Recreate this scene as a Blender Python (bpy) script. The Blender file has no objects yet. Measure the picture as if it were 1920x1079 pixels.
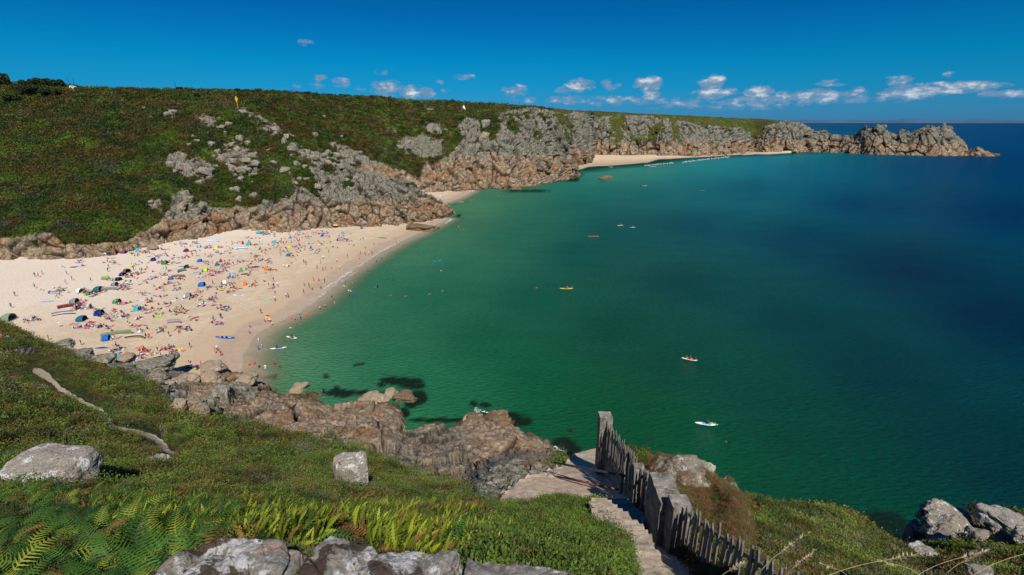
import bpy, bmesh, math, random, time
import numpy as np
from mathutils import Vector, Matrix
T0 = time.time()
R = math.radians
random.seed(7)
rng = np.random.default_rng(11)
scene = bpy.context.scene
COL = scene.collection

# ------------------------------------------------------------------ camera
W_REF, H_REF, FPX, CAM_H = 1920.0, 1079.0, 900.0, 50.0
HORIZON_Y = 229.0
PITCH = math.atan((H_REF / 2 - HORIZON_Y) / FPX)
CP, SP = math.cos(PITCH), math.sin(PITCH)
cam_data = bpy.data.cameras.new('camera')
cam_data.sensor_width = 36.0
cam_data.lens = 36.0 * FPX / W_REF
cam_data.clip_start = 0.1
cam_data.clip_end = 120000.0
cam = bpy.data.objects.new('camera', cam_data)
COL.objects.link(cam)
cam.location = (0, 0, CAM_H)
cam.rotation_euler = (math.pi / 2 - PITCH, 0, 0)
scene.camera = cam

# ------------------------------------------------------------------ view
scene.view_settings.view_transform = 'Standard'
scene.view_settings.look = 'None'
scene.view_settings.gamma = 1.0
scene.view_settings.use_curve_mapping = False
scene.view_settings.exposure = 0.0

# ------------------------------------------------------------------ sun and sky
SUN_EL, SUN_AZ = R(50), R(163)          # azimuth clockwise from +Y: the sun stands behind the camera, a little right
sun_dir = Vector((math.sin(SUN_AZ) * math.cos(SUN_EL), math.cos(SUN_AZ) * math.cos(SUN_EL), math.sin(SUN_EL)))
sd = bpy.data.lights.new('sun', 'SUN')
sd.energy = 5.0
sd.angle = R(0.53)
sd.color = (1.0, 0.95, 0.87)
sun = bpy.data.objects.new('sun', sd)
COL.objects.link(sun)
sun.rotation_euler = sun_dir.to_track_quat('Z', 'Y').to_euler()
sun.location = (0, -50, 150)


class NT:
    """small node-tree helper"""
    def __init__(self, tree):
        self.t = tree
        self.n = tree.nodes
        self.l = tree.links

    def node(self, typ, **kw):
        nd = self.n.new(typ)
        for k, v in kw.items():
            setattr(nd, k, v)
        return nd

    def put(self, sock, v):
        if v is None:
            return
        if isinstance(v, bpy.types.NodeSocket):
            self.l.new(v, sock)
        elif isinstance(v, (tuple, list)) and len(v) == 3 and sock.type == 'RGBA':
            sock.default_value = (*v, 1)
        else:
            sock.default_value = v

    def math(self, op, a, b=None, c=None, clamp=False):
        nd = self.node('ShaderNodeMath', operation=op)
        nd.use_clamp = clamp
        self.put(nd.inputs[0], a)
        self.put(nd.inputs[1], b)
        if c is not None:
            self.put(nd.inputs[2], c)
        return nd.outputs[0]

    def ramp(self, v, a, b, smooth=True, lo=0.0, hi=1.0):
        nd = self.node('ShaderNodeMapRange')
        nd.interpolation_type = 'SMOOTHSTEP' if smooth else 'LINEAR'
        self.put(nd.inputs['Value'], v)
        self.put(nd.inputs['From Min'], a)
        self.put(nd.inputs['From Max'], b)
        self.put(nd.inputs['To Min'], lo)
        self.put(nd.inputs['To Max'], hi)
        return nd.outputs['Result']

    def mix(self, f, a, b, blend='MIX'):
        nd = self.node('ShaderNodeMix', data_type='RGBA', blend_type=blend)
        self.put(nd.inputs[0], f)
        self.put(nd.inputs[6], a)
        self.put(nd.inputs[7], b)
        return nd.outputs[2]

    def noise(self, vec, scale, detail=4, rough=0.55, dist=0.0, out=0):
        nd = self.node('ShaderNodeTexNoise')
        self.put(nd.inputs['Vector'], vec)
        nd.inputs['Scale'].default_value = scale
        nd.inputs['Detail'].default_value = detail
        nd.inputs['Roughness'].default_value = rough
        nd.inputs['Distortion'].default_value = dist
        return nd.outputs[out]

    def vor(self, vec, scale, feature='F1', out='Distance', rand=1.0):
        nd = self.node('ShaderNodeTexVoronoi', feature=feature)
        self.put(nd.inputs['Vector'], vec)
        nd.inputs['Scale'].default_value = scale
        nd.inputs['Randomness'].default_value = rand
        return nd.outputs[out]

    def scale(self, vec, s, loc=(0, 0, 0)):
        nd = self.node('ShaderNodeMapping')
        self.put(nd.inputs['Vector'], vec)
        nd.inputs['Scale'].default_value = s
        nd.inputs['Location'].default_value = loc
        return nd.outputs[0]

    def attr(self, name, out='Fac'):
        nd = self.node('ShaderNodeAttribute')
        nd.attribute_name = name
        return nd.outputs[out]

    def bump(self, h, strength, dist, normal=None):
        nd = self.node('ShaderNodeBump')
        self.put(nd.inputs['Strength'], strength)
        nd.inputs['Distance'].default_value = dist
        self.put(nd.inputs['Height'], h)
        if normal is not None:
            self.put(nd.inputs['Normal'], normal)
        return nd.outputs[0]


def pixray(px, py):
    v = (py - H_REF / 2) / FPX
    h = (px - W_REF / 2) / FPX
    return h, CP - v * SP, SP + v * CP          # x, forward, down


# world: Nishita sky, deepened as a polarised lens sees it, with a bank of fair-weather clouds low over the sea
world = bpy.data.worlds.new('World')
scene.world = world
world.use_nodes = True
wn = NT(world.node_tree)
wn.n.clear()
wout = wn.node('ShaderNodeOutputWorld')
wbg = wn.node('ShaderNodeBackground')
wn.l.new(wbg.outputs[0], wout.inputs[0])
wbg.inputs['Strength'].default_value = 0.10
world.cycles.sampling_method = 'MANUAL'
world.cycles.sample_map_resolution = 256
sky = wn.node('ShaderNodeTexSky')
sky.sky_type = 'NISHITA'
sky.sun_disc = False
sky.sun_elevation = SUN_EL
sky.sun_rotation = SUN_AZ
sky.altitude = 60
sky.air_density = 1.0
sky.dust_density = 0.3
sky.ozone_density = 3.0
tc = wn.node('ShaderNodeTexCoord').outputs['Generated']
sepw = wn.node('ShaderNodeSeparateXYZ')
wn.l.new(tc, sepw.inputs[0])
wx, wy, wz = sepw.outputs
SKY_TINT_LO = (0.20, 0.42, 0.58)
SKY_TINT_HI = (0.004, 0.42, 0.92)
cr_ = wn.node('ShaderNodeValToRGB')
wn.l.new(wn.ramp(wz, 0.0, 0.4, smooth=False), cr_.inputs[0])
cr_.color_ramp.elements[0].position = 0.0
cr_.color_ramp.elements[0].color = (0.075, 0.335, 0.86, 1)
cr_.color_ramp.elements[1].position = 1.0
cr_.color_ramp.elements[1].color = (0.010, 0.25, 0.58, 1)
for q_, c_ in ((0.045, (0.061, 0.343, 0.80, 1)), (0.15, (0.018, 0.385, 0.745, 1)), (0.257, (0.004, 0.400, 0.697, 1)), (0.475, (0.003, 0.295, 0.62, 1))):
    e_ = cr_.color_ramp.elements.new(q_)
    e_.color = c_
tint = cr_.outputs[0]
skycol = wn.mix(1.0, sky.outputs[0], tint, 'MULTIPLY')
# direction as azimuth / elevation (degrees)
az = wn.math('MULTIPLY', wn.math('ARCTAN2', wx, wy), 180 / math.pi)
el = wn.math('MULTIPLY', wn.math('ARCSINE', wz), 180 / math.pi)


def azel(px, py):
    h, f, d = pixray(px, py)
    return math.degrees(math.atan2(h, f)), math.degrees(math.atan2(-d, math.hypot(h, f)))


cvec = wn.node('ShaderNodeCombineXYZ')
wn.l.new(az, cvec.inputs[0])
wn.l.new(wn.math('MULTIPLY', el, 2.0), cvec.inputs[1])
cv = cvec.outputs[0]
n1 = wn.noise(cv, 0.75, 8, 0.62)
n2 = wn.noise(cv, 0.33, 5, 0.55)
# (px, py, half width px, half height px, weight)
CLOUDS = [(725, 166, 24, 13, 1.0), (780, 174, 27, 11, .95), (700, 160, 8, 5, .5), (740, 158, 9, 6, .55), (1087, 160, 24, 11, 1.0), (1062, 170, 18, 6, .7),
          (1145, 160, 17, 10, .62), (1216, 158, 24, 13, 1.1), (1218, 180, 18, 10, .9), (1335, 154, 22, 13, 1.1),
          (1343, 176, 36, 11, 1.1), (1422, 173, 24, 12, 1.0), (1560, 156, 27, 7, .72), (1610, 170, 11, 6, .9),
          (1685, 151, 26, 11, .85), (1770, 165, 95, 13, 1.1), (1700, 178, 60, 10, .85), (1900, 176, 60, 10, .8), (1780, 140, 12, 6, .7),
          (965, 170, 22, 10, .8), (640, 156, 16, 8, .7), (597, 160, 14, 6, .55), (598, 145, 12, 5, .5),
          (573, 80, 11, 6, .50), (714, 136, 10, 7, .42), (870, 144, 18, 5, .55), (822, 155, 8, 4, .5), (836, 170, 8, 4, .5), (553, 162, 9, 4, .5), (675, 165, 12, 4, .5),
          (1030, 188, 60, 6, .62), (1100, 188, 75, 8, .70), (1180, 191, 70, 9, .66), (1260, 194, 80, 10, .62), (1400, 193, 95, 14, .74), (1530, 182, 85, 15, .78), (1640, 188, 60, 8, .60)]
dens = None
for (cx, cy, hw, hh, wgt) in CLOUDS:
    a0, e0 = azel(cx, cy)
    a1, e1 = azel(cx + hw, cy - hh)
    sa, se = abs(a1 - a0) * 1.5, abs(e1 - e0) * 1.45
    u = wn.math('MULTIPLY', wn.math('SUBTRACT', az, a0), 1 / sa)
    v = wn.math('MULTIPLY', wn.math('SUBTRACT', el, e0), 1 / se)
    r2 = wn.math('MULTIPLY_ADD', u, u, wn.math('MULTIPLY', v, v))
    g = wn.math('MULTIPLY', wn.math('SUBTRACT', 1.0, r2, clamp=True), wgt)
    dens = g if dens is None else wn.math('MAXIMUM', dens, g)
nn = wn.math('ADD', wn.math('MULTIPLY', wn.math('SUBTRACT', n1, 0.5), 3.6), wn.math('MULTIPLY', wn.math('SUBTRACT', n2, 0.5), 1.2))
# the bank goes on round the horizon outside the frame
band = wn.math('MULTIPLY', wn.ramp(el, 0.6, 2.2), wn.ramp(el, 5.5, 2.8))
outside = wn.ramp(wn.math('ABSOLUTE', az), 47, 60)
dens = wn.math('MAXIMUM', dens, wn.math('MULTIPLY', wn.math('MULTIPLY', band, outside), 0.55))
d0 = wn.math('ADD', dens, wn.math('MULTIPLY', nn, wn.ramp(dens, 0.0, 0.25)))
calpha = wn.ramp(d0, 0.10, 0.80)
# lit tops: brightness from noise and from thickness
lit = wn.ramp(wn.math('ADD', wn.math('MULTIPLY', d0, 0.75), wn.math('MULTIPLY', wn.math('SUBTRACT', wn.noise(wn.scale(cv, (1, 1, 1), (0.12, -0.5, 0)), 0.8, 7, 0.6), 0.5), 2.2)), 0.45, 1.45)
ccol = wn.mix(lit, (1.6, 2.9, 4.6), (6.9, 7.4, 7.9))
lowmix = wn.ramp(el, 0.9, 3.2)
calpha = wn.math('MULTIPLY', calpha, wn.math('MULTIPLY_ADD', lowmix, 0.22, 0.75))
final = wn.mix(calpha, skycol, ccol)
wn.l.new(final, wbg.inputs['Color'])


# ------------------------------------------------------------------ placing by direction and distance
def P_z(px, py, z=0.0):
    h, f, d = pixray(px, py)
    t = (CAM_H - z) / d
    return h * t, f * t, z


def P_Y(px, py, Y):
    h, f, d = pixray(px, py)
    t = Y / f
    return h * t, Y, CAM_H - d * t


def project(X, Y, Z):
    dz = CAM_H - Z
    zc = Y * CP + dz * SP
    yc = dz * CP - Y * SP
    return W_REF / 2 + FPX * X / zc, H_REF / 2 + FPX * yc / zc, zc


# ------------------------------------------------------------------ numpy noise
def _hash(ix, iy, iz, seed):
    h = (ix.astype(np.uint32) * np.uint32(374761393)) ^ (iy.astype(np.uint32) * np.uint32(668265263)) ^ (iz.astype(np.uint32) * np.uint32(2147483647 - 58)) ^ np.uint32(seed * 144665 + 1013)
    h = (h ^ (h >> np.uint32(13))) * np.uint32(1274126177)
    h = (h ^ (h >> np.uint32(16))) * np.uint32(2246822519)
    h = h ^ (h >> np.uint32(15))
    return h.astype(np.float32) / np.float32(4294967295.0)


def vnoise(p, seed=0):
    """value noise 0..1, p (N,3)"""
    i = np.floor(p).astype(np.int64)
    f = (p - i).astype(np.float32)
    f = f * f * (3 - 2 * f)
    out = 0
    for dx in (0, 1):
        wx_ = f[:, 0] if dx else 1 - f[:, 0]
        for dy in (0, 1):
            wy_ = f[:, 1] if dy else 1 - f[:, 1]
            for dz in (0, 1):
                wz_ = f[:, 2] if dz else 1 - f[:, 2]
                out = out + wx_ * wy_ * wz_ * _hash(i[:, 0] + dx, i[:, 1] + dy, i[:, 2] + dz, seed)
    return out


def fbm(p, octaves=4, seed=0, gain=0.5, lac=2.03):
    s, a, tot = 0, 1.0, 0
    for k in range(octaves):
        s = s + a * (vnoise(p * lac ** k + 17.3 * k, seed + k) - 0.5)
        tot += a
        a *= gain
    return s / tot * 2      # about -1..1


def worley(p, seed=0):
    """F1, F2 and a random value of the nearest cell"""
    i = np.floor(p).astype(np.int64)
    n = len(p)
    f1 = np.full(n, 9.0, np.float32)
    f2 = np.full(n, 9.0, np.float32)
    cid = np.zeros(n, np.float32)
    gr = np.zeros((n, 3), np.float32)
    for dx in (-1, 0, 1):
        for dy in (-1, 0, 1):
            for dz in (-1, 0, 1):
                cx, cy, cz = i[:, 0] + dx, i[:, 1] + dy, i[:, 2] + dz
                rx = _hash(cx, cy, cz, seed)
                ry = _hash(cx, cy, cz, seed + 31)
                rz = _hash(cx, cy, cz, seed + 57)
                ddx = (p[:, 0] - cx - rx).astype(np.float32)
                ddy = (p[:, 1] - cy - ry).astype(np.float32)
                ddz = (p[:, 2] - cz - rz).astype(np.float32)
                d = np.sqrt(ddx * ddx + ddy * ddy + ddz * ddz)
                near = d < f1
                f2 = np.where(near, f1, np.minimum(f2, d))
                cid = np.where(near, (rx * 7.31 + ry * 3.7 + rz * 5.1) % 1.0, cid)
                gr = np.where(near[:, None], np.stack([ddx, ddy, ddz], 1), gr)
                f1 = np.where(near, d, f1)
    return f1, f2, cid, gr


def sstep(x, a, b):
    t = np.clip((x - a) / (b - a), 0, 1)
    return t * t * (3 - 2 * t)


def poly_sdist(px, py, poly):
    """signed distance (positive inside) to a closed polygon"""
    P = np.array(poly, float)
    Q = np.roll(P, -1, axis=0)
    best = np.full(px.shape, 1e18)
    inside = np.zeros(px.shape, bool)
    for (x0, y0), (x1, y1) in zip(P, Q):
        dx, dy = x1 - x0, y1 - y0
        t = np.clip(((px - x0) * dx + (py - y0) * dy) / (dx * dx + dy * dy + 1e-9), 0, 1)
        d = (px - x0 - t * dx) ** 2 + (py - y0 - t * dy) ** 2
        best = np.minimum(best, d)
        c = ((y0 > py) != (y1 > py)) & (px < (x1 - x0) * (py - y0) / (y1 - y0 + 1e-12) + x0)
        inside ^= c
    best = np.sqrt(best)
    return np.where(inside, best, -best)


def line_dist(px, py, pts):
    best = np.full(np.shape(px), 1e18)
    for (x0, y0), (x1, y1) in zip(pts[:-1], pts[1:]):
        dx, dy = x1 - x0, y1 - y0
        t = np.clip(((px - x0) * dx + (py - y0) * dy) / (dx * dx + dy * dy + 1e-9), 0, 1)
        best = np.minimum(best, (px - x0 - t * dx) ** 2 + (py - y0 - t * dy) ** 2)
    return np.sqrt(best)


# ------------------------------------------------------------------ mesh helpers
def new_obj(name, mesh, mat=None, parent=None, kind=None):
    o = bpy.data.objects.new(name, mesh)
    COL.objects.link(o)
    if mat is not None:
        mesh.materials.append(mat)
    if parent is not None:
        o.parent = parent
    if kind:
        o['kind'] = kind
    return o


def tag(o, label=None, cat=None, group=None, kind=None):
    if label:
        o['label'] = label
    if cat:
        o['category'] = cat
    if group:
        o['group'] = group
    if kind:
        o['kind'] = kind
    return o


def grid_mesh(name, V, nu, nv, attrs=None, smooth=True, cols=None, closed_u=False):
    """V (nu*nv,3) with index i*nv+j"""
    me = bpy.data.meshes.new(name)
    me.vertices.add(len(V))
    me.vertices.foreach_set('co', V.astype(np.float32).ravel())
    ii = np.arange(nu if closed_u else nu - 1)
    a, j = np.meshgrid(ii, np.arange(nv - 1), indexing='ij')
    b = (a + 1) % nu
    q = np.stack([a * nv + j, b * nv + j, b * nv + j + 1, a * nv + j + 1], -1).reshape(-1, 4)
    me.loops.add(q.size)
    me.loops.foreach_set('vertex_index', q.astype(np.int32).ravel())
    me.polygons.add(len(q))
    me.polygons.foreach_set('loop_start', (np.arange(len(q)) * 4).astype(np.int32))
    me.polygons.foreach_set('loop_total', np.full(len(q), 4, np.int32))
    me.polygons.foreach_set('use_smooth', np.full(len(q), smooth))
    me.update(calc_edges=True)
    for k, v in (attrs or {}).items():
        at = me.attributes.new(k, 'FLOAT', 'POINT')
        at.data.foreach_set('value', v.astype(np.float32))
    for k, v in (cols or {}).items():
        at = me.attributes.new(k, 'FLOAT_COLOR', 'POINT')
        c = np.ones((len(V), 4), np.float32)
        c[:, :3] = v
        at.data.foreach_set('color', c.ravel())
    return me


def grid_normals(V, nu, nv):
    G = V.reshape(nu, nv, 3)
    du = np.gradient(G, axis=0)
    dv = np.gradient(G, axis=1)
    n = np.cross(du, dv)
    n /= np.linalg.norm(n, axis=2, keepdims=True) + 1e-9
    n[n[:, :, 2] < 0] *= -1
    return n.reshape(-1, 3)


def lerp_rows(rows, nu, counts, px0, px1, smooth_iter=0):
    """rows: list of lists of (px, mode, a, Y) ; mode 'p' -> a is the picture row, 'z' -> a is the height (Y may be None with mode 'g': z given, picture row given)"""
    pxs = np.linspace(px0, px1, nu)
    RY, RZ = [], []
    for row in rows:
        xs, ys, zs = [], [], []
        for (px, mode, a, b) in row:
            if mode == 'p':            # a = py, b = Y
                _, Y, z = P_Y(px, a, b)
            elif mode == 'g':          # a = py, b = z
                _, Y, z = P_z(px, a, b)
            else:                      # 'z': a = z, b = Y
                Y, z = b, a
            xs.append(px); ys.append(Y); zs.append(z)
        RY.append(np.interp(pxs, xs, ys))
        RZ.append(np.interp(pxs, xs, zs))
    RY = np.array(RY); RZ = np.array(RZ)
    cols_y, cols_z, pv = [], [], []
    for k in range(len(rows) - 1):
        n = counts[k]
        t = np.linspace(0, 1, n, endpoint=(k == len(rows) - 2))
        cols_y.append(RY[k][:, None] * (1 - t) + RY[k + 1][:, None] * t)
        cols_z.append(RZ[k][:, None] * (1 - t) + RZ[k + 1][:, None] * t)
        pv.append(k + t)
    Y = np.concatenate(cols_y, 1)
    Z = np.concatenate(cols_z, 1)
    pv = np.concatenate(pv)
    for _ in range(smooth_iter):
        Y[:, 1:-1] = (Y[:, :-2] + 2 * Y[:, 1:-1] + Y[:, 2:]) / 4
        Z[:, 1:-1] = (Z[:, :-2] + 2 * Z[:, 1:-1] + Z[:, 2:]) / 4
    PX = np.repeat(pxs[:, None], Y.shape[1], 1)
    zc = Y * CP + (CAM_H - Z) * SP
    X = (PX - W_REF / 2) / FPX * zc
    V = np.stack([X, Y, Z], -1).reshape(-1, 3)
    PY = H_REF / 2 + FPX * (((CAM_H - Z) * CP - Y * SP) / zc)
    return V, PX.ravel(), PY.ravel(), np.tile(pv, nu), nu, Y.shape[1]


# ------------------------------------------------------------------ materials
def pmat(name, rough=0.9, spec=0.25):
    m = bpy.data.materials.new(name)
    m.use_nodes = True
    nt = NT(m.node_tree)
    b = m.node_tree.nodes['Principled BSDF']
    b.inputs['Roughness'].default_value = rough
    b.inputs['Specular IOR Level'].default_value = spec
    return m, nt, b


def flat_mat(name, col, rough=0.8, spec=0.25, var=0.12, scale=6.0, metallic=0.0):
    m, nt, b = pmat(name, rough, spec)
    tcn = nt.node('ShaderNodeTexCoord').outputs['Object']
    n = nt.noise(tcn, scale, 3)
    c = nt.mix(nt.ramp(n, 0.3, 0.7), tuple(x * (1 - var) for x in col), tuple(min(1, x * (1 + var)) for x in col))
    nt.put(b.inputs['Base Color'], c)
    b.inputs['Metallic'].default_value = metallic
    return m


def veg_color(nt, pos, s=1.0, red=1.0):
    """patchy heath: green, dark gorse, rusty bracken, grey-purple heather"""
    big = nt.noise(pos, 0.022 * s, 4, 0.6)
    mid = nt.noise(nt.scale(pos, (1, 1, 1), (40, 9, 3)), 0.07 * s, 5, 0.65)
    fin = nt.noise(pos, 0.9 * s, 6, 0.75)
    fin2 = nt.noise(nt.scale(pos, (1, 1, 1), (7, 3, 9)), 0.33 * s, 6, 0.7)
    c = nt.mix(nt.ramp(fin, 0.38, 0.62), (0.010, 0.024, 0.003), (0.078, 0.112, 0.013))
    c = nt.mix(nt.math('MULTIPLY', nt.ramp(big, 0.47, 0.58), 0.75), c, nt.mix(nt.ramp(fin, 0.4, 0.62), (0.010, 0.024, 0.006), (0.044, 0.074, 0.014)))
    brown = nt.mix(nt.ramp(fin, 0.40, 0.62), (0.038, 0.032, 0.008), (0.150, 0.098, 0.024))
    c = nt.mix(nt.math('MULTIPLY', nt.ramp(nt.math('ADD', nt.math('MULTIPLY', mid, 0.65), nt.math('MULTIPLY', fin2, 0.35)), 0.47, 0.535), 0.85 * red), c, brown)
    bright = nt.mix(nt.ramp(fin, 0.42, 0.6), (0.040, 0.075, 0.008), (0.140, 0.190, 0.022))
    c = nt.mix(nt.math('MULTIPLY', nt.ramp(nt.noise(nt.scale(pos, (1, 1, 1), (90, 20, 0)), 0.06 * s, 5, 0.65), 0.545, 0.61), 0.85), c, bright)
    grey = nt.mix(nt.ramp(fin, 0.4, 0.62), (0.035, 0.037, 0.028), (0.095, 0.092, 0.075))
    c = nt.mix(nt.math('MULTIPLY', nt.ramp(nt.noise(nt.scale(pos, (1, 1, 1), (11, 66, 0)), 0.08 * s, 6, 0.7), 0.56, 0.63), 0.6), c, grey)
    return c, fin, fin2


def rock_color(nt, pos, tan, s=1.0, vert=0.3):
    """lichened granite; tan: 0..1 how much of the warm bare stone shows"""
    n = nt.noise(pos, 0.35 * s, 7, 0.68)
    n2 = nt.noise(nt.scale(pos, (1, 1, min(1, vert * 1.5)), (5, 5, 5)), 1.4 * s, 7, 0.7)
    n3 = nt.noise(nt.scale(pos, (1, 1, 1), (50, 5, 5)), 0.09 * s, 4, 0.6)
    grey = nt.mix(nt.ramp(n2, 0.32, 0.68), (0.115, 0.105, 0.078), (0.42, 0.39, 0.305))
    tn = nt.mix(nt.ramp(n, 0.32, 0.68), (0.25, 0.175, 0.110), (0.55, 0.415, 0.285))
    org = nt.mix(nt.ramp(n2, 0.3, 0.7), (0.27, 0.135, 0.055), (0.47, 0.27, 0.125))
    tn = nt.mix(nt.math('MULTIPLY', nt.ramp(n3, 0.50, 0.62), 0.8), tn, org)
    t = nt.ramp(nt.math('ADD', tan, nt.math('MULTIPLY', nt.math('SUBTRACT', n, 0.5), 1.3)), 0.25, 0.75)
    c = nt.mix(t, grey, tn)
    dark = nt.ramp(nt.noise(nt.scale(pos, (1, 1, vert), (3, 8, 1)), 0.8 * s, 6, 0.7), 0.56, 0.70)
    c = nt.mix(nt.math('MULTIPLY', dark, 0.6), c, (0.06, 0.05, 0.04))
    return c, n, n2


def terrain_mat(name, s=1.0, rockbump=0.5, vegbump=0.6, red=1.0, wet_z=1.2, vert=0.3):
    m, nt, b = pmat(name, 0.92, 0.12)
    pos = nt.node('ShaderNodeNewGeometry').outputs['Position']
    rock = nt.attr('rock')
    tan = nt.attr('tan')
    crev = nt.attr('crev')
    dirt = nt.attr('dirt')
    vc, fin, fin2 = veg_color(nt, pos, s, red)
    rc, rn, rn2 = rock_color(nt, pos, tan, s, vert)
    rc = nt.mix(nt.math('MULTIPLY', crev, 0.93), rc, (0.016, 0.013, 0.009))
    sepn = nt.node('ShaderNodeSeparateXYZ')
    nt.l.new(pos, sepn.inputs[0])
    # weed and barnacle band above the waterline
    wet = nt.ramp(nt.math('ADD', sepn.outputs[2], nt.math('MULTIPLY', nt.math('SUBTRACT', rn, 0.5), 3.0)), wet_z, wet_z * 0.35)
    rc = nt.mix(nt.math('MULTIPLY', wet, 0.8), rc, (0.085, 0.055, 0.022))
    edge = nt.math('ADD', rock, nt.math('MULTIPLY', nt.math('SUBTRACT', fin, 0.5), 0.9))
    rm = nt.ramp(edge, 0.42, 0.58)
    dc = nt.mix(nt.ramp(rn2, 0.3, 0.7), (0.45, 0.33, 0.225), (0.70, 0.55, 0.40))
    c = nt.mix(rm, vc, rc)
    dm = nt.ramp(nt.math('ADD', dirt, nt.math('MULTIPLY', nt.math('SUBTRACT', fin2, 0.5), 0.8)), 0.42, 0.6)
    c = nt.mix(dm, c, dc)
    nt.put(b.inputs['Base Color'], c)
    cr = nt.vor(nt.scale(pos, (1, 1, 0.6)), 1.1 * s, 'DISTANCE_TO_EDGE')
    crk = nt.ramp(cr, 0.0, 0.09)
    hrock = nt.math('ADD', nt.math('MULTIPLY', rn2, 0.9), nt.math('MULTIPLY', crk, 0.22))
    hveg = nt.math('ADD', fin, nt.math('MULTIPLY', fin2, 0.6))
    hh = nt.mix(rm, nt.math('MULTIPLY', hveg, vegbump), nt.math('MULTIPLY', hrock, rockbump))
    hh = nt.math('MULTIPLY', hh, nt.math('MULTIPLY_ADD', dm, -0.85, 1.0))
    nt.put(b.inputs['Normal'], nt.bump(hh, 0.9, 1.0 / s))
    return m

# ------------------------------------------------------------------ the shore: waterline and beach plane
WL_PX = [(455, 700), (450, 690), (452, 672), (462, 650), (478, 628), (505, 610), (560, 585), (600, 556), (640, 520), (670, 500), (705, 477), (745, 455), (775, 442), (800, 430), (840, 410)]
WL = [P_z(a, b, 0)[:2] for a, b in WL_PX]
WL = [(WL[0][0] + 3, 62.0)] + WL + [(-50, 276), (-52, 302), P_z(845, 378, 0)[:2], P_z(870, 367, 0)[:2], P_z(888, 357, 0)[:2], (-30, 400), (10, 470)]
WLX = np.array([w[0] for w in WL]); WLY = np.array([w[1] for w in WL])
SLOPE = 0.036


def shore_x(Y):
    return np.interp(Y, WLY, WLX)


def sand_z(X, Y):
    d = shore_x(Y) - X
    return np.where(d > 0, SLOPE * d, 0.055 * d)


def on_sand(px, py):
    z = 2.0
    for _ in range(8):
        X, Y, _z = P_z(px, py, z)
        z = 0.5 * z + 0.5 * float(sand_z(np.array(X), np.array(Y)))
    X, Y, _z = P_z(px, py, z)
    return X, Y, float(sand_z(np.array(X), np.array(Y)))


# ------------------------------------------------------------------ rock displacement
def rock_disp(V, N, amp, size, seed=0, aniso=(1, 1, 0.55), octs=3, crev_w=0.10, tilt=None):
    """blocky, jointed granite: returns displacement along N and a crevice mask"""
    p = V * np.array(aniso)
    p = p + 0.18 * size * np.stack([fbm(V / size * 0.8, 2, 90 + seed), fbm(V / size * 0.8 + 31, 2, 95 + seed), fbm(V / size * .8 + 77, 2, 99 + seed)], 1)
    disp = np.zeros(len(V), np.float32)
    crev = np.zeros(len(V), np.float32)
    a, s = 1.0, size
    for k in range(octs):
        f1, f2, cid, gr = worley(p / s, seed + 13 * k)
        edge = 1 - sstep(f2 - f1, 0.0, crev_w * (1 + 0.5 * k))
        rv = np.stack([np.cos(cid * 37.0), np.sin(cid * 51.0), np.cos(cid * 91.0)], 1)
        facet = (gr * rv).sum(1)
        disp += a * ((cid - 0.5) * 0.95 + facet * 0.85 + (0.45 - f1) * 0.22 - edge * 0.70)
        crev = np.maximum(crev, edge * (1.0, 0.75, 0.5, 0.4)[k])
        a *= 0.46
        s *= 0.42
    return disp * amp, crev


def finish_land(name, V, nu, nv, rock, tan, dirt, mat, rock_amp, rock_size, veg_amp, veg_size, seed=0, dist_fade=None, octs=3, aniso=(1, 1, 0.55), big=0.0):
    N = grid_normals(V, nu, nv)
    rd, crev = rock_disp(V, N, 1.0, rock_size, seed, aniso, octs)
    if big:
        q_ = V * np.array([1, 1, 0.12])
        rd = rd + big * (1 - 2 * np.abs(fbm(q_ / (rock_size * 3.2), 3, seed + 700, 0.5)) - 0.5) * 1.6
    amp = np.asarray(rock_amp)
    vd = fbm(V / veg_size, 4, 200 + seed, 0.6)
    vd2 = np.abs(fbm(V / (veg_size * 2.7), 3, 230 + seed, 0.5))
    rk = np.clip(rock, 0, 1)
    disp = rd * amp * rk + (vd * 0.7 + vd2 * 0.9) * veg_amp * (1 - rk) * (1 - np.clip(dirt, 0, 1))
    if dist_fade is not None:
        disp = disp * dist_fade
    V2 = V + N * disp[:, None]
    me = grid_mesh(name, V2, nu, nv, attrs=dict(rock=rock, tan=tan, crev=crev * rk, dirt=dirt))
    o = new_obj(name, me, mat, kind='structure')
    return o, V2


def stations_to_rows(stations):
    """(px, (base_py, base_z) or ('z', z, Y), [(py, dY)...], [('z', z, dY)|('p', py, dY) ...]) -> rows"""
    n = 1 + len(stations[0][2]) + len(stations[0][3])
    rows = [[] for _ in range(n + 1)]
    for px, base, mids, backs in stations:
        if base[0] == 'z':
            z0, Y0 = base[1], base[2]
        else:
            _, Y0, z0 = P_z(px, base[0], base[1])
        rows[0].append((px, 'z', z0 - 5, Y0 - 1.0))
        rows[1].append((px, 'z', z0 - 0.3, Y0))
        for k, (py, dY) in enumerate(mids):
            rows[2 + k].append((px, 'p', py, Y0 + dY))
        for k, (mode, a, dY) in enumerate(backs):
            rows[2 + len(mids) + k].append((px, mode, a, Y0 + dY))
    return rows


M_land = terrain_mat('heath_and_granite', 1.0, 0.55, 0.7)

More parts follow.
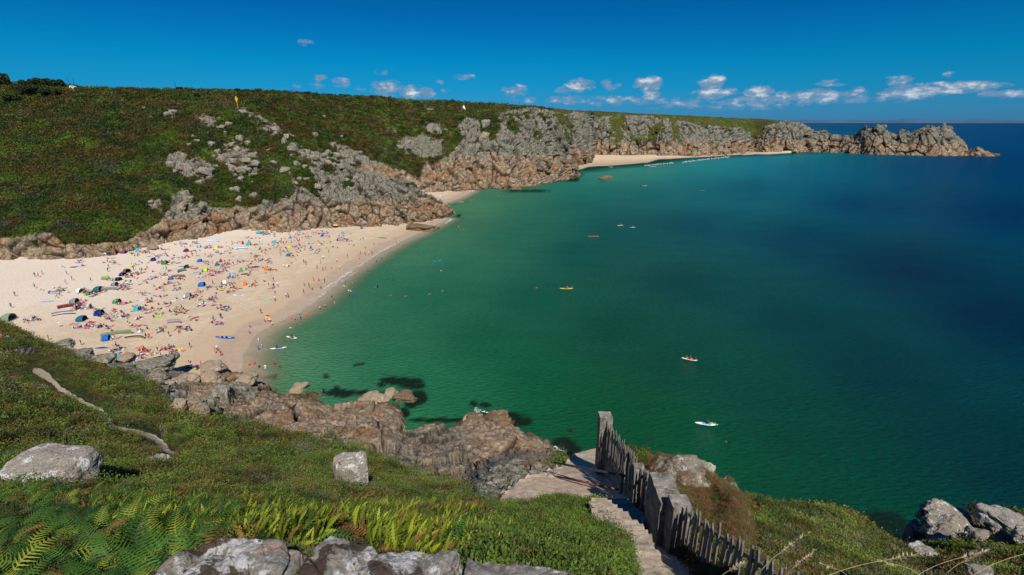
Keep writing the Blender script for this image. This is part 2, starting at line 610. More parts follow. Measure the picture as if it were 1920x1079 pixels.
# ---- near hillside with its long rocky spur (the beach lies at its foot)
A = [(-200, (490, 5.0), [(450, 6), (330, 50), (215, 115)], [('p', 165, 150), ('z', 40, 420)]),
     (0, (487, 4.3), [(447, 6), (320, 55), (205, 110)], [('p', 158, 140), ('z', 40, 420)]),
     (30, (486, 4.3), [(446, 6), (320, 55), (205, 110)], [('p', 157, 140), ('z', 40, 420)]),
     (60, (486, 4.3), [(445, 6), (320, 55), (207, 110)], [('p', 154, 140), ('z', 40, 420)]),
     (100, (485, 4.2), [(441, 6), (320, 55), (210, 110)], [('p', 153, 140), ('z', 40, 420)]),
     (135, (484, 4.1), [(452, 5), (320, 52), (210, 108)], [('p', 164, 140), ('z', 40, 420)]),
     (200, (477, 3.9), [(452, 5), (320, 55), (212, 108)], [('p', 166, 140), ('z', 40, 420)]),
     (250, (467, 3.6), [(446, 5), (320, 55), (215, 105)], [('p', 167, 140), ('z', 40, 420)]),
     (300, (460, 3.3), [(425, 8), (320, 50), (215, 95)], [('p', 168, 145), ('z', 40, 420)]),
     (345, (452, 3.0), [(412, 9), (318, 46), (213, 92)], [('p', 168, 150), ('z', 40, 420)]),
     (400, (443, 2.8), [(403, 10), (318, 42), (212, 88)], [('p', 170, 155), ('z', 40, 420)]),
     (440, (437, 2.5), [(398, 10), (312, 40), (213, 84)], [('p', 176, 135), ('z', 38, 300)]),
     (470, (434, 2.4), [(395, 10), (310, 38), (214, 80)], [('z', 50, 120), ('z', 20, 250)]),
     (505, (434, 2.2), [(395, 10), (318, 34), (228, 72)], [('z', 44, 112), ('z', 20, 240)]),
     (540, (436, 2.0), [(395, 9), (330, 30), (250, 62)], [('z', 38, 100), ('z', 15, 220)]),
     (600, (429, 1.8), [(392, 8), (340, 25), (283, 48)], [('z', 28, 80), ('z', 8, 160)]),
     (650, (426, 1.5), [(390, 7), (350, 20), (303, 40)], [('z', 22, 70), ('z', 2, 140)]),
     (700, (424, 1.2), [(392, 6), (360, 16), (322, 32)], [('z', 16, 60), ('z', 0, 110)]),
     (760, (421, .8), [(396, 5), (370, 12), (340, 24)], [('z', 10, 42), ('z', -2, 80)]),
     (800, (416, .3), [(398, 4), (380, 9), (362, 18)], [('z', 5, 32), ('z', -3, 55)]),
     (830, (411, 0), [(402, 3), (392, 6), (381, 11)], [('z', 0, 22), ('z', -4, 35)]),
     (857, (404, -0.5), [(403, 1), (402.5, 2), (402, 3)], [('z', -3, 8), ('z', -5, 15)])]
V, PX, PY, PV, nu, nv = lerp_rows(stations_to_rows(A), 620, [3, 60, 105, 115, 60, 10], -200, 857, 2)
polyA = [(862, 440), (330, 475), (-250, 520), (-250, 448), (0, 447), (100, 440), (125, 455), (200, 458), (245, 448), (262, 440), (300, 420), (318, 395), (325, 368), (342, 357), (356, 376), (372, 392),
         (430, 388), (470, 392), (505, 372), (540, 366), (560, 345), (575, 318), (560, 296), (600, 286), (640, 296), (700, 314), (760, 332), (862, 396)]
d = poly_sdist(PX, PY, polyA)
nz = fbm(V / 9.0, 4, 5, 0.6)
nz2 = fbm(V / 3.2, 3, 8, 0.6)
rock = sstep(d / 14 + nz * 0.7 + 0.15, -0.5, 0.6)
# boulder fields up the slope
fields = [([(312, 292), (335, 290), (402, 306), (398, 334), (362, 330), (318, 318)], 1.25), ([(365, 212), (405, 222), (428, 234), (425, 248), (390, 238), (362, 224)], .9),
          ([(420, 270), (455, 275), (492, 300), (492, 332), (440, 330), (402, 300)], .95), ([(455, 206), (482, 208), (555, 245), (560, 268), (500, 250), (470, 235)], .85),
          ([(545, 265), (610, 290), (640, 320), (620, 340), (575, 330), (540, 300)], .9), ([(330, 250), (420, 245), (500, 260), (540, 300), (540, 345), (470, 345), (400, 345)], .36),
          ([(300, 205), (335, 206), (330, 224), (300, 220)], .7), ([(500, 330), (560, 320), (600, 350), (560, 380), (500, 370)], .5), ([(410, 330), (470, 345), (500, 380), (430, 385), (395, 360)], .35), ([(276, 376), (298, 378), (300, 396), (280, 396)], .7)]
for poly, w in fields:
    df = poly_sdist(PX, PY, poly)
    rock = np.maximum(rock, w * sstep(df / 10 + nz2 * 1.6 + 0.1, -0.35, 0.55))
# green ledges and gullies inside the spur
for poly, w in [([(540, 300), (575, 310), (600, 345), (590, 365), (560, 350)], .8), ([(480, 318), (530, 322), (560, 360), (520, 385), (480, 360)], .8), ([(650, 330), (668, 345), (660, 362), (645, 350)], .7)]:
    df = poly_sdist(PX, PY, poly)
    rock = rock * (1 - w * sstep(df / 8 + nz2 * 1.3, -0.3, 0.5))
rock = rock - 0.75 * sstep(nz * 0.7 + nz2 * 0.5 + sstep(V[:, 2], 14, 32) * 0.30, 0.30, 0.62)
rock = np.clip(rock, 0, 1)
# the terracing of low shrubs: none on dirt
tan = 1 - sstep(V[:, 2] + nz * 5, 5, 17)
tan = np.clip(tan * 0.85 + 0.1, 0, 1)
dirt = np.clip(0.75 * sstep(-np.abs(poly_sdist(PX, PY, [(300, 205), (620, 280), (560, 372), (330, 372)])) * 0 + poly_sdist(PX, PY, [(300, 205), (480, 205), (620, 280), (560, 372), (330, 372)]) / 25 + nz2 * 1.3, 0.5, 1.1) * (rock < 0.4), 0, 1) * 0.55
ampA = 1.9 * sstep(V[:, 2] * 0 + rock, 0.2, 0.8)
hillA, VA = finish_land('hillside', V, nu, nv, rock, tan, dirt, M_land, ampA, 5.5, 0.9, 5.0, 3, octs=4, big=0.6)
PXA, PYA, rockA = PX, PY, rock

# ---- plateau, valley side and the second promontory
B = [(380, ('z', 20, 300), [(236, 12), (213, 32), (192, 52)], [('p', 169, 78), ('z', 45, 320)]),
     (470, ('z', 20, 290), [(236, 30), (212, 50), (190, 75)], [('p', 171, 108), ('z', 45, 320)]),
     (485, ('z', 20, 290), [(240, 30), (214, 52), (191, 78)], [('p', 169, 112), ('z', 45, 320)]),
     (540, ('z', 15, 290), [(270, 35), (235, 60), (200, 100)], [('p', 173, 140), ('z', 45, 350)]),
     (570, ('z', 13, 292), [(285, 35), (243, 62), (203, 105)], [('p', 174, 150), ('z', 45, 350)]),
     (600, ('z', 10, 300), [(300, 34), (250, 62), (205, 110)], [('p', 177, 155), ('z', 45, 350)]),
     (700, ('z', 0, 320), [(342, 25), (275, 58), (215, 112)], [('p', 181, 160), ('z', 45, 380)]),
     (780, ('z', 0, 345), [(350, 18), (300, 42), (225, 105)], [('p', 187, 165), ('z', 45, 380)]),
     (820, ('z', 1, 358), [(338, 8), (295, 30), (225, 90)], [('p', 189, 168), ('z', 45, 380)]),
     (850, (357, 1.8), [(330, 10), (285, 28), (222, 88)], [('p', 191, 170), ('z', 45, 380)]),
     (900, (357, 0), [(328, 10), (272, 30), (220, 80)], [('p', 194, 186), ('z', 45, 400)]),
     (960, (356, 0), [(325, 12), (266, 32), (218, 62)], [('p', 198, 186), ('z', 45, 400)]),
     (1000, (350, 0), [(318, 12), (262, 30), (213, 52)], [('p', 201, 170), ('z', 45, 400)]),
     (1035, (344, 0), [(315, 9), (262, 24), (222, 40)], [('p', 205, 150), ('z', 40, 400)]),
     (1050, (341, 0), [(315, 8), (272, 20), (236, 30)], [('z', 38, 90), ('z', 20, 300)]),
     (1064, (338, 0), [(318, 6), (295, 11), (266, 16)], [('z', 12, 60), ('z', -5, 120)]),
     (1078, (335, 0), [(322, 4), (310, 7), (300, 10)], [('z', 2, 30), ('z', -5, 60)]),
     (1093, (332, -0.5), [(331, 1), (330.5, 2), (330, 3)], [('z', -3, 8), ('z', -6, 20)])]
V, PX, PY, PV, nu, nv = lerp_rows(stations_to_rows(B), 480, [3, 50, 75, 75, 50, 10], 380, 1093, 2)
polyB = [(782, 365), (786, 318), (800, 300), (840, 296), (868, 262), (856, 236), (872, 220), (896, 222), (905, 250), (925, 262), (938, 240), (932, 216), (955, 206), (1000, 205), (1046, 208), (1062, 236), (1100, 340), (900, 365)]
d = poly_sdist(PX, PY, polyB)
nz = fbm(V / 13.0, 4, 25, 0.6)
nz2 = fbm(V / 5.0, 3, 28, 0.6)
rock = sstep(d / 10 + nz * 0.8 + 0.1, -0.5, 0.6)
for poly, w in [([(740, 262), (790, 248), (832, 262), (838, 296), (800, 300), (760, 286)], .55), ([(798, 228), (826, 230), (828, 252), (800, 250)], .95), ([(650, 255), (690, 260), (740, 262), (745, 300), (690, 290)], .35),
                ([(620, 268), (660, 275), (700, 300), (790, 330), (785, 350), (700, 330), (640, 300)], .9), ([(790, 200), (812, 203), (812, 214), (792, 212)], .6), ([(795, 352), (800, 340), (840, 338), (890, 350), (890, 360), (800, 360)], 1.0), ([(640, 232), (700, 236), (700, 246), (640, 244)], .4)]:
    df = poly_sdist(PX, PY, poly)
    rock = np.maximum(rock, w * sstep(df / 8 + nz2 * 1.6 + 0.1, -0.35, 0.55))
rock = rock - 0.8 * sstep(nz * 0.7 + nz2 * 0.5 + sstep(V[:, 2], 18, 45) * 0.38, 0.42, 0.70)
rock = np.clip(rock, 0, 1)
tan = np.clip(1 - sstep(V[:, 2] + nz * 10, 12, 32), 0, 1)
hillB, VB = finish_land('cliff_top', V, nu, nv, rock, tan, rock * 0, M_land, 3.0 * sstep(rock, .2, .8), 9.0, 1.0, 8.0, 5, octs=4, aniso=(1, 1, 0.5), big=0.8)
PXB, PYB, rockB = PX, PY, rock

# ---- far cliffs, the neck and the craggy headland
SKY = [(1440, 224), (1471, 227.7), (1492, 233), (1512, 238), (1525, 244), (1546, 246), (1552, 250), (1570, 256), (1596, 255), (1601, 254), (1611, 242), (1624, 231.6), (1637, 237), (1645, 234), (1660, 239), (1668, 244.5), (1681, 248.5), (1686, 242),
       (1697, 238), (1705, 242), (1708, 247), (1718, 242), (1731, 237), (1746, 237), (1756, 239.5), (1765, 233), (1767, 231.5), (1772, 231.8), (1774, 238), (1780, 239.5), (1786, 247), (1789, 255), (1795, 254), (1803, 262), (1811, 273), (1813, 287),
       (1817, 288), (1822, 281), (1833, 277), (1845, 283), (1860, 287), (1873, 292)]
BAS = [(1440, 286), (1490, 287), (1530, 286), (1560, 287), (1600, 289), (1640, 291), (1700, 292.5), (1760, 294), (1812, 293.5), (1830, 295), (1873, 293.5)]
C = [(1000, ('z', 0, 520), [(300, 20), (240, 40), (213, 70)], [('p', 203, 120), ('z', 40, 400)]),
     (1060, ('z', 0, 530), [(280, 20), (235, 40), (216, 70)], [('p', 206, 120), ('z', 40, 400)]),
     (1076, (314, 0), [(285, 12), (235, 30), (214, 55)], [('p', 207, 105), ('z', 40, 400)]),
     (1090, (312, 0), [(285, 12), (235, 30), (212, 55)], [('p', 208, 105), ('z', 40, 400)]),
     (1108, (308, -.3), [(290, 14), (240, 40), (212, 70)], [('p', 209, 120), ('z', 40, 400)]),
     (1114, (290, 3), [(270, 6), (235, 20), (213, 40)], [('p', 209, 90), ('z', 40, 400)]),
     (1200, (291, 3), [(262, 10), (232, 24), (216, 40)], [('p', 213, 90), ('z', 40, 400)]),
     (1225, (292, 2), [(262, 10), (232, 24), (217, 40)], [('p', 214, 90), ('z', 40, 400)]),
     (1238, (294, 1), [(264, 12), (235, 26), (218, 42)], [('p', 215, 90), ('z', 40, 400)]),
     (1262, (292, 2), [(264, 10), (235, 24), (219, 42)], [('p', 216, 90), ('z', 40, 400)]),
     (1300, (291, 2.5), [(264, 10), (234, 24), (222, 45)], [('p', 218, 90), ('z', 40, 400)]),
     (1350, (290, 2), [(262, 10), (238, 22), (226, 45)], [('p', 220, 90), ('z', 40, 400)]),
     (1380, (289, 2), [(264, 10), (242, 22), (230, 45)], [('p', 222, 90), ('z', 40, 400)]),
     (1412, (284, 2), [(270, 8), (250, 18), (236, 42)], [('p', 223, 90), ('z', 40, 400)]),
     (1440, (285, 2), [(268, 8), (246, 18), (232, 34)], [('p', 224, 70), ('z', 35, 300)])]
for (px, sky_y) in SKY[1:]:
    b_y = float(np.interp(px, [b[0] for b in BAS], [b[1] for b in BAS]))
    w = min(1.0, max(0.0, (px - 1470) / 60.0))
    hgt = b_y - sky_y
    C.append((px, (b_y, 0), [(b_y - hgt * .35, 7), (b_y - hgt * .62, 14), (b_y - hgt * .85, 21)], [('p', sky_y, 28 + 25 * (1 - w)), ('z', 30 * (1 - w) - 5, 80 + 200 * (1 - w))]))
V, PX, PY, PV, nu, nv = lerp_rows(stations_to_rows(C), 760, [3, 34, 40, 30, 22, 10], 1000, 1873, 1)
nz = fbm(V / 16.0, 4, 45, 0.6)
nz2 = fbm(V / 6.0, 3, 48, 0.6)
polyC = [(990, 330), (990, 214), (1080, 214), (1100, 212), (1130, 218), (1200, 216), (1240, 222), (1275, 228), (1330, 234), (1390, 240), (1420, 252), (1436, 238), (1460, 231), (1475, 226), (1900, 200), (1900, 310)]
d = poly_sdist(PX, PY, polyC)
rock = sstep(d / 8 + nz * 0.8 + 0.1, -0.5, 0.6)
for poly, w in [([(1135, 213), (1178, 214), (1176, 268), (1150, 274), (1138, 250)], .6), ([(1250, 216), (1275, 220), (1278, 262), (1262, 268), (1255, 240)], .6), ([(1030, 210), (1060, 212), (1080, 262), (1060, 270)], .8), ([(1385, 232), (1420, 228), (1440, 240), (1430, 262), (1400, 255)], .85),
                ([(1180, 252), (1250, 250), (1250, 270), (1180, 268)], .65), ([(1325, 250), (1345, 250), (1345, 268), (1325, 268)], .6)]:
    df = poly_sdist(PX, PY, poly)
    rock = rock * (1 - w * sstep(df / 12 + nz2 * 1.5 + nz * .6, -0.1, 0.7))
rock = rock - 0.8 * sstep(nz * 0.7 + nz2 * 0.5 + sstep(V[:, 2], 18, 45) * 0.30 - 0.35 * sstep(PX, 1450, 1560), 0.36, 0.64)
rock = np.clip(rock, 0, 1)
tan = np.clip(1 - sstep(V[:, 2] + nz * 12, 10, 30), 0, 1)
hillC, VC = finish_land('headland', V, nu, nv, rock, tan, rock * 0, M_land, 4.2 * sstep(rock, .2, .8) * (1 - 0.35 * sstep(PX, 1520, 1600)), 13.0, 1.6, 11.0, 7, octs=4, aniso=(1, 1, 0.34), big=1.0)
print('far land', time.time() - T0)

# ------------------------------------------------------------------ near cliff: shore rocks, heath slope, path platform
# rows: foot, waterline, rock middle, edge of the green, and three bands up to the camera, ground under the camera, ground behind
E = [
 (-260, (520, 6), (535, 7), (575, 12), (690, 21), (800, 34), (930, 43.4), (1090, 46.3)),
 (-100, (560, 5), (572, 6), (592, 11), (700, 21), (820, 35), (930, 43.4), (1090, 46.3)),
 (0, (608, 4.2), (620, 6), (628, 9), (724, 22), (838, 36), (930, 43.5), (1090, 46.5)),
 (60, (632, 3.9), (640, 7), (654, 10), (740, 22), (842, 36), (935, 43.5), (1090, 46.5)),
 (100, (645, 3.7), (652, 7), (670, 10), (748, 22), (850, 36), (935, 43.5), (1090, 46.6)),
 (200, (676, 3.2), (672, 7.0), (694, 11), (772, 23), (868, 36.5), (950, 43.8), (1090, 46.8)),
 (260, (692, 2.8), (688, 6.5), (712, 12), (785, 24), (875, 36.5), (955, 44), (1090, 47)),
 (300, (697, 2.5), (700, 8), (735, 14), (800, 24), (880, 36.5), (960, 44), (1090, 47)),
 (345, (702, 2.2), (715, 8), (765, 15), (820, 25), (885, 36.5), (960, 44), (1090, 47.2)),
 (400, (700, 1.7), (725, 8), (785, 15), (835, 26), (892, 37), (965, 44.3), (1090, 47.3)),
 (440, (698, .7), (730, 7), (795, 15), (845, 27), (898, 37.5), (968, 44.4), (1090, 47.4)),
 (470, (704, 0), (735, 6.5), (802, 15), (852, 27), (900, 38), (970, 44.5), (1090, 47.5)),
 (500, (714, 0), (742, 6), (808, 15), (858, 27), (905, 38), (972, 44.6), (1090, 47.5)),
 (530, (728, 0), (752, 6), (813, 15), (860, 27), (908, 38), (974, 44.6), (1090, 47.5)),
 (565, (727, 0), (757, 6), (820, 15), (865, 27), (910, 38), (975, 44.6), (1090, 47.5)),
 (600, (740, 0), (768, 5.5), (830, 15), (868, 27), (914, 38), (976, 44.6), (1090, 47.5)),
 (625, (748, 0), (775, 5.5), (836, 15), (870, 26), (915, 38), (976, 44.6), (1090, 47.5)),
 (650, (744, 0), (775, 5.5), (845, 16), (875, 26), (920, 38), (978, 44.5), (1090, 47.4)),
 (700, (742, 0), (778, 5.5), (860, 18), (888, 28), (927, 38), (980, 44.4), (1090, 47.3)),
 (728, (738, 0), (782, 4.5), (868, 19), (892, 29), (930, 38.5), (981, 44.4), (1090, 47.3)),
 (748, (752, 0), (792, 3.5), (874, 20), (898, 29), (932, 39), (982, 44.4), (1090, 47.3)),
 (755, (803, 0), (820, 3.5), (878, 20), (900, 29.5), (933, 39), (982, 44.4), (1090, 47.3)),
 (775, (801, 0), (822, 4), (884, 21), (905, 30), (935, 39.5), (983, 44.4), (1090, 47.3)),
 (790, (794, 0), (820, 5), (888, 21.5), (908, 30.5), (935, 39.8), (983, 44.4), (1090, 47.3)),
 (830, (790, 0), (820, 6), (898, 23), (912, 32), (938, 40), (985, 44.4), (1090, 47.3)),
 (868, (777, 0), (815, 6.5), (905, 25), (918, 34), (940, 40.5), (990, 44.3), (1090, 47.2)),
 (900, (774, 0), (812, 7), (878, 17), (892, 37), (935, 41), (995, 44.3), (1090, 47.1)),
 (940, (777, 0), (815, 8), (862, 14), (870, 36.8), (938, 39.5), (1000, 43.6), (1090, 47)),
 (970, (793, 0), (822, 7), (854, 12), (860, 36.6), (936, 39.3), (1000, 43.4), (1090, 46.8)),
 (1000, (812, 0), (832, 5), (848, 9), (856, 36.6), (935, 39.2), (1000, 43.3), (1090, 46.6)),
 (1025, (822, 0), (838, 4), (850, 7), (860, 36.8), (937, 39.2), (1000, 43.2), (1090, 46.5)),
 (1040, (838, 0), (848, 2), (858, 4), (864, 37.0), (938, 39.2), (1000, 43.1), (1090, 46.5)),
 (1060, (870, 0), (867, 15), (866, 30), (862, 37.0), (940, 39.3), (1002, 43.0), (1090, 46.4)),
 (1090, (870, 0), (860, 15), (850, 30), (846, 36.6), (945, 39.5), (1010, 42.6), (1090, 46.2)),
 (1120, (870, 0), (855, 15), (845, 30), (838, 36.4), (945, 39.6), (1010, 42.4), (1090, 46.0)),
 (1150, (880, 0), (865, 15), (855, 30), (845, 36.6), (945, 39.9), (1005, 42.2), (1090, 45.3)),
 (1178, (880, 0), (868, 15), (860, 30), (852, 37.2), (950, 40.5), (1008, 41.8), (1090, 43.6)),
 (1200, (880, 0), (870, 15), (862, 30), (858, 37.6), (955, 40.7), (1010, 41.7), (1090, 42.8)),
 (1270, (885, 0), (875, 15), (865, 30), (862, 39.0), (960, 41.0), (1025, 41.8), (1090, 42.9)),
 (1340, (920, 0), (910, 15), (900, 30), (897, 39.5), (975, 41.2), (1030, 42.0), (1090, 43.1)),
 (1380, (950, 0), (942, 15), (936, 30), (932, 41.0), (990, 41.7), (1035, 42.4), (1090, 43.8)),
 (1420, (980, 0), (975, 15), (968, 30), (963, 40.4), (1000, 41.3), (1040, 42.2), (1090, 43.3)),
 (1500, (980, 0), (975, 15), (968, 30), (963, 38.7), (1005, 40.6), (1045, 41.7), (1090, 42.8)),
 (1560, (985, 0), (980, 15), (972, 30), (967, 38.0), (1010, 40.0), (1050, 41.4), (1095, 42.5)),
 (1620, (1020, 0), (1014, 15), (1008, 28), (1003, 37.5), (1030, 39.2), (1060, 40.8), (1100, 42.1)),
 (1660, (1045, 0), (1040, 15), (1034, 28), (1028, 37.2), (1045, 38.6), (1070, 40.2), (1105, 41.7)),
 (1700, (1075, 0), (1068, 15), (1062, 28), (1056, 37.0), (1066, 38.4), (1082, 39.8), (1110, 41.3)),
 (1730, (1040, 0), (1035, 15), (1030, 27), (1030, 32.5), (1060, 35.8), (1086, 38.5), (1115, 41.0)),
 (1800, (1010, 0), (1006, 14), (1002, 26), (1002, 31.5), (1048, 35.2), (1082, 38.2), (1115, 40.8)),
 (1920, (1000, 0), (996, 14), (992, 26), (994, 31.5), (1045, 35.2), (1080, 38.2), (1115, 40.8)),
 (2150, (980, 0), (976, 14), (972, 26), (976, 31.5), (1040, 35.2), (1078, 38.2), (1115, 40.8))]
rowsE = [[] for _ in range(10)]
for (px, w0, r1, r2, g3, g4, g5, g6) in E:
    if px <= 1040:
        _, Y0, z0 = P_z(px, w0[0], w0[1])
        rowsE[0].append((px, 'z', z0 - 6, Y0 + 2))
        rowsE[1].append((px, 'z', z0 - 0.5, Y0))
        rowsE[2].append((px, 'g') + r1)
        rowsE[3].append((px, 'g') + r2)
    else:
        _, Ye, ze = P_z(px, *g3)
        rowsE[0].append((px, 'z', -6, Ye + 24))
        rowsE[1].append((px, 'z', 1, Ye + 21))
        rowsE[2].append((px, 'z', ze * 0.45, Ye + 12))
        rowsE[3].append((px, 'z', ze - 4, Ye + 2.5))
    rowsE[4].append((px, 'g') + g3)
    rowsE[5].append((px, 'g') + g4)
    rowsE[6].append((px, 'g') + g5)
    rowsE[7].append((px, 'g') + g6)
    rowsE[8].append((px, 'z', g6[1] + 0.5, 0.4))
    rowsE[9].append((px, 'z', g6[1] + 1.2, -3.0))
V, PX, PY, PV, nu, nv = lerp_rows(rowsE, 960, [4, 50, 75, 25, 70, 65, 65, 70, 8, 4], -260, 2150, 3)
G_E = (nu, nv)
nz = fbm(V / 4.0, 4, 65, 0.6)
nz2 = fbm(V / 1.3, 3, 68, 0.6)
S1 = [(-260, 560), (-100, 586), (0, 612), (60, 640), (110, 660), (150, 676), (200, 690), (245, 702), (290, 722), (300, 740), (312, 772), (345, 790), (420, 792), (500, 808), (560, 822), (600, 832), (640, 842), (690, 862), (740, 884), (800, 902), (850, 915), (880, 925), (905, 905), (935, 885), (965, 868),
      (1040, 862)]
green_y = np.interp(PX, [s[0] for s in S1], [s[1] for s in S1])
rock = sstep((green_y - PY) / 9 + nz * 0.8, -0.5, 0.6) * (PX < 1062)
GREEN = np.where(PX < 1040, (PY > green_y - 3) & (PV > 1.9), PV >= 3.95)
rock = np.where(PX < 300, rock * sstep(nz * 0.9 + (green_y - PY) / 14, -.1, .5), rock)
# the cliff under the platform is rock; so is the pale knobbly ledge
rock = np.maximum(rock, ((PV < 3.6) & (PX >= 1040)).astype(float))
ledge = poly_sdist(PX, PY, [(880, 905), (900, 878), (940, 866), (985, 858), (1060, 868), (1050, 890), (990, 905), (950, 918), (930, 940), (880, 945)])
rock = np.maximum(rock, (PV > 3.4) * sstep(ledge / 8 + nz2 * 0.9, -0.4, 0.5))
for poly in [[(1215, 845), (1300, 850), (1340, 890), (1300, 960), (1240, 930)]]:
    rock = np.maximum(rock, (PV > 3.4) * 0.55 * sstep(poly_sdist(PX, PY, poly) / 10 + nz2 * 1.4, 0, .8))
# small pale outcrops in the heath
for (cx, cy, rx, ry) in [(48, 657, 20, 6), (5, 665, 10, 8), (300, 868, 20, 14), (295, 885, 16, 6), (560, 868, 55, 5), (765, 903, 16, 4), (40, 770, 8, 6), (270, 737, 6, 5), (8, 640, 10, 5)]:
    rock = np.maximum(rock, GREEN * 0.9 * sstep(1.4 - np.hypot((PX - cx) / rx, (PY - cy) / ry) + nz2 * .5, 0, .6))
# dirt: winding path, ledge path, platform, stair bed
dl = np.minimum.reduce([line_dist(PX, PY, [(66, 695), (90, 707), (112, 728), (150, 752), (188, 770), (205, 790), (208, 800)]) / 1.0,
                        line_dist(PX, PY, [(208, 800), (228, 806), (262, 811), (290, 822), (305, 838), (322, 850)]),
                        line_dist(PX, PY, [(490, 868), (540, 868), (585, 874)]) + 1.5,
                        line_dist(PX, PY, [(0, 662), (40, 655)]) + 2,
                        line_dist(PX, PY, [(750, 765), (735, 745)]) + 9])
wpath = 4.6 + 3.5 * sstep(-np.hypot(PX - 80, PY - 700), -26, -5) + 3 * sstep(-np.hypot(PX - 305, PY - 838), -22, -5)
dirt = sstep(1 - dl / wpath + nz2 * 0.35, -0.1, 0.35) * GREEN
plat = poly_sdist(PX, PY, [(930, 945), (965, 905), (1020, 880), (1062, 868), (1078, 852), (1100, 836), (1160, 836), (1215, 960), (1290, 1060), (1330, 1120), (1180, 1120), (1172, 985), (1150, 948), (1080, 935), (1000, 945)])
dirt = np.maximum(dirt, (PV > 3.9) * sstep(plat / 8 + nz2 * 0.5, -0.5, 0.4))
dirt = np.clip(dirt, 0, 1)
dry = np.zeros_like(dirt)
tan = np.clip(0.70 - 0.70 * sstep(PX, 400, 270) + nz * 0.35 - sstep(ledge, -6, 6) * 1.0 * (PV > 3.4), 0, 1)
greyband = poly_sdist(PX, PY, [(700, 850), (760, 812), (800, 800), (860, 800), (900, 850), (880, 930), (740, 900)])
tan = np.clip(tan - 0.25 * sstep(greyband / 12, -.5, .5), 0, 1)
dist = np.sqrt(V[:, 0] ** 2 + V[:, 1] ** 2 + (CAM_H - V[:, 2]) ** 2)
near = sstep(dist, 9, 45)
rock_amp = (0.25 + 0.62 * near)
smooth_patch = (PV > 3.4)
rock_amp = np.where(smooth_patch, 0.18, rock_amp)
fade = np.where(dirt > 0.5, 0.25, 1.0)
vegamp = (0.16 + 0.98 * near) * (1 - 0.6 * sstep(dist, 50, 90)) * np.clip(line_dist(PX, PY, [(60, 690), (112, 728), (205, 790), (208, 800), (262, 811), (322, 850)]) / 30, .15, 1)
N = grid_normals(V, nu, nv)
rdis, crev = rock_disp(V, N, 1.0, 6.0, 11, (0.8, 0.8, 1.0), 4, crev_w=.07)
rdis = rdis + 0.5 * fbm(V / 9.0, 3, 640)
rdis2, crev2 = rock_disp(V, N, 1.0, 1.0, 17, (1, 1, 1), 2)
vd = fbm(V / 1.6, 4, 265, 0.6) + 0.8 * np.abs(fbm(V / 4.5, 3, 270))
rk = np.clip(rock, 0, 1)
disp = np.where(smooth_patch, rdis2 * 0.22, rdis * rock_amp) * rk * (1 - 0.8 * dirt) + vd * vegamp * (1 - rk) * (1 - dirt) + dirt * (fbm(V / 0.7, 4, 300) * 0.05)
VE = V + N * disp[:, None]
me = grid_mesh('near_cliff', VE, nu, nv, attrs=dict(rock=rock, tan=tan, crev=np.where(smooth_patch, crev2 * .6, crev) * rk * (1 - dirt), dirt=dirt))
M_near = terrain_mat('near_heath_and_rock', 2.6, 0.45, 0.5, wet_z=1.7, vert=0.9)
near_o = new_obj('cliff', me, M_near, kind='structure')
VE3 = VE.reshape(nu, nv, 3)
PXE, PYE, PVE = PX, PY, PV
# depth lookup of the near ground by picture position (only visible rows)
_vis = PV >= 3.9
pxe2, pye2, _zc = project(VE[:, 0], VE[:, 1], VE[:, 2])
NEARV = VE[_vis]; NEARP = np.stack([pxe2[_vis], pye2[_vis]], 1)
ALLP = np.stack([pxe2, pye2], 1)


def near_point(px, py, any_row=False):
    Q, VV = (ALLP, VE) if any_row else (NEARP, NEARV)
    k = np.argmin((Q[:, 0] - px) ** 2 + (Q[:, 1] - py) ** 2)
    return Vector(VV[k])


from mathutils.bvhtree import BVHTree
print('near land', time.time() - T0)

# ------------------------------------------------------------------ sand
xs = np.linspace(-330, 60, 330)
ys = 58 + (430 - 58) * np.linspace(0, 1, 300) ** 1.25
gx, gy = np.meshgrid(xs, ys, indexing='ij')
gz = sand_z(gx, gy)
Vs = np.stack([gx, gy, gz], -1).reshape(-1, 3)
nzs = fbm(Vs / 7.0, 3, 401)
Vs[:, 2] += (nzs * 0.07 + fbm(Vs / 1.8, 2, 402) * 0.05) * sstep(Vs[:, 2], 0.5, 1.5)
shore_d = shore_x(Vs[:, 1]) - Vs[:, 0]
me = grid_mesh('beach', Vs, 330, 300, attrs=dict(shore=shore_d))
M_sand, nt, b = pmat('sand', 0.95, 0.1)
pos = nt.node('ShaderNodeNewGeometry').outputs['Position']
sh = nt.attr('shore')
nL = nt.noise(pos, 0.05, 4, 0.6)
nM = nt.noise(nt.scale(pos, (1, 1, 1), (3, 3, 3)), 0.35, 6, 0.7)
dry_c = nt.mix(nt.ramp(nM, 0.3, 0.7), (0.53, 0.41, 0.275), (0.65, 0.52, 0.375))
pale = nt.mix(nt.ramp(nt.math('ADD', sh, nt.math('MULTIPLY', nt.math('SUBTRACT', nL, 0.5), 60)), 30, 75), dry_c, (0.715, 0.605, 0.485))
wet_c = nt.mix(nt.ramp(nM, 0.3, 0.7), (0.38, 0.285, 0.20), (0.46, 0.355, 0.255))
shn = nt.math('ADD', sh, nt.math('MULTIPLY', nt.math('SUBTRACT', nt.noise(pos, 0.12, 4, 0.6), 0.5), 7))
c = nt.mix(nt.ramp(shn, 17, 9), pale, nt.mix(nt.ramp(shn, 7.5, 5.0), (0.50, 0.375, 0.25), wet_c))
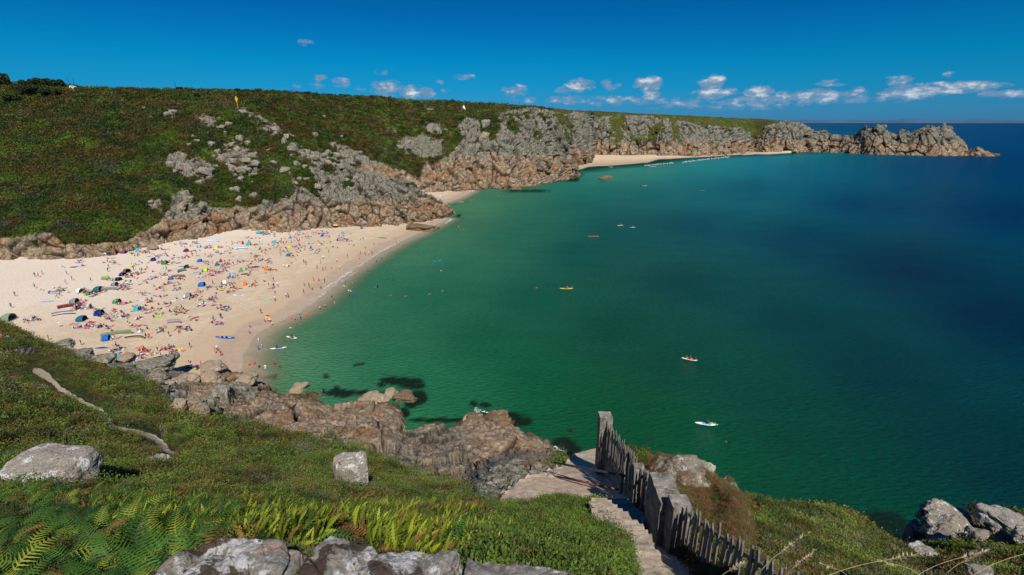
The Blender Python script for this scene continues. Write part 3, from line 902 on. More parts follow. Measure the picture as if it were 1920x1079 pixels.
# trodden, churned patches
foot = nt.vor(pos, 1.1, 'F1', 'Distance')
tr = nt.math('MULTIPLY', nt.ramp(nt.noise(pos, 0.09, 5, 0.65), 0.50, 0.62), nt.ramp(sh, 8, 14))
c = nt.mix(nt.math('MULTIPLY', nt.math('MULTIPLY', nt.ramp(nt.noise(pos, 1.3, 5, 0.8), 0.50, 0.66), tr), 0.35), c, (0.42, 0.31, 0.20))
# the trodden sand is warmer than the fresh pale sand by the cliff
nt.put(b.inputs['Base Color'], c)
nt.put(b.inputs['Roughness'], nt.ramp(shn, 3.0, 7.0, lo=0.55, hi=0.95))
hsand = nt.math('ADD', nt.noise(pos, 1.6, 6, 0.75), nt.math('MULTIPLY', nt.ramp(foot, 0.0, 0.5), 0.25))
nt.put(b.inputs['Normal'], nt.bump(hsand, nt.ramp(shn, 4, 16, lo=0.05, hi=0.75), 0.45))
sand_o = new_obj('beach', me, M_sand, kind='structure')

# far beach under the cliffs
FW = [(1085, 318), (1110, 312), (1140, 311), (1180, 308), (1215, 305), (1235, 299), (1262, 298), (1290, 296), (1340, 293.5), (1400, 289.5), (1440, 290), (1494, 286.5)]
FB = [(1085, 300), (1108, 286), (1150, 286), (1200, 287), (1225, 289), (1262, 288), (1290, 288), (1340, 287), (1400, 284), (1415, 277), (1450, 283), (1494, 284)]
rowsF = [[(p, 'g', y + 1.6, -2.5) for p, y in FW], [(p, 'g', y, 0) for p, y in FW], [(p, 'g', np.interp(p, [a for a, _ in FB], [b for _, b in FB]), 3.2) for p, _ in FW + [(1415, 0)]]]
rowsF[2] = sorted(rowsF[2])
rowsF.append([(p, 'z', 3.5, P_z(p, y, 3.2)[1] + 40) for p, m, y, z in rowsF[2]])
V, PX, PY, PV, nu, nv = lerp_rows(rowsF, 240, [8, 34, 12], 1085, 1494, 0)
V[:, 2] += fbm(V / 14, 3, 410) * 0.4 * (PV > 1)
me = grid_mesh('far_beach', V, nu, nv, attrs=dict(shore=np.where(PV < 1, (PV - 1) * 30, (PV - 1) * 38)))
new_obj('far_beach', me, M_sand, kind='structure')

# ------------------------------------------------------------------ sea
def hexlin(c):
    c = np.array(c, float) / 255.0
    return np.where(c <= 0.04045, c / 12.92, ((c + 0.055) / 1.055) ** 2.4)


# water body colour where it can be read in the bay: deep blue outside, green over sand, pale by the shore
ANCH = [(470, 690, (140, 138, 98)), (500, 665, (118, 146, 108)), (520, 640, (100, 140, 100)), (560, 610, (86, 132, 96)), (600, 580, (76, 128, 94)), (650, 540, (62, 122, 92)), (700, 520, (48, 116, 88)),
        (560, 680, (74, 134, 98)), (600, 700, (60, 128, 88)), (620, 640, (44, 116, 84)), (700, 600, (34, 108, 80)), (760, 480, (76, 128, 94)), (800, 450, (84, 132, 98)), (860, 420, (78, 122, 90)), (900, 385, (84, 128, 94)), (960, 370, (66, 124, 92)), (880, 365, (92, 138, 100)),
        (850, 500, (42, 110, 84)), (950, 440, (30, 102, 82)), (1000, 400, (28, 104, 88)), (800, 560, (28, 104, 78)), (700, 680, (26, 110, 76)), (800, 720, (34, 112, 76)), (760, 780, (48, 122, 80)), (850, 760, (24, 106, 70)), (900, 640, (8, 92, 66)),
        (1000, 700, (2, 88, 58)), (1000, 790, (6, 92, 56)), (1100, 780, (2, 84, 50)), (1000, 560, (6, 86, 70)), (1080, 480, (4, 80, 74)), (1150, 620, (0, 74, 60)), (1150, 430, (0, 78, 82)), (1080, 380, (14, 98, 92)), (1100, 345, (38, 118, 104)), (1150, 325, (66, 140, 116)),
        (1230, 318, (54, 132, 120)), (1200, 360, (10, 92, 98)), (1300, 340, (6, 88, 106)), (1300, 310, (40, 128, 130)), (1400, 302, (24, 110, 130)), (1480, 295, (22, 100, 112)), (1600, 298, (14, 72, 90)), (1500, 320, (2, 72, 102)), (1400, 350, (0, 66, 94)),
        (1300, 420, (0, 60, 80)), (1300, 540, (0, 60, 64)), (1300, 700, (0, 64, 54)), (1300, 850, (0, 68, 46)), (1250, 800, (0, 74, 46)), (1450, 900, (0, 62, 42)), (1600, 950, (0, 58, 42)), (1700, 1000, (0, 58, 42)), (1450, 760, (0, 54, 50)), (1500, 600, (0, 48, 58)), (1500, 450, (0, 46, 70)), (1600, 380, (0, 46, 80)),
        (1700, 310, (2, 48, 88)), (1700, 500, (0, 34, 60)), (1650, 700, (0, 42, 56)), (1800, 850, (0, 42, 48)), (1900, 900, (0, 36, 46)), (1900, 600, (0, 30, 56)), (1900, 400, (0, 34, 72)), (1880, 310, (0, 38, 80)), (1700, 240, (0, 42, 86)), (1900, 240, (0, 42, 86)), (1560, 240, (0, 42, 86)), (1500, 860, (0, 56, 46)), (1700, 900, (0, 50, 46)),
        (1200, 880, (0, 78, 46)), (2200, 700, (0, 28, 52)), (2300, 300, (0, 38, 80)), (1350, 990, (0, 62, 40))]
aw = np.array([P_z(a, b, 0)[:2] for a, b, _ in ANCH])
ac = np.array([hexlin(c) for _, _, c in ANCH])
nA, nR = 460, 420
th = np.linspace(R(-62), R(66), nA)
dmin, dmax = 22.0, 90000.0
# rows even in picture height near, log far
cot = np.linspace(1, 0, nR - 14)
dn = CAM_H / np.linspace(CAM_H / dmin, CAM_H / 9000.0, nR - 14)
rr = np.concatenate([dn, np.geomspace(9800, dmax, 14)])
tg, rg = np.meshgrid(th, rr, indexing='ij')
sx, sy = (np.sin(tg) * rg).ravel(), (np.cos(tg) * rg).ravel()


def logpolar(x, y):
    r = np.hypot(x, y)
    return np.stack([np.arctan2(x, y) * 1.35, np.arctan(r / 110.0) * 1.9], -1)


pl = logpolar(sx, sy)
al = logpolar(aw[:, 0], aw[:, 1])
num = np.zeros((len(sx), 3)); den = np.zeros(len(sx))
for k in range(len(al)):
    w = 1.0 / (((pl - al[k]) ** 2).sum(1) + 1.1e-2) ** 1.6
    num += w[:, None] * ac[k]
    den += w
wc = num / den[:, None] * 0.86
wc[:, 0] *= 0.8
wc[:, 1:] *= np.stack([1 + 0.55 * sstep(np.arctan2(sx, sy), R(12), R(34)), 1 + 0.40 * sstep(np.arctan2(sx, sy), R(12), R(34))], 1)
Vw = np.stack([sx, sy, np.zeros_like(sx)], 1)
# sand bars and darker lanes drifting across the bay
lane = fbm(np.stack([sx / 42 + sy / 160, sy / 22, sx * 0], 1), 4, 500, 0.55)
lane2 = fbm(np.stack([sx / 150, sy / 60, sx * 0 + 3], 1), 4, 510, 0.6)
wc = wc * (1 + 0.09 * lane + 0.06 * lane2)[:, None]
# weed-covered rocks under the surface
KELP = [(755, 716, 42, 7), (735, 712, 24, 4), (775, 724, 26, 6), (785, 745, 14, 14), (770, 755, 12, 9), (758, 775, 8, 8), (887, 757, 9, 5), (911, 760, 11, 4), (975, 790, 24, 9), (945, 780, 40, 8), (1055, 832, 25, 12), (1075, 843, 14, 8), (1068, 808, 5, 3),
        (500, 708, 20, 3.5), (513, 706, 7, 4), (612, 707, 7, 4), (640, 737, 34, 7), (690, 737, 40, 5), (632, 728, 7, 4), (715, 722, 9, 4), (830, 788, 60, 4), (470, 700, 8, 2),
        (1490, 950, 70, 13), (1440, 948, 25, 7), (1640, 985, 60, 22), (1700, 1010, 50, 16), (1590, 968, 34, 9), (1850, 985, 30, 8), (1075, 338, 12, 3), (1000, 357, 60, 1.6), (1135, 337, 12, 2.2), (672, 684, 14, 2), (1060, 333, 25, 2.5), (1090, 330, 8, 3), (820, 433, 30, 1.2), (860, 404, 6, 2)]
kelp = np.zeros(len(sx))
ppx, ppy, _ = project(sx, sy, 0 * sx)
kn = fbm(np.stack([sx / 5, sy / 5, sx * 0], 1), 4, 520, 0.65)
for (cx, cy, rx, ry) in KELP:
    q = 1.25 - np.hypot((ppx - cx) / rx, (ppy - cy) / ry) + kn * 0.75
    kelp = np.maximum(kelp, sstep(q, 0.0, 0.45))
wc = wc * (1 - kelp[:, None]) + kelp[:, None] * np.array([0.004, 0.018, 0.012])
# depth over the sand
dshore = sx - shore_x(sy)
dmain = np.where((sy < 420) & (sx < 60), dshore, 60)
fw = [P_z(a, b, 0)[:2] for a, b in FW]
dfar = line_dist(sx, sy, fw)
shal = np.minimum(np.clip(dmain, -5, 60), dfar * 0.25)
me = grid_mesh('sea', Vw, nA, nR, attrs=dict(shal=shal, kelp=kelp), cols=dict(wcol=wc))
M_sea, nt, b = pmat('sea_water', 0.12, 0.11)
pos = nt.node('ShaderNodeNewGeometry').outputs['Position']
camd = nt.node('ShaderNodeSeparateXYZ')
nt.l.new(pos, camd.inputs[0])
dd = nt.math('SQRT', nt.math('ADD', nt.math('MULTIPLY', camd.outputs[0], camd.outputs[0]), nt.math('MULTIPLY', camd.outputs[1], camd.outputs[1])))
rot = nt.node('ShaderNodeMapping')
nt.l.new(pos, rot.inputs['Vector'])
rot.inputs['Rotation'].default_value = (0, 0, R(-38))
rot.inputs['Scale'].default_value = (1.0, 2.6, 1.0)
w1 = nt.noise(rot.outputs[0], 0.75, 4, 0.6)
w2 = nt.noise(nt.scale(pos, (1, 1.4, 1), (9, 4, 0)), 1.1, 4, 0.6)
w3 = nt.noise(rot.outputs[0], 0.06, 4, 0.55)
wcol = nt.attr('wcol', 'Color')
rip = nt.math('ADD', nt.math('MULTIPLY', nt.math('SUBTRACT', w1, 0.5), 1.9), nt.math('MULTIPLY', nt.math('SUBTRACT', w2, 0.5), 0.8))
mod = nt.math('MULTIPLY_ADD', rip, nt.ramp(dd, 90, 700, lo=0.46, hi=0.24), 1.0)  # light and dark of the ripples, painted into the water colour
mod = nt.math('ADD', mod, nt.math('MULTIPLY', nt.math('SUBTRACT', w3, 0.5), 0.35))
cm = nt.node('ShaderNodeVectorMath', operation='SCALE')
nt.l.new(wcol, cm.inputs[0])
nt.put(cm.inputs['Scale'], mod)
sc_ = nt.math('MULTIPLY', nt.attr('shal'), 1.0)
sn = nt.math('ADD', sc_, nt.math('MULTIPLY', nt.math('SUBTRACT', nt.noise(pos, 0.16, 4, 0.6), 0.5), 2.0))
foam_n = nt.noise(nt.scale(pos, (1, 1, 1), (2, 2, 0)), 1.7, 6, 0.75)
foam = nt.math('MULTIPLY', nt.math('MULTIPLY', nt.ramp(sn, 0.0, 0.35), nt.ramp(sn, 1.3, 0.55)), nt.ramp(foam_n, 0.40, 0.58))
foam = nt.math('MULTIPLY', foam, nt.ramp(nt.noise(pos, 0.045, 3, 0.5), 0.45, 0.58))
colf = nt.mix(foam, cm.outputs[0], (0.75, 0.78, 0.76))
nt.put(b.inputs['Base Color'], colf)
nt.put(b.inputs['Roughness'], nt.math('MULTIPLY_ADD', foam, 0.6, 0.16))
alpha = nt.math('MAXIMUM', nt.math('MULTIPLY_ADD', nt.ramp(sn, 0.2, 13.0), 0.85, nt.math('MULTIPLY', nt.ramp(sn, 0.0, 0.6), 0.15)), foam)
nt.put(b.inputs['Alpha'], alpha)
b.inputs['IOR'].default_value = 1.33
bs = nt.ramp(dd, 60, 2500, lo=0.95, hi=0.3)
bmpn = nt.bump(nt.math('ADD', w1, nt.math('MULTIPLY', w2, 0.35)), bs, 0.9)
nt.put(b.inputs['Normal'], bmpn)
# a polarising filter takes most of the surface glare away: diffuse body, weak fresnel gloss, clear at the sandy edge
fr_n = nt.node('ShaderNodeFresnel')
fr_n.inputs['IOR'].default_value = 1.33
nt.put(fr_n.inputs['Normal'], bmpn)
dif = nt.node('ShaderNodeBsdfDiffuse')
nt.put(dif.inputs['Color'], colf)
nt.put(dif.inputs['Normal'], bmpn)
glo = nt.node('ShaderNodeBsdfGlossy')
glo.inputs['Roughness'].default_value = 0.07
nt.put(glo.inputs['Normal'], bmpn)
m1 = nt.node('ShaderNodeMixShader')
nt.put(m1.inputs[0], nt.math('MULTIPLY', fr_n.outputs[0], 0.15))
nt.l.new(dif.outputs[0], m1.inputs[1]); nt.l.new(glo.outputs[0], m1.inputs[2])
trn = nt.node('ShaderNodeBsdfTransparent')
m2 = nt.node('ShaderNodeMixShader')
nt.put(m2.inputs[0], alpha)
nt.l.new(trn.outputs[0], m2.inputs[1]); nt.l.new(m1.outputs[0], m2.inputs[2])
nt.l.new(m2.outputs[0], [x for x in nt.n if x.type == 'OUTPUT_MATERIAL'][0].inputs[0])
sea_o = new_obj('sea', me, M_sea, kind='structure')

# broken lines of foam lying on the water
fV, fF = [], []
for pts_, wd in ([[(1208, 311), (1222, 309.5), (1240, 308), (1262, 305.5)], 1.0], [[(1280, 304.3), (1300, 302), (1325, 299), (1368, 294.3)], 1.1], [[(1393, 290.6), (1403, 290), (1414, 289)], .8], [[(1218, 313), (1232, 312)], .6], [[(1142, 313.5), (1150, 313.8)], .7], [[(872, 361.5), (880, 359.5), (888, 357.5)], 1.3], [[(1076, 315), (1086, 313)], .9], [[(1078, 319), (1087, 318)], .9],
                 [[(835, 419), (841, 415), (847, 411)], 1.1], [[(748, 455), (735, 461), (720, 469), (708, 476), (695, 485), (680, 495), (672, 501)], .8], [[(668, 504), (660, 508), (650, 514), (640, 521), (630, 528), (615, 536), (600, 546), (590, 552), (578, 562)], 1.3], [[(575, 566), (580, 563), (600, 556), (610, 549)], .9], [[(640, 529), (655, 519), (668, 509)], .8],
                 [[(893, 768), (897, 776), (903, 782), (908, 786)], 3.0], [[(905, 772), (915, 775)], 1.5], [[(928, 792), (938, 794), (950, 798)], 3.0], [[(945, 790), (955, 795)], 2.0], [[(1040, 838), (1050, 845), (1060, 848)], 2.0], [[(1700, 290.6), (1712, 291)], .6], [[(1745, 291.8), (1765, 292.4)], .6], [[(1850, 293.4), (1862, 293.2)], .5], [[(1340, 793.5), (1346, 797)], 1.0], [[(655, 545), (662, 548)], 1.2]):
    segs = []
    for (x0, y0), (x1, y1) in zip(pts_[:-1], pts_[1:]):
        n_ = max(2, int(math.hypot(x1 - x0, y1 - y0) / 1.2))
        for i_ in range(n_):
            segs.append((x0 + (x1 - x0) * i_ / n_, y0 + (y1 - y0) * i_ / n_))
    for sxx, syy in segs:
        for _ in range(3):
            if rng.random() < .35:
                continue
            cx_, cy_ = sxx + rng.normal() * wd * .9, syy + rng.normal() * wd * .45
            k_ = len(fV)
            r0_ = wd * rng.uniform(.35, .9)
            for a_ in np.linspace(0, 6.283, 7)[:-1]:
                rr_2 = r0_ * rng.uniform(.5, 1.2)
                fV.append(P_z(cx_ + math.cos(a_) * rr_2 * 1.5, cy_ + math.sin(a_) * rr_2 * .6, 0.05))
            fF.append(tuple(range(k_, k_ + 6)))
me = bpy.data.meshes.new('foam')
me.from_pydata(fV, [], fF)
o = new_obj('foam', me, flat_mat('sea_foam', (0.78, 0.80, 0.80), 0.7), kind='stuff')
o['label'] = 'white foam where small waves break'

# seabed under the shallows and a deep floor
xs2 = np.array([-30000, 30000.0]); 
me = bpy.data.meshes.new('seabed')
me.from_pydata([(-3000, -200, -9), (90000, -200, -9), (90000, 90000, -9), (-3000, 90000, -9)], [], [(0, 1, 2, 3)])
M_bed = flat_mat('seabed_sand', (0.18, 0.20, 0.13), 0.95)
new_obj('seabed', me, M_bed, kind='structure')

# far coast on the horizon
Vc = []
nC = 160
for i in range(nC):
    a = R(25 + 42 * i / (nC - 1))
    hh_ = (95 + 55 * (vnoise(np.array([[i * 0.21, 2.0, 0]]), 3)[0]) + 30 * vnoise(np.array([[i * 0.9, 5.0, 0]]), 4)[0]) * min(1, i / 10)
    for (dr, z) in ((0, 0), (400, hh_ * 0.62), (1800, hh_), (6000, 0)):
        r_ = 29000 + dr
        Vc.append((math.sin(a) * r_, math.cos(a) * r_, z))
me = grid_mesh('far_coast', np.array(Vc), nC, 4)
M_fc = flat_mat('far_coast_haze_blue', (0.06, 0.115, 0.19), 1.0, 0.0, 0.10, 0.0006)  # blue of the distance haze is put into the coast's colour
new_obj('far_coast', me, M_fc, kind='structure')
print('water', time.time() - T0)

# ------------------------------------------------------------------ stone materials
def lichen_mat(name, s=1.0, brown=0.5, base=((0.20, 0.185, 0.16), (0.42, 0.39, 0.34)), white=0.6, orange=0.3):
    m, nt, b = pmat(name, 0.93, 0.12)
    pos = nt.node('ShaderNodeTexCoord').outputs['Object']
    a = nt.noise(pos, 1.6 * s, 9, 0.68)
    f = nt.noise(pos, 14 * s, 8, 0.78)
    g = nt.noise(nt.scale(pos, (1, 1, 1), (5, 1, 2)), 2.2 * s, 9, 0.66, 0.4)
    c = nt.mix(nt.ramp(f, 0.35, 0.65), base[0], base[1])
    c = nt.mix(nt.math('MULTIPLY', nt.ramp(nt.noise(nt.scale(pos, (1, 1, 1), (8, 8, 8)), 2.6 * s, 7, 0.7), 0.55, 0.62), orange), c, nt.mix(f, (0.36, 0.24, 0.15), (0.60, 0.44, 0.31)))
    w = nt.ramp(nt.math('ADD', a, nt.math('MULTIPLY', nt.math('SUBTRACT', f, 0.5), 0.35)), 0.56 - 0.08 * white, 0.60 - 0.08 * white)
    c = nt.mix(nt.math('MULTIPLY', w, 0.85), c, nt.mix(nt.ramp(f, 0.38, 0.6), (0.42, 0.41, 0.39), (0.76, 0.75, 0.72)))
    br = nt.ramp(nt.math('ADD', g, nt.math('MULTIPLY', nt.math('SUBTRACT', f, 0.5), 0.25)), 0.66 - 0.12 * brown, 0.685 - 0.12 * brown)
    c = nt.mix(nt.math('MULTIPLY', br, 0.93), c, nt.mix(f, (0.035, 0.022, 0.015), (0.115, 0.072, 0.048)))
    spk = nt.ramp(nt.noise(pos, 30 * s, 3, 0.6), 0.62, 0.70)
    c = nt.mix(nt.math('MULTIPLY', spk, 0.6), c, (0.055, 0.05, 0.045))
    nt.put(b.inputs['Base Color'], c)
    h = nt.math('ADD', nt.math('MULTIPLY', f, 0.7), nt.math('MULTIPLY', a, 0.6))
    h = nt.math('ADD', h, nt.math('MULTIPLY', nt.ramp(nt.vor(pos, 2.3 * s, 'DISTANCE_TO_EDGE'), 0, 0.05), 0.15))
    nt.put(b.inputs['Normal'], nt.bump(h, 0.9, 0.10 / s))
    return m


M_stone_pale = lichen_mat('pale_lichened_granite', 1.9, 0.35, base=((0.17, 0.155, 0.125), (0.44, 0.40, 0.335)), white=0.25, orange=0.6)
M_stone_front = lichen_mat('white_and_brown_lichened_granite', 1.7, 0.95, white=1.0, orange=0.8)
M_stone_grey = lichen_mat('grey_granite', 1.3, 0.1, white=0.1, orange=0.2)
M_stone_hill, nt, b = pmat('hillside_granite', 0.93, 0.1)
pos = nt.node('ShaderNodeNewGeometry').outputs['Position']
c, rn, rn2 = rock_color(nt, pos, nt.math('MULTIPLY', nt.node('ShaderNodeObjectInfo').outputs['Random'], 0.5), 1.3)
nt.put(b.inputs['Base Color'], c)
nt.put(b.inputs['Normal'], nt.bump(rn2, 0.9, 0.7))
M_stone_out = lichen_mat('outcrop_granite', 2.2, 0.5, base=((0.12, 0.105, 0.08), (0.36, 0.32, 0.26)), white=0.05, orange=0.5)
M_stone_brown = lichen_mat('weedy_brown_rock', 0.6, 0.5, base=((0.10, 0.07, 0.038), (0.26, 0.18, 0.10)), white=-1.2, orange=0.5)
M_stone_tan = lichen_mat('sea_washed_granite', 0.5, 0.1, base=((0.24, 0.185, 0.125), (0.45, 0.35, 0.245)), white=-0.8, orange=0.6)


def blob_mesh(name, radii, seed, sub=4, cuts=5, sq=0.6, rough=0.16, facet=0.16, mat=None, fsize=0.8):
    """weathered boulder: squared ellipsoid cut by joints; origin at its centre"""
    bm = bmesh.new()
    bmesh.ops.create_icosphere(bm, subdivisions=sub, radius=1.0)
    P = np.array([v.co[:] for v in bm.verts])
    Q = np.sign(P) * np.abs(P) ** sq
    Q /= np.abs(Q).max(axis=1, keepdims=True) ** 0.45
    rs = np.random.default_rng(seed)
    for _ in range(cuts):                    # planar cuts
        n = rs.normal(size=3); n /= np.linalg.norm(n)
        dcut = rs.uniform(0.62, 0.92)
        e = Q @ n - dcut
        Q = Q - np.where(e > 0, e * 0.85, 0)[:, None] * n
    Nn = P
    so = np.array([seed * 3.1, seed * 1.7, seed * 0.9])
    f1, f2, cid, gr = worley(Q / fsize + so, seed)
    dsp = rough * fbm(Q * 1.4 + so, 5, seed, 0.55) + facet * ((cid - 0.5) * 0.7 + (0.4 - f1) * 0.5 - 0.45 * (1 - sstep(f2 - f1, 0, 0.10)))
    Q = (Q + Nn * dsp[:, None]) * np.array(radii)
    for v, q in zip(bm.verts, Q):
        v.co = q
    me = bpy.data.meshes.new(name)
    bm.to_mesh(me)
    bm.free()
    me.polygons.foreach_set('use_smooth', np.ones(len(me.polygons), bool))
    if mat:
        me.materials.append(mat)
    return me


def boulder_at(name, px, py, t, rx_px, ry_px, seed, mat, label, depth=1.0, rot=0.0, sub=5, group=None, cat='boulder', sink=0.0, **kw):
    """a boulder whose centre lies in the direction (px,py) at ray parameter t, of angular size rx, ry"""
    h, f, d = pixray(px, py)
    s = t / FPX * 1.0
    rx, rz = rx_px * s, ry_px * s / 0.85
    me = blob_mesh(name, (rx, depth * rx, rz), seed, sub, mat=mat, **kw)
    o = bpy.data.objects.new(name, me)
    COL.objects.link(o)
    o.location = (h * t, f * t, CAM_H - d * t - sink)
    o.rotation_euler = (0, 0, rot)
    tag(o, label, cat, group)
    return o


def plateau_rock(name, sil, y_front, zt, drop, mat, label, seed, amp=0.05, nu=150):
    """a big rock close below the camera, with the given crest line, real top, back and front faces"""
    px0, px1 = sil[0][0], sil[-1][0]
    pxs = np.linspace(px0, px1, nu)
    sy_ = np.interp(pxs, [a for a, _ in sil], [b for _, b in sil])
    rows = []
    cr = np.array([P_z(a, b, zt) for a, b in zip(pxs, sy_)])
    e = np.minimum((pxs - px0), (px1 - pxs)) / (px1 - px0)
    side = sstep(e, 0, 0.06)
    prof = [(0.22, -drop * 1.3), (0.16, -drop), (0.10, -drop * 0.45), (0.05, -0.10), (0.0, 0.0), (-0.10, 0.035), (-0.25, 0.06), (-0.45, 0.05), (-0.75, 0.0), (-0.95, -0.12), (-1.05, -drop)]
    G = []
    for (dy, dz) in prof:
        r = cr.copy()
        r[:, 1] += dy
        r[:, 2] += dz * (1.0 if dz < -0.3 else 1.0) - (1 - side) * 0.25
        G.append(r)
    G = np.stack(G, 1)          # nu, rows, 3
    k = np.linspace(0, len(prof) - 1, 130)
    i0 = np.minimum(k.astype(int), len(prof) - 2)
    fr = (k - i0)[None, :, None]
    V = (G[:, i0] * (1 - fr) + G[:, i0 + 1] * fr).reshape(-1, 3)
    N = grid_normals(V, nu, 130)
    so = seed * 5.0
    f1, f2, cid, gr = worley(V / 0.42 + so, seed)
    dsp = fbm(V / 0.28 + so, 6, seed, 0.58) * amp * 1.3 + amp * 1.0 * ((cid - 0.5) + gr[:, 0] * 0.5 - 0.7 * (1 - sstep(f2 - f1, 0, 0.12)))
    dsp += fbm(V / 0.05 + so, 3, seed + 3, 0.6) * 0.006
    V = V + N * dsp[:, None]
    c = V.mean(0)
    me = grid_mesh(name, V - c, nu, 130)
    me.materials.append(mat)
    o = bpy.data.objects.new(name, me)
    COL.objects.link(o)
    o.location = c
    tag(o, label, 'boulder', 'lichened rocks at the photographer\'s feet')
    return o


plateau_rock('boulder', [(262, 1100), (285, 1075), (330, 1042), (375, 1018), (420, 1003), (480, 1004), (530, 1020), (560, 1031), (580, 1036)], 0, 47.62, 0.9, M_stone_front, 'big white and brown lichened rock at the bottom edge, left of the notch', 3)
plateau_rock('boulder', [(566, 1045), (585, 1026), (600, 1013), (620, 1004), (650, 1010), (700, 1017), (760, 1017), (820, 1024), (855, 1030), (868, 1042), (876, 1055)], 0, 47.60, 0.9, M_stone_front, 'white and dark brown blotched rock at the bottom edge, middle of the three', 7)
plateau_rock('boulder', [(860, 1047), (890, 1048), (940, 1050), (985, 1055), (1030, 1062), (1090, 1074), (1160, 1090)], 0, 47.50, 0.9, M_stone_grey, 'low dark grey rock at the bottom edge beside the blotched rock', 11, amp=0.03)

boulder_at('boulder', 96, 892, 10.2, 71, 34, 21, M_stone_pale, 'large pale lichened boulder in the bracken at the left edge', depth=0.72, rot=-0.15, sub=6, cuts=1, sq=0.66, rough=0.16, facet=0.05)
boulder_at('boulder', 661, 892, 16.2, 31, 38, 5, M_stone_pale, 'upright whitish boulder standing alone in the heath above the rocks', depth=0.9, rot=0.5, sub=6, cuts=3, sq=0.72, rough=0.16, facet=0.06)
boulder_at('boulder', 300, 868, 19.0, 20, 12, 23, M_stone_pale, 'low slanting rock in dead bracken at the path end', depth=0.8, rot=0.7, sub=5)
boulder_at('boulder', 560, 868, 30.0, 22, 4, 25, M_stone_pale, 'flat pale stone lying beside the lower path', depth=0.8, sub=4)

# sea cliff rocks right of the fence
OUT = [(1246, 884, 14.6, 44, 30, 31, 'rounded pale outcrop capped with red creeping plants behind the fence', .9, .4), (1290, 896, 14.2, 40, 30, 32, 'bulging white-flecked granite face beyond the concrete pier', .9, .2), (1318, 880, 16, 22, 14, 36, 'pale rim of rock at the cliff edge above the water', .8, .9),
       (1372, 922, 15.5, 24, 17, 33, 'pale slanting rock on the edge of the red-leaved slope', .8, 1.0), (1398, 944, 15, 12, 18, 37, 'narrow pale rock at the cliff edge, right of the slanting one', .8, .8), (1418, 990, 11.5, 22, 13, 34, 'small whitish rock low on the slope above the pickets', .9, .1), (1405, 962, 13.5, 10, 10, 38, 'small grey rock half hidden by dry grass on the edge', .9, .1)]
for (a, b_, t, rx, ry, sd_, lab, dp, ro) in OUT:
    OUTB = globals().setdefault('OUTB', [])
    OUTB.append(boulder_at('boulder', a, b_ + 4, t, rx, ry, sd_, M_stone_out, lab, depth=dp, rot=ro, sub=5, cuts=6, sq=.6, group='pale outcrop rocks beyond the fence', rough=.2, facet=.2, fsize=.7))
RR = [(1775, 972, 21, 42, 13, 41, 'long tilted slab on top of the right-hand rock pile', .7, -0.45, -0.30), (1750, 966, 22, 20, 12, 42, 'pointed top block of the right-hand rock pile', .9, .3, .1), (1742, 990, 20.5, 20, 18, 43, 'cube-like block under the tilted slab', .9, .2, 0), (1780, 992, 20.5, 26, 14, 44, 'wedge-shaped block under the right end of the tilted slab', .8, .1, .1),
      (1764, 1015, 19, 26, 17, 45, 'rounded block at the foot of the right-hand rock pile', .9, .5, 0), (1712, 1018, 21.5, 20, 38, 46, 'tall dark rock standing left of the rock pile', .9, .3, 0), (1829, 1003, 18.5, 21, 12, 47, 'smooth egg-shaped pale boulder between the right-hand rocks', .8, .4, 0), (1842, 984, 23, 34, 9, 48, 'dark flat-topped rock behind the egg-shaped boulder', .8, 0, 0),
      (1893, 981, 20, 40, 15, 49, 'broad grey rock at the right edge above the sea', .9, .2, 0), (1880, 1006, 17, 16, 9, 50, 'small grey rock below the broad right-edge rock', .9, .2, 0), (1915, 1004, 16.5, 18, 9, 51, 'grey block cut by the right edge of the view', .9, .2, 0), (1838, 1075, 8, 30, 7, 52, 'pale stone lying in the dry grass at the bottom right', .8, .2, 0), (1725, 1045, 16, 30, 10, 53, 'brown mossy ledge below the tall dark rock', .8, .2, 0)]
for (a, b_, t, rx, ry, sd_, lab, dp, ro, ti) in RR:
    t = t - (1.6 if b_ > 985 else 0.6)
    o = boulder_at('boulder', a, b_, t, rx * 1.05, ry * 1.1, sd_, M_stone_grey if sd_ in (46, 48, 49, 51, 53) else M_stone_out, lab, depth=dp, rot=ro, sub=5, cuts=9, sq=.5, group='rocks of the right-hand headland', rough=.2, facet=.28, fsize=.6)
    o.rotation_euler = (0.1, -ti, ro)

# rocks standing in or by the water
WR = [(1137, 333.5, 10, 4.5, 61, M_stone_brown, 'dark rock standing alone in the shallows off the far point', 1.0), (1125, 335, 4, 2.4, 62, M_stone_brown, 'low small rock beside the lone rock in the shallows', 1.0),
      (795, 427, 30, 6, 63, M_stone_brown, 'long low weedy brown rock on the wet sand below the spur', .7), (965, 352, 14, 4, 64, M_stone_brown, 'low brown rock at the foot of the second point', .8),
      (930, 787, 27, 11, 65, M_stone_brown, 'rounded brown weedy rock awash, larger of the two by the white water', .9), (893, 789, 20, 11, 66, M_stone_brown, 'rounded brown weedy rock awash, smaller of the two by the white water', .9),
      (735, 737, 14, 7, 67, M_stone_tan, 'pale squarish rock at the tip of the sea-washed ledge', .9), (762, 742, 22, 7, 68, M_stone_brown, 'brown weedy rock running out from the ledge into dark weed', .8),
      (882, 783, 14, 9, 69, M_stone_tan, 'tan block at the outer corner of the shore rocks', .9), (560, 728, 16, 8, 70, M_stone_tan, 'rounded tan rock at the water beside the sandy corner', .9), (700, 745, 30, 10, 71, M_stone_tan, 'broad tan rock behind the pale squarish one', .9)]
for (a, b_, rx, ry, sd_, mt, lab, dp) in WR:
    _, _, dn_ = pixray(a, b_ + ry * 0.6)
    t = CAM_H / dn_
    boulder_at('boulder', a, b_ + ry * 0.25, t, rx, ry, sd_, mt, lab, depth=dp, rot=0, sub=5, rough=.18, facet=.2, group='rocks at the water\'s edge')

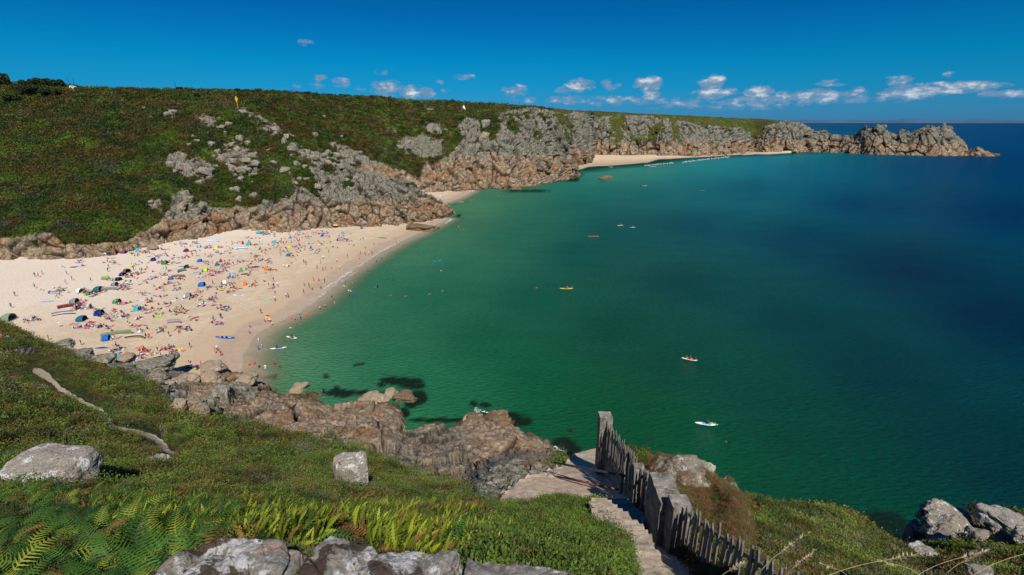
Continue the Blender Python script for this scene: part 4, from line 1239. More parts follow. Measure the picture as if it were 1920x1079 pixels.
# knobbly boulders of the shore below the green slope
SH = [(331, 768, 19, 15, 'speckled rounded boulder at the edge of the heath, left of the leaning pair'), (368, 762, 20, 21, 'leaning grey-green boulder with a shadowed hollow below it'), (396, 765, 13, 18, 'narrow boulder leaning on the grey-green one'),
      (345, 716, 30, 14, 'broad domed grey boulder above the speckled one'), (300, 708, 17, 9, 'pale rounded boulder at the left end of the shore rocks'), (318, 722, 13, 8, 'small domed boulder below the broad grey one'), (397, 710, 22, 9, 'sloping brown slab behind the domed boulder'),
      (415, 738, 24, 17, 'blocky brown boulder in the middle of the shore rocks'), (450, 735, 22, 20, 'squared brown block right of the blocky boulder'), (398, 692, 26, 9, 'flat-topped tan rock where the sand meets the rocks'), (300, 680, 36, 8, 'long low grey rock at the back of the sand'),
      (198, 672, 16, 8, 'light brown rounded rock behind the beach, right of the tents'), (232, 678, 22, 8, 'grey ridge of rock behind the turquoise shade'), (152, 662, 20, 7, 'pale cracked rock at the foot of the green slope'), (118, 646, 20, 5, 'thin pale ledge beside the sand at far left'), (465, 712, 20, 10, 'tan rock sloping into the shallows at the sandy corner')]
for k, (a, b_, rx, ry, lab) in enumerate(SH):
    c = near_point(a, b_ + ry * 0.7, True)
    t = c.y / pixray(a, b_)[1]
    boulder_at('boulder', a, b_, t + 1.0, rx, ry, 80 + k, M_stone_hill if k % 3 else M_stone_tan, lab, depth=.9, rot=k * .7, sub=5, cuts=8, group='boulders of the near shore', rough=.18, facet=.24)

# ---- boulders strewn over the far hillside: each placed on the hill surface
pa, pb, _ = project(VA[:, 0], VA[:, 1], VA[:, 2])
pc, pd, _ = project(VB[:, 0], VB[:, 1], VB[:, 2])
HILLP = np.concatenate([np.stack([pa, pb], 1), np.stack([pc, pd], 1)])
HILLV = np.concatenate([VA, VB])
_hd = np.hypot(HILLV[:, 0], HILLV[:, 1])


def hill_point(px, py):
    d2 = (HILLP[:, 0] - px) ** 2 + (HILLP[:, 1] - py) ** 2
    k = np.where(d2 < max(3.0, d2.min() * 1.5 + 1))[0]
    return HILLV[k[np.argmin(_hd[k])]]


base_b = [blob_mesh('boulder', (1, 0.9, 0.8), 120 + k, 3, mat=M_stone_hill, rough=.2, facet=.3, sq=.55) for k in range(6)]
HB = [(322, 309, 8, 10, 'left end block of the pale square-cut buttress'), (336, 309, 8, 11, 'second block of the pale square-cut buttress'), (348, 314, 7, 11, 'tall third block of the pale square-cut buttress'), (358, 319, 5, 8, 'narrow right block of the pale square-cut buttress'),
      (382, 321, 15, 9, 'big pale cuboid standing right of the buttress'), (372, 341, 9, 5, 'low rock under the pale cuboid'), (317, 213, 8, 6, 'angular pale rock high on the green hill'), (310, 216, 5, 4, 'smaller rock beside the angular one high on the hill'), (271, 202, 4, 3, 'small white stone near the skyline above the heath'), (281, 219, 5, 3, 'small flat stone left of the angular rock'),
      (324, 190, 3, 1.6, 'tiny white stone just under the skyline'), (289, 388, 5, 5, 'lone grey boulder in the green near the beach cliff'), (293, 380, 3, 2.5, 'smaller stone above the lone grey boulder'), (421, 248, 4, 4, 'egg-shaped stone above the boulder field'), (369, 264, 6, 4, 'isolated pale rock above the buttress'), (220, 250, 4, 3, 'brownish stone alone in the dark heath'), (188, 281, 2, 1.4, 'tiny pale stone on the left hillside'),
      (408, 222, 4, 3.5, 'stone left of the upper outcrop'), (430, 232, 6, 5, 'block at the foot of the upper outcrop'), (415, 237, 7, 4, 'flat slab of the upper outcrop'), (442, 274, 6, 4, 'stone at the top of the boulder field'), (455, 285, 9, 5, 'slab near the top of the boulder field'), (470, 292, 9, 6, 'pale broad block in the boulder field'), (460, 300, 13, 6, 'wide split block in the boulder field'), (440, 303, 7, 6, 'grey block at the left of the boulder field'), (478, 306, 8, 6, 'grey round block at the right of the boulder field'), (450, 317, 13, 6, 'long low block at the bottom of the boulder field'), (425, 308, 5, 4, 'small block left of the grey one'),
      (402, 292, 4, 4, 'small stone between the buttress and the boulder field'), (345, 365, 8, 7, 'rounded boulder crowning the beach cliff'), (352, 375, 9, 8, 'second rounded boulder on the beach cliff'), (378, 385, 11, 8, 'big rounded boulder on the cliff above the beach'), (365, 395, 8, 7, 'rounded boulder wedged under the big one'), (342, 385, 8, 9, 'tall boulder left of the wedged one'),
      (532, 265, 4, 9, 'tall thin standing rock on the upper slope'), (590, 252, 6, 5, 'lone rounded rock on the valley side'), (609, 218, 3, 3, 'small stone below the skyline in the valley'), (555, 306, 7, 6, 'pale block on the spur'), (575, 283, 6, 4, 'stone on the spur crest'), (570, 312, 6, 6, 'grey block beside the pale one on the spur'), (585, 295, 9, 5, 'broad stone on the spur crest'),
      (560, 335, 6, 5, 'block in the middle of the spur'), (575, 335, 6, 4, 'flat block in the middle of the spur'), (615, 285, 8, 6, 'rounded crest rock on the spur'), (640, 312, 8, 6, 'grey crest rock farther along the spur'), (806, 239, 7, 9, 'upright rock standing on the far green slope'), (820, 243, 5, 5, 'smaller rock beside the upright one'), (740, 246, 4, 3, 'white stone in the far valley'), (728, 240, 3, 2.5, 'small white stone in the far valley'), (764, 265, 6, 4, 'pale rock halfway up the far slope'), (750, 275, 8, 4, 'flat pale rock on the far slope'), (805, 205, 8, 3, 'low white stones near the far skyline'), (836, 243, 4, 2.5, 'stone between the upright rock and the crag'), (640, 256, 4, 2.5, 'pale stone above the spur'),
      (910, 232, 9, 10, 'domed rock right of the big crag'), (908, 253, 10, 8, 'rounded rock below the domed one')]
rs = np.random.default_rng(5)
for k, (a, b_, rx, ry, lab) in enumerate(HB):
    c = hill_point(a, b_ + ry * 0.5)
    zc = float(c[1]) * CP + (CAM_H - float(c[2])) * SP
    s = zc / FPX
    o = bpy.data.objects.new('boulder', base_b[k % 6])
    COL.objects.link(o)
    o.location = (c[0], c[1] + rx * s * 0.3, c[2] + ry * s * 0.35)
    o.scale = (rx * s * 1.05, rx * s * 0.95, ry * s * 1.2)
    o.rotation_euler = (rs.uniform(-.2, .2), rs.uniform(-.2, .2), rs.uniform(-.5, .5))
    tag(o, lab, 'boulder', 'granite boulders strewn over the hillside')
# smaller look-alike stones in the boulder fields
n_s = 0
cand = np.where((rockA > 0.25) & (rockA < 0.85) & (VA[:, 2] > 14) & (PXA > 280))[0]
rs.shuffle(cand)
taken = []
for i in cand:
    p = VA[i]
    q = (pa[i], pb[i])
    if any((q[0] - w[0]) ** 2 + (q[1] - w[1]) ** 2 < 40 for w in taken):
        continue
    taken.append(q)
    r = float(rs.uniform(0.5, 1.5)) * (p[1] / 250.0 + 0.3)
    o = bpy.data.objects.new('boulder', base_b[n_s % 6])
    COL.objects.link(o)
    o.location = (p[0], p[1], p[2] + r * 0.3)
    o.scale = (r * rs.uniform(.9, 1.4), r, r * rs.uniform(.8, 1.3))
    o.rotation_euler = (rs.uniform(-.3, .3), rs.uniform(-.3, .3), rs.uniform(0, 6))
    hb = min(HB, key=lambda m: (m[0] - q[0]) ** 2 + (m[1] - q[1]) ** 2)
    dx_, dy_ = q[0] - hb[0], q[1] - hb[1]
    rel_ = ('right of' if dx_ > 0 else 'left of') if abs(dx_) > abs(dy_) else ('below' if dy_ > 0 else 'above')
    far_ = 'just ' if math.hypot(dx_, dy_) < 14 else ''
    tag(o, ' '.join(('granite block %s%s the %s' % (far_, rel_, hb[4])).split()[:16]), 'boulder', 'small granite blocks in the heath of the hillside')
    n_s += 1
    if n_s >= 70:
        break
# beach-foot boulders
for k, (a, b_, rx, ry, lab) in enumerate([(282, 464, 9, 6, 'smooth brown boulder on the sand under the cliff'), (262, 458, 12, 6, 'slanting grey slab leaning on the beach cliff'), (246, 462, 10, 5, 'pale slab behind the purple tent')]):
    X, Y, Z = on_sand(a, b_ + ry)
    s = (Y * CP + (CAM_H - Z) * SP) / FPX
    o = new_obj('boulder', blob_mesh('boulder', (rx * s, rx * s * .8, ry * s), 300 + k, 4, mat=M_stone_tan, rough=.1, facet=.06))
    o.location = (X, Y + 1.2, Z + ry * s * .7)
    tag(o, lab, 'boulder', 'boulders at the foot of the beach cliff')
print('rocks', time.time() - T0)

# ------------------------------------------------------------------ fence, steps and handrail
def weathered_wood():
    m, nt, b = pmat('weathered_wood', 0.85, 0.2)
    pos = nt.node('ShaderNodeTexCoord').outputs['Object']
    n = nt.noise(nt.scale(pos, (18, 18, 1.3)), 2.0, 6, 0.7)
    n2 = nt.noise(pos, 3.0, 5, 0.6)
    c = nt.mix(nt.ramp(n, 0.3, 0.7), (0.075, 0.068, 0.058), (0.30, 0.275, 0.235))
    c = nt.mix(nt.math('MULTIPLY', nt.ramp(n2, 0.55, 0.68), 0.6), c, (0.16, 0.17, 0.12))
    rnd = nt.node('ShaderNodeObjectInfo').outputs['Random']
    c = nt.mix(nt.math('MULTIPLY', rnd, 0.35), c, (0.06, 0.055, 0.05))
    nt.put(b.inputs['Base Color'], c)
    nt.put(b.inputs['Normal'], nt.bump(n, 0.6, 0.012))
    return m


M_wood = weathered_wood()
M_conc, nt, b = pmat('weathered_concrete', 0.93, 0.15)
pos = nt.node('ShaderNodeTexCoord').outputs['Object']
n = nt.noise(pos, 3.0, 7, 0.7)
n2 = nt.noise(nt.scale(pos, (1, 1, 0.25)), 7.0, 5, 0.65)
c = nt.mix(nt.ramp(n, 0.3, 0.7), (0.11, 0.10, 0.08), (0.31, 0.285, 0.24))
c = nt.mix(nt.math('MULTIPLY', nt.ramp(n2, 0.56, 0.66), 0.7), c, (0.07, 0.065, 0.055))
c = nt.mix(nt.math('MULTIPLY', nt.ramp(nt.noise(pos, 11, 4, 0.6), 0.60, 0.66), 0.6), c, (0.46, 0.45, 0.40))
nt.put(b.inputs['Base Color'], c)
nt.put(b.inputs['Normal'], nt.bump(nt.noise(pos, 22, 6, 0.75), 0.8, 0.02))
M_step, nt, b = pmat('trodden_granite_step', 0.95, 0.1)
pos = nt.node('ShaderNodeNewGeometry').outputs['Position']
n = nt.noise(pos, 4.0, 8, 0.72)
c = nt.mix(nt.ramp(n, 0.3, 0.7), (0.24, 0.185, 0.135), (0.48, 0.40, 0.31))
c = nt.mix(nt.math('MULTIPLY', nt.ramp(nt.noise(pos, 20, 4, 0.7), 0.6, 0.7), 0.5), c, (0.12, 0.09, 0.07))
nt.put(b.inputs['Base Color'], c)
nt.put(b.inputs['Normal'], nt.bump(nt.noise(pos, 16, 7, 0.75), 0.9, 0.04))
M_iron, nt, b = pmat('painted_black_iron', 0.45, 0.5)
pos = nt.node('ShaderNodeTexCoord').outputs['Object']
c = nt.mix(nt.ramp(nt.noise(pos, 9, 6, 0.7), 0.5, 0.68), (0.03, 0.035, 0.045), (0.12, 0.07, 0.045))
nt.put(b.inputs['Base Color'], c)
M_rust, nt, b = pmat('rusty_iron', 0.85, 0.3)
c = nt.mix(nt.ramp(nt.noise(nt.node('ShaderNodeTexCoord').outputs['Object'], 14, 6, 0.7), 0.35, 0.65), (0.16, 0.045, 0.022), (0.36, 0.13, 0.06))
nt.put(b.inputs['Base Color'], c)
M_galv = flat_mat('greyed_iron_post', (0.27, 0.24, 0.20), 0.6, 0.4, 0.35, 12)


def box_bm(bm, lo, hi, jitter=0.0, rs=random):
    m = bmesh.ops.create_cube(bm, size=1.0)
    for v in m['verts']:
        v.co = Vector([(lo[i] + hi[i]) / 2 + v.co[i] * (hi[i] - lo[i]) + (rs.uniform(-jitter, jitter) if jitter else 0) for i in range(3)])
    return m['verts']


def bm_obj(name, bm, mat, parent=None, smooth=False, bevel=0.0, seg=2):
    if bevel:
        bmesh.ops.bevel(bm, geom=[e for e in bm.edges], offset=bevel, segments=seg, affect='EDGES', profile=0.6)
    me = bpy.data.meshes.new(name)
    bm.to_mesh(me)
    bm.free()
    if smooth:
        me.polygons.foreach_set('use_smooth', np.ones(len(me.polygons), bool))
    return new_obj(name, me, mat, parent)


def tube_bm(bm, pts, r, seg=8, r_end=None):
    pts = [Vector(p) for p in pts]
    rings = []
    for i, p in enumerate(pts):
        d = (pts[min(i + 1, len(pts) - 1)] - pts[max(i - 1, 0)]).normalized()
        up = Vector((0, 0, 1)) if abs(d.z) < 0.9 else Vector((1, 0, 0))
        a = d.cross(up).normalized()
        b2 = d.cross(a)
        rr_ = r if r_end is None else r + (r_end - r) * i / (len(pts) - 1)
        rings.append([bm.verts.new(p + (a * math.cos(2 * math.pi * k / seg) + b2 * math.sin(2 * math.pi * k / seg)) * rr_) for k in range(seg)])
    for i in range(len(rings) - 1):
        for k in range(seg):
            bm.faces.new((rings[i][k], rings[i][(k + 1) % seg], rings[i + 1][(k + 1) % seg], rings[i + 1][k]))
    bm.faces.new(rings[0][::-1])
    bm.faces.new(rings[-1])


def empty(name, loc=(0, 0, 0), rot=(0, 0, 0)):
    o = bpy.data.objects.new(name, None)
    COL.objects.link(o)
    o.location = loc
    o.rotation_euler = rot
    return o


FX = [(14.0, 3.18), (10.0, 3.20), (7.4, 3.12), (4.4, 3.20), (3.2, 3.22)]          # (Y, X) along the fence
FZ = [(14.0, 38.05), (10.0, 40.45), (7.4, 42.05), (4.4, 43.75), (3.2, 44.5)]


def f_at(Y):
    return (float(np.interp(Y, [a for a, _ in FX][::-1], [b for _, b in FX][::-1])), Y, float(np.interp(Y, [a for a, _ in FZ][::-1], [b for _, b in FZ][::-1])))


fence = empty('picket_fence', f_at(7.4))
fence_o = Vector(fence.location)
tag(fence, 'grey weathered picket fence with concrete posts running down the cliff path', 'fence')


def fence_box(name, x0, x1, y0, y1, z0, z1, mat, bev=0.02, n=6, jit=0.012):
    bm = bmesh.new()
    box_bm(bm, (x0, y0, z0), (x1, y1, z1))
    bmesh.ops.subdivide_edges(bm, edges=bm.edges[:], cuts=n, use_grid_fill=True)
    for v in bm.verts:
        p = np.array([[v.co.x * 6, v.co.y * 6, v.co.z * 4]])
        v.co += Vector((float(vnoise(p, 3)[0]) - .5, float(vnoise(p, 4)[0]) - .5, float(vnoise(p, 5)[0]) - .5)) * jit * 4
    for v in bm.verts:
        v.co -= fence_o
    return bm_obj(name, bm, mat, fence, smooth=False)


# posts
x, y, z = f_at(14.0)
o = fence_box('concrete_post', x - .21, x + .21, y - .20, y + .20, z - .8, z + 2.55, M_conc)
x, y, z = f_at(10.0)
fence_box('concrete_post', x - .13, x + .13, y - .14, y + .14, z - .8, z + 1.33, M_conc)
x, y, z = f_at(7.4)
fence_box('concrete_pier', x - .22, x + .24, y + .06, y + .95, z - 1.0, z + 0.92, M_conc, jit=.015)
fence_box('concrete_post', x - .10, x + .24, y - .30, y + .055, z - 1.0, z + 1.16, M_conc)
x, y, z = f_at(3.5)
fence_box('concrete_post', x - .10, x + .20, y - .30, y + .05, z - .8, z + 1.30, M_conc)
# pickets, five slightly different meshes shared by all
pick = []
for k in range(5):
    bm = bmesh.new()
    w, th, hh2 = random.uniform(.036, .048), .013, 1.0
    pts = [(-w, 0), (w, 0), (w * random.uniform(.8, 1.05), .9), (w * random.uniform(-.4, .5), 1.0 + random.uniform(0, .05)), (-w * random.uniform(.8, 1.05), .89)]
    f = [bm.verts.new((th, p[0], p[1])) for p in pts]
    g = [bm.verts.new((-th, p[0], p[1])) for p in pts]
    bm.faces.new(f)
    bm.faces.new(g[::-1])
    for i in range(5):
        bm.faces.new((f[i], g[i], g[(i + 1) % 5], f[(i + 1) % 5]))
    bmesh.ops.recalc_face_normals(bm, faces=bm.faces[:])
    me = bpy.data.meshes.new('picket')
    bm.to_mesh(me)
    bm.free()
    me.materials.append(M_wood)
    pick.append(me)


def picket_run(ya, yb, n, hgt, xoff=0.0, zo=(0, 0)):
    for i in range(n):
        Y = ya + (yb - ya) * i / (n - 1) + random.uniform(-.012, .012)
        x, y, z = f_at(Y)
        z += zo[0] + (zo[1] - zo[0]) * i / (n - 1)
        o = bpy.data.objects.new('picket', random.choice(pick))
        COL.objects.link(o)
        o.parent = fence
        o.location = Vector((x + xoff + random.uniform(-.01, .01), y, z - 0.12 + random.uniform(-.03, .03))) - fence_o
        o.scale = (1, random.uniform(.85, 1.2), hgt * random.uniform(.95, 1.05))
        o.rotation_euler = (random.uniform(-.04, .04), random.uniform(-.025, .025), random.uniform(-.15, .15))
    for f_ in (0.22, 0.72):
        bm = bmesh.new()
        a, b2 = f_at(ya + .1), f_at(yb - .1)
        h2 = hgt * f_
        d = [(-.02, -.035), (.02, -.035), (.02, .035), (-.02, .035)]
        A_ = [bm.verts.new(Vector((a[0] + xoff + .038 + p, a[1], a[2] + h2 + zo[0] + q)) - fence_o) for p, q in d]
        B_ = [bm.verts.new(Vector((b2[0] + xoff + .038 + p, b2[1], b2[2] + h2 + zo[1] + q)) - fence_o) for p, q in d]
        bm.faces.new(A_[::-1])
        bm.faces.new(B_)
        for i in range(4):
            bm.faces.new((A_[i], A_[(i + 1) % 4], B_[(i + 1) % 4], B_[i]))
        bmesh.ops.recalc_face_normals(bm, faces=bm.faces[:])
        bm_obj('rail', bm, M_wood, fence)


picket_run(13.72, 10.22, 26, 1.45, 0.05, (.90, .10))
bm = bmesh.new()
wa, wb = Vector(f_at(13.85)), Vector(f_at(10.1))
vs_ = []
for p_, t_ in ((wa, 1.0), (wb, .22)):
    for dx_, dz_ in ((-.02, -.8), (.20, -.8), (.20, t_), (-.02, t_)):
        vs_.append(bm.verts.new(p_ + Vector((dx_ + .06, 0, dz_)) - fence_o))
bm.faces.new(vs_[:4][::-1]); bm.faces.new(vs_[4:])
for i in range(4):
    bm.faces.new((vs_[i], vs_[(i + 1) % 4], vs_[4 + (i + 1) % 4], vs_[4 + i]))
bmesh.ops.recalc_face_normals(bm, faces=bm.faces[:])
bm_obj('low_wall', bm, M_conc, fence)
picket_run(9.8, 8.45, 12, 1.40, 0.05, (.05, .05))
picket_run(7.0, 3.6, 22, 1.22, 0.10)

# stone steps descending along the fence
steps = empty('stone_steps', (2.4, 6.5, 42.3))
tag(steps, 'worn granite steps going down beside the picket fence', 'steps')
so_ = Vector(steps.location)
rs3 = random.Random(4)
Y = 3.6
zs = 44.35
k = 0
while Y < 9.6:
    run = rs3.uniform(.27, .36)
    rise = run * 0.575
    xc = float(np.interp(Y, [3.6, 5.7, 7.5, 9.5, 11.8], [1.75, 1.92, 2.22, 2.50, 2.60]))
    hw = float(np.interp(Y, [3.6, 7.5, 9.5, 11.8], [.60, .52, .48, .45]))
    bm = bmesh.new()
    box_bm(bm, (xc - hw, Y - .05, zs - .55), (xc + hw, Y + run + .01, zs))
    bmesh.ops.subdivide_edges(bm, edges=bm.edges[:], cuts=4, use_grid_fill=True)
    for v in bm.verts:
        p = np.array([[v.co.x * 3.5, v.co.y * 5, v.co.z * 5]])
        v.co += Vector(((float(vnoise(p, 13)[0]) - .5) * .22, (float(vnoise(p, 14)[0]) - .5) * .16, (float(vnoise(p, 15)[0]) - .5) * .085))
        v.co -= so_
    bm_obj('step', bm, M_step, steps)
    Y += run
    zs -= rise
    k += 1

# handrail
rail = empty('handrail', P_z(1100, 925, 38.6))
ro = Vector(rail.location)
tag(rail, 'iron handrail with a black top bar and a rusty lower bar across the cliff path', 'handrail')
LB = Vector(P_z(1043, 909, 37.85)); RB = Vector(P_z(1161, 944, 39.3))
LT = LB + Vector((0, 0, .92)); RT = RB + Vector((0, 0, 1.02))


def rail_part(name, pts, r, mat):
    bm = bmesh.new()
    tube_bm(bm, [Vector(p) - ro for p in pts], r, 10)
    return bm_obj(name, bm, mat, rail, smooth=True)


dirr = (RT - LT).normalized()
rail_part('top_bar', [LT - dirr * .16, (LT + RT) / 2, RT + dirr * .45], .036, M_iron)
Lm, Rm = LB + Vector((0, 0, .36)), RB + Vector((0, 0, .48))
rail_part('lower_bar', [Lm, Rm], .030, M_rust)
rail_part('post', [LB - Vector((0, 0, .3)), LT], .030, M_galv)
rail_part('post', [RB - Vector((0, 0, .4)), RT], .038, M_galv)

# red twine tied round the second concrete post
p2 = Vector(f_at(10.0))
bm = bmesh.new()
tube_bm(bm, [p2 + Vector((.17 * math.cos(a), .17 * math.sin(a), .62 + .03 * math.sin(3 * a))) for a in np.linspace(0, 6.2, 16)], .014, 6)
tube_bm(bm, [p2 + Vector((-.12, -.14, .62)), p2 + Vector((-.14, -.17, .5)), p2 + Vector((-.13, -.18, .38))], .012, 6)
c0 = p2 + Vector((0, 0, .6))
for v in bm.verts:
    v.co -= c0
o = bm_obj('cord', bm, flat_mat('orange_twine', (0.55, 0.16, 0.05)))
o.location = c0
tag(o, 'orange twine tied round the middle concrete post of the fence', 'cord')
# pale cable stretched down the right-hand slope
bm = bmesh.new()
a, b2 = Vector(P_z(1630, 1024, 38.9)), Vector(P_z(1672, 1085, 41.6))
tube_bm(bm, [a - a, ((b2 - a) * .5) + Vector((0, 0, .06)), b2 - a], .012, 6)
o = bm_obj('cable', bm, flat_mat('pale_cable', (0.5, 0.5, 0.55)))
o.location = a
tag(o, 'thin pale cable running down the green slope at the right', 'cable')
print('fence', time.time() - T0)

# ------------------------------------------------------------------ plants
def leaf_mat(name, kind):
    m, nt, b = pmat(name, 0.62, 0.3)
    pos = nt.node('ShaderNodeNewGeometry').outputs['Position']
    rnd = nt.node('ShaderNodeObjectInfo').outputs['Random']
    if kind == 'heath':
        c, f, f2 = veg_color(nt, pos, 1.4, 1.0)
        c = nt.mix(0.38, c, nt.mix(nt.ramp(rnd, 0, 1, False), (0.022, 0.050, 0.006), (0.21, 0.26, 0.035)))
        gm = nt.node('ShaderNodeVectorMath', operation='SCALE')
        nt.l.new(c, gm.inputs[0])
        nt.put(gm.inputs['Scale'], nt.math('MULTIPLY_ADD', nt.ramp(nt.noise(pos, 0.55, 5, 0.65), 0.38, 0.62), 1.45, 0.48))  # shaded hollows of the scrub, painted into the leaf colour by noise
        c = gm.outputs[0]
        c = nt.mix(nt.ramp(rnd, 0.88, 0.92), c, (0.20, 0.075, 0.022))
        c = nt.mix(nt.math('MULTIPLY', nt.ramp(nt.math('FRACT', nt.math('MULTIPLY', rnd, 7.3)), 0.90, 0.93), .8), c, (0.15, 0.145, 0.11))
    elif kind == 'far':
        c, f, f2 = veg_color(nt, pos, 1.0, 1.0)
        gm = nt.node('ShaderNodeVectorMath', operation='SCALE')
        nt.l.new(c, gm.inputs[0])
        nt.put(gm.inputs['Scale'], nt.math('MULTIPLY_ADD', rnd, 1.3, 0.65))
        c = gm.outputs[0]
    elif kind == 'bush':
        c = nt.mix(nt.ramp(rnd, 0, 1, False), (0.026, 0.056, 0.010), (0.15, 0.215, 0.030))
        big = nt.noise(pos, 1.1, 4, 0.6)
        c = nt.mix(nt.math('MULTIPLY', nt.ramp(big, 0.5, 0.62), 0.75), c, (0.16, 0.25, 0.030))
        c = nt.mix(nt.ramp(rnd, 0.93, 0.95), c, (0.15, 0.07, 0.03))
    elif kind == 'fern':
        c = nt.mix(nt.ramp(rnd, 0, 0.8, False), (0.010, 0.042, 0.006), (0.070, 0.160, 0.018))
        c = nt.mix(nt.ramp(rnd, 0.80, 0.88), c, (0.26, 0.29, 0.03))
        c = nt.mix(nt.ramp(rnd, 0.955, 0.965), c, (0.30, 0.13, 0.035))
    elif kind == 'polypody':
        c = nt.mix(nt.ramp(rnd, 0, 1, False), (0.10, 0.17, 0.014), (0.42, 0.45, 0.035))
        c = nt.mix(nt.ramp(rnd, 0.90, 0.93), c, (0.28, 0.13, 0.05))
    elif kind == 'dry':
        c = nt.mix(nt.ramp(rnd, 0, 1, False), (0.22, 0.15, 0.085), (0.46, 0.36, 0.22))
    elif kind == 'succulent':
        c = nt.mix(nt.ramp(rnd, 0, 0.6, False), (0.060, 0.11, 0.022), (0.17, 0.19, 0.040))
        c = nt.mix(nt.ramp(rnd, 0.5, 0.62), c, nt.mix(nt.math('FRACT', nt.math('MULTIPLY', rnd, 13)), (0.26, 0.055, 0.03), (0.28, 0.14, 0.085)))
    elif kind == 'rust':
        c = nt.mix(nt.ramp(rnd, 0, 1, False), (0.18, 0.065, 0.022), (0.42, 0.18, 0.05))
    nt.put(b.inputs['Base Color'], c)
    # leaves let some light through
    tr = nt.node('ShaderNodeBsdfTranslucent')
    nt.put(tr.inputs['Color'], c)
    mx = nt.node('ShaderNodeMixShader')
    mx.inputs[0].default_value = 0.22
    nt.l.new(b.outputs[0], mx.inputs[1])
    nt.l.new(tr.outputs[0], mx.inputs[2])
    out = [x for x in nt.n if x.type == 'OUTPUT_MATERIAL'][0]
    nt.l.new(mx.outputs[0], out.inputs[0])
    return m


def mesh_from_lists(name, V, F, mat):
    me = bpy.data.meshes.new(name)
    me.from_pydata([tuple(v) for v in V], [], F)
    me.materials.append(mat)
    me.update()
    return me


def clump(name, n, leaf, mat, seed, flat=0.6, aspect=2.0, shell=0.75):
    """dome of loose leaves, radius about 1"""
    r = np.random.default_rng(seed)
    V, F = [], []
    for i in range(n):
        d = r.normal(size=3); d[2] = abs(d[2]); d /= np.linalg.norm(d)
        p = d * r.uniform(shell * .7, 1.0) * np.array([1, 1, flat]) * (1 + 0.25 * math.sin(5 * d[0] + seed) * math.sin(4 * d[1]))
        ax = r.normal(size=3) + d * 1.2; ax /= np.linalg.norm(ax)
        sd_ = np.cross(ax, r.normal(size=3)); sd_ /= np.linalg.norm(sd_)
        L = leaf * r.uniform(.7, 1.3)
        w = L / aspect
        k = len(V)
        nrm = np.cross(ax, sd_)
        V += [p, p + ax * L * .5 + sd_ * w * .5 + nrm * L * .08, p + ax * L, p + ax * L * .5 - sd_ * w * .5 + nrm * L * .08]
        F.append((k, k + 1, k + 2, k + 3))
    return mesh_from_lists(name, V, F, mat)


def frond(name, mat, seed, L=1.0, pairs=12, droop=0.45, pin=0.30, teeth=5, width=0.26):
    """one fern frond, arching from the origin along +X"""
    r = np.random.default_rng(seed)
    V, F = [], []
    def at(t):
        return np.array([L * t * (1 - 0.12 * t), 0.03 * math.sin(3 * t), L * (0.55 * t - droop * t * t * 1.4)])
    for i in range(12):
        a, b_ = at(i / 12), at((i + 1) / 12)
        k = len(V); w = .008 * (1 - i / 14)
        V += [a + [0, w, 0], a - [0, w, 0], b_ - [0, w, 0], b_ + [0, w, 0]]
        F.append((k, k + 1, k + 2, k + 3))
    for i in range(pairs):
        t = 0.16 + 0.84 * i / pairs
        c = at(t)
        tang = at(min(1, t + .02)) - at(t); tang /= np.linalg.norm(tang)
        ln = width * L * (math.sin(math.pi * min(1, (t + .02)) ** 0.8) * .9 + .05) * r.uniform(.85, 1.1)
        for s in (-1, 1):
            d = np.array([0, s, 0]) * .92 + tang * .38 + np.array([0, 0, -.12])
            d /= np.linalg.norm(d)
            wv = tang
            base_w = L / pairs * .27
            prev = None
            k = len(V)
            for q in range(teeth + 1):
                u = q / teeth
                ww = base_w * (1 - u) ** .7
                p = c + d * ln * u + np.array([0, 0, -.10 * ln * u * u])
                V += [p - wv * ww * (0.55 if q % 2 else 1.0), p + wv * ww * (0.55 if q % 2 else 1.0)]
                if q:
                    F.append((k + 2 * q - 2, k + 2 * q - 1, k + 2 * q + 1, k + 2 * q))
    return mesh_from_lists(name, V, F, mat)


def blade(name, mat, seed, lobes=9):
    """upright lobed blade of a small yellow fern, height 1"""
    r = np.random.default_rng(seed)
    V, F = [], []
    lean = r.uniform(.1, .35)
    for i in range(lobes * 2):
        u0, u1 = i / (lobes * 2), (i + 1) / (lobes * 2)
        w0 = .13 * math.sin(math.pi * (u0 * .85 + .12)) * (1.0 if i % 2 == 0 else .45)
        w1 = .13 * math.sin(math.pi * (u1 * .85 + .12)) * (0.45 if i % 2 == 0 else 1.0)
        k = len(V)
        x0, x1 = lean * u0 * u0, lean * u1 * u1
        V += [(x0, -w0, u0), (x0, w0, u0), (x1, w1, u1), (x1, -w1, u1)]
        F.append((k, k + 1, k + 2, k + 3))
    return mesh_from_lists(name, V, F, mat)


def tuft(name, mat, seed, n=40):
    r = np.random.default_rng(seed)
    V, F = [], []
    for i in range(n):
        a = r.uniform(0, 6.28); lean = r.uniform(.1, .9); hgt = r.uniform(.5, 1.0); w = .012
        b_ = np.array([r.normal() * .15, r.normal() * .15, 0])
        dx = np.array([math.cos(a), math.sin(a), 0]); sx_ = np.array([-dx[1], dx[0], 0]) * w
        p1 = b_ + dx * lean * .25 + [0, 0, hgt * .55]
        p2 = b_ + dx * lean * .7 + [0, 0, hgt]
        k = len(V)
        V += [b_ - sx_, b_ + sx_, p1 + sx_, p1 - sx_, p2]
        F += [(k, k + 1, k + 2, k + 3), (k + 3, k + 2, k + 4)]
    return mesh_from_lists(name, V, F, mat)


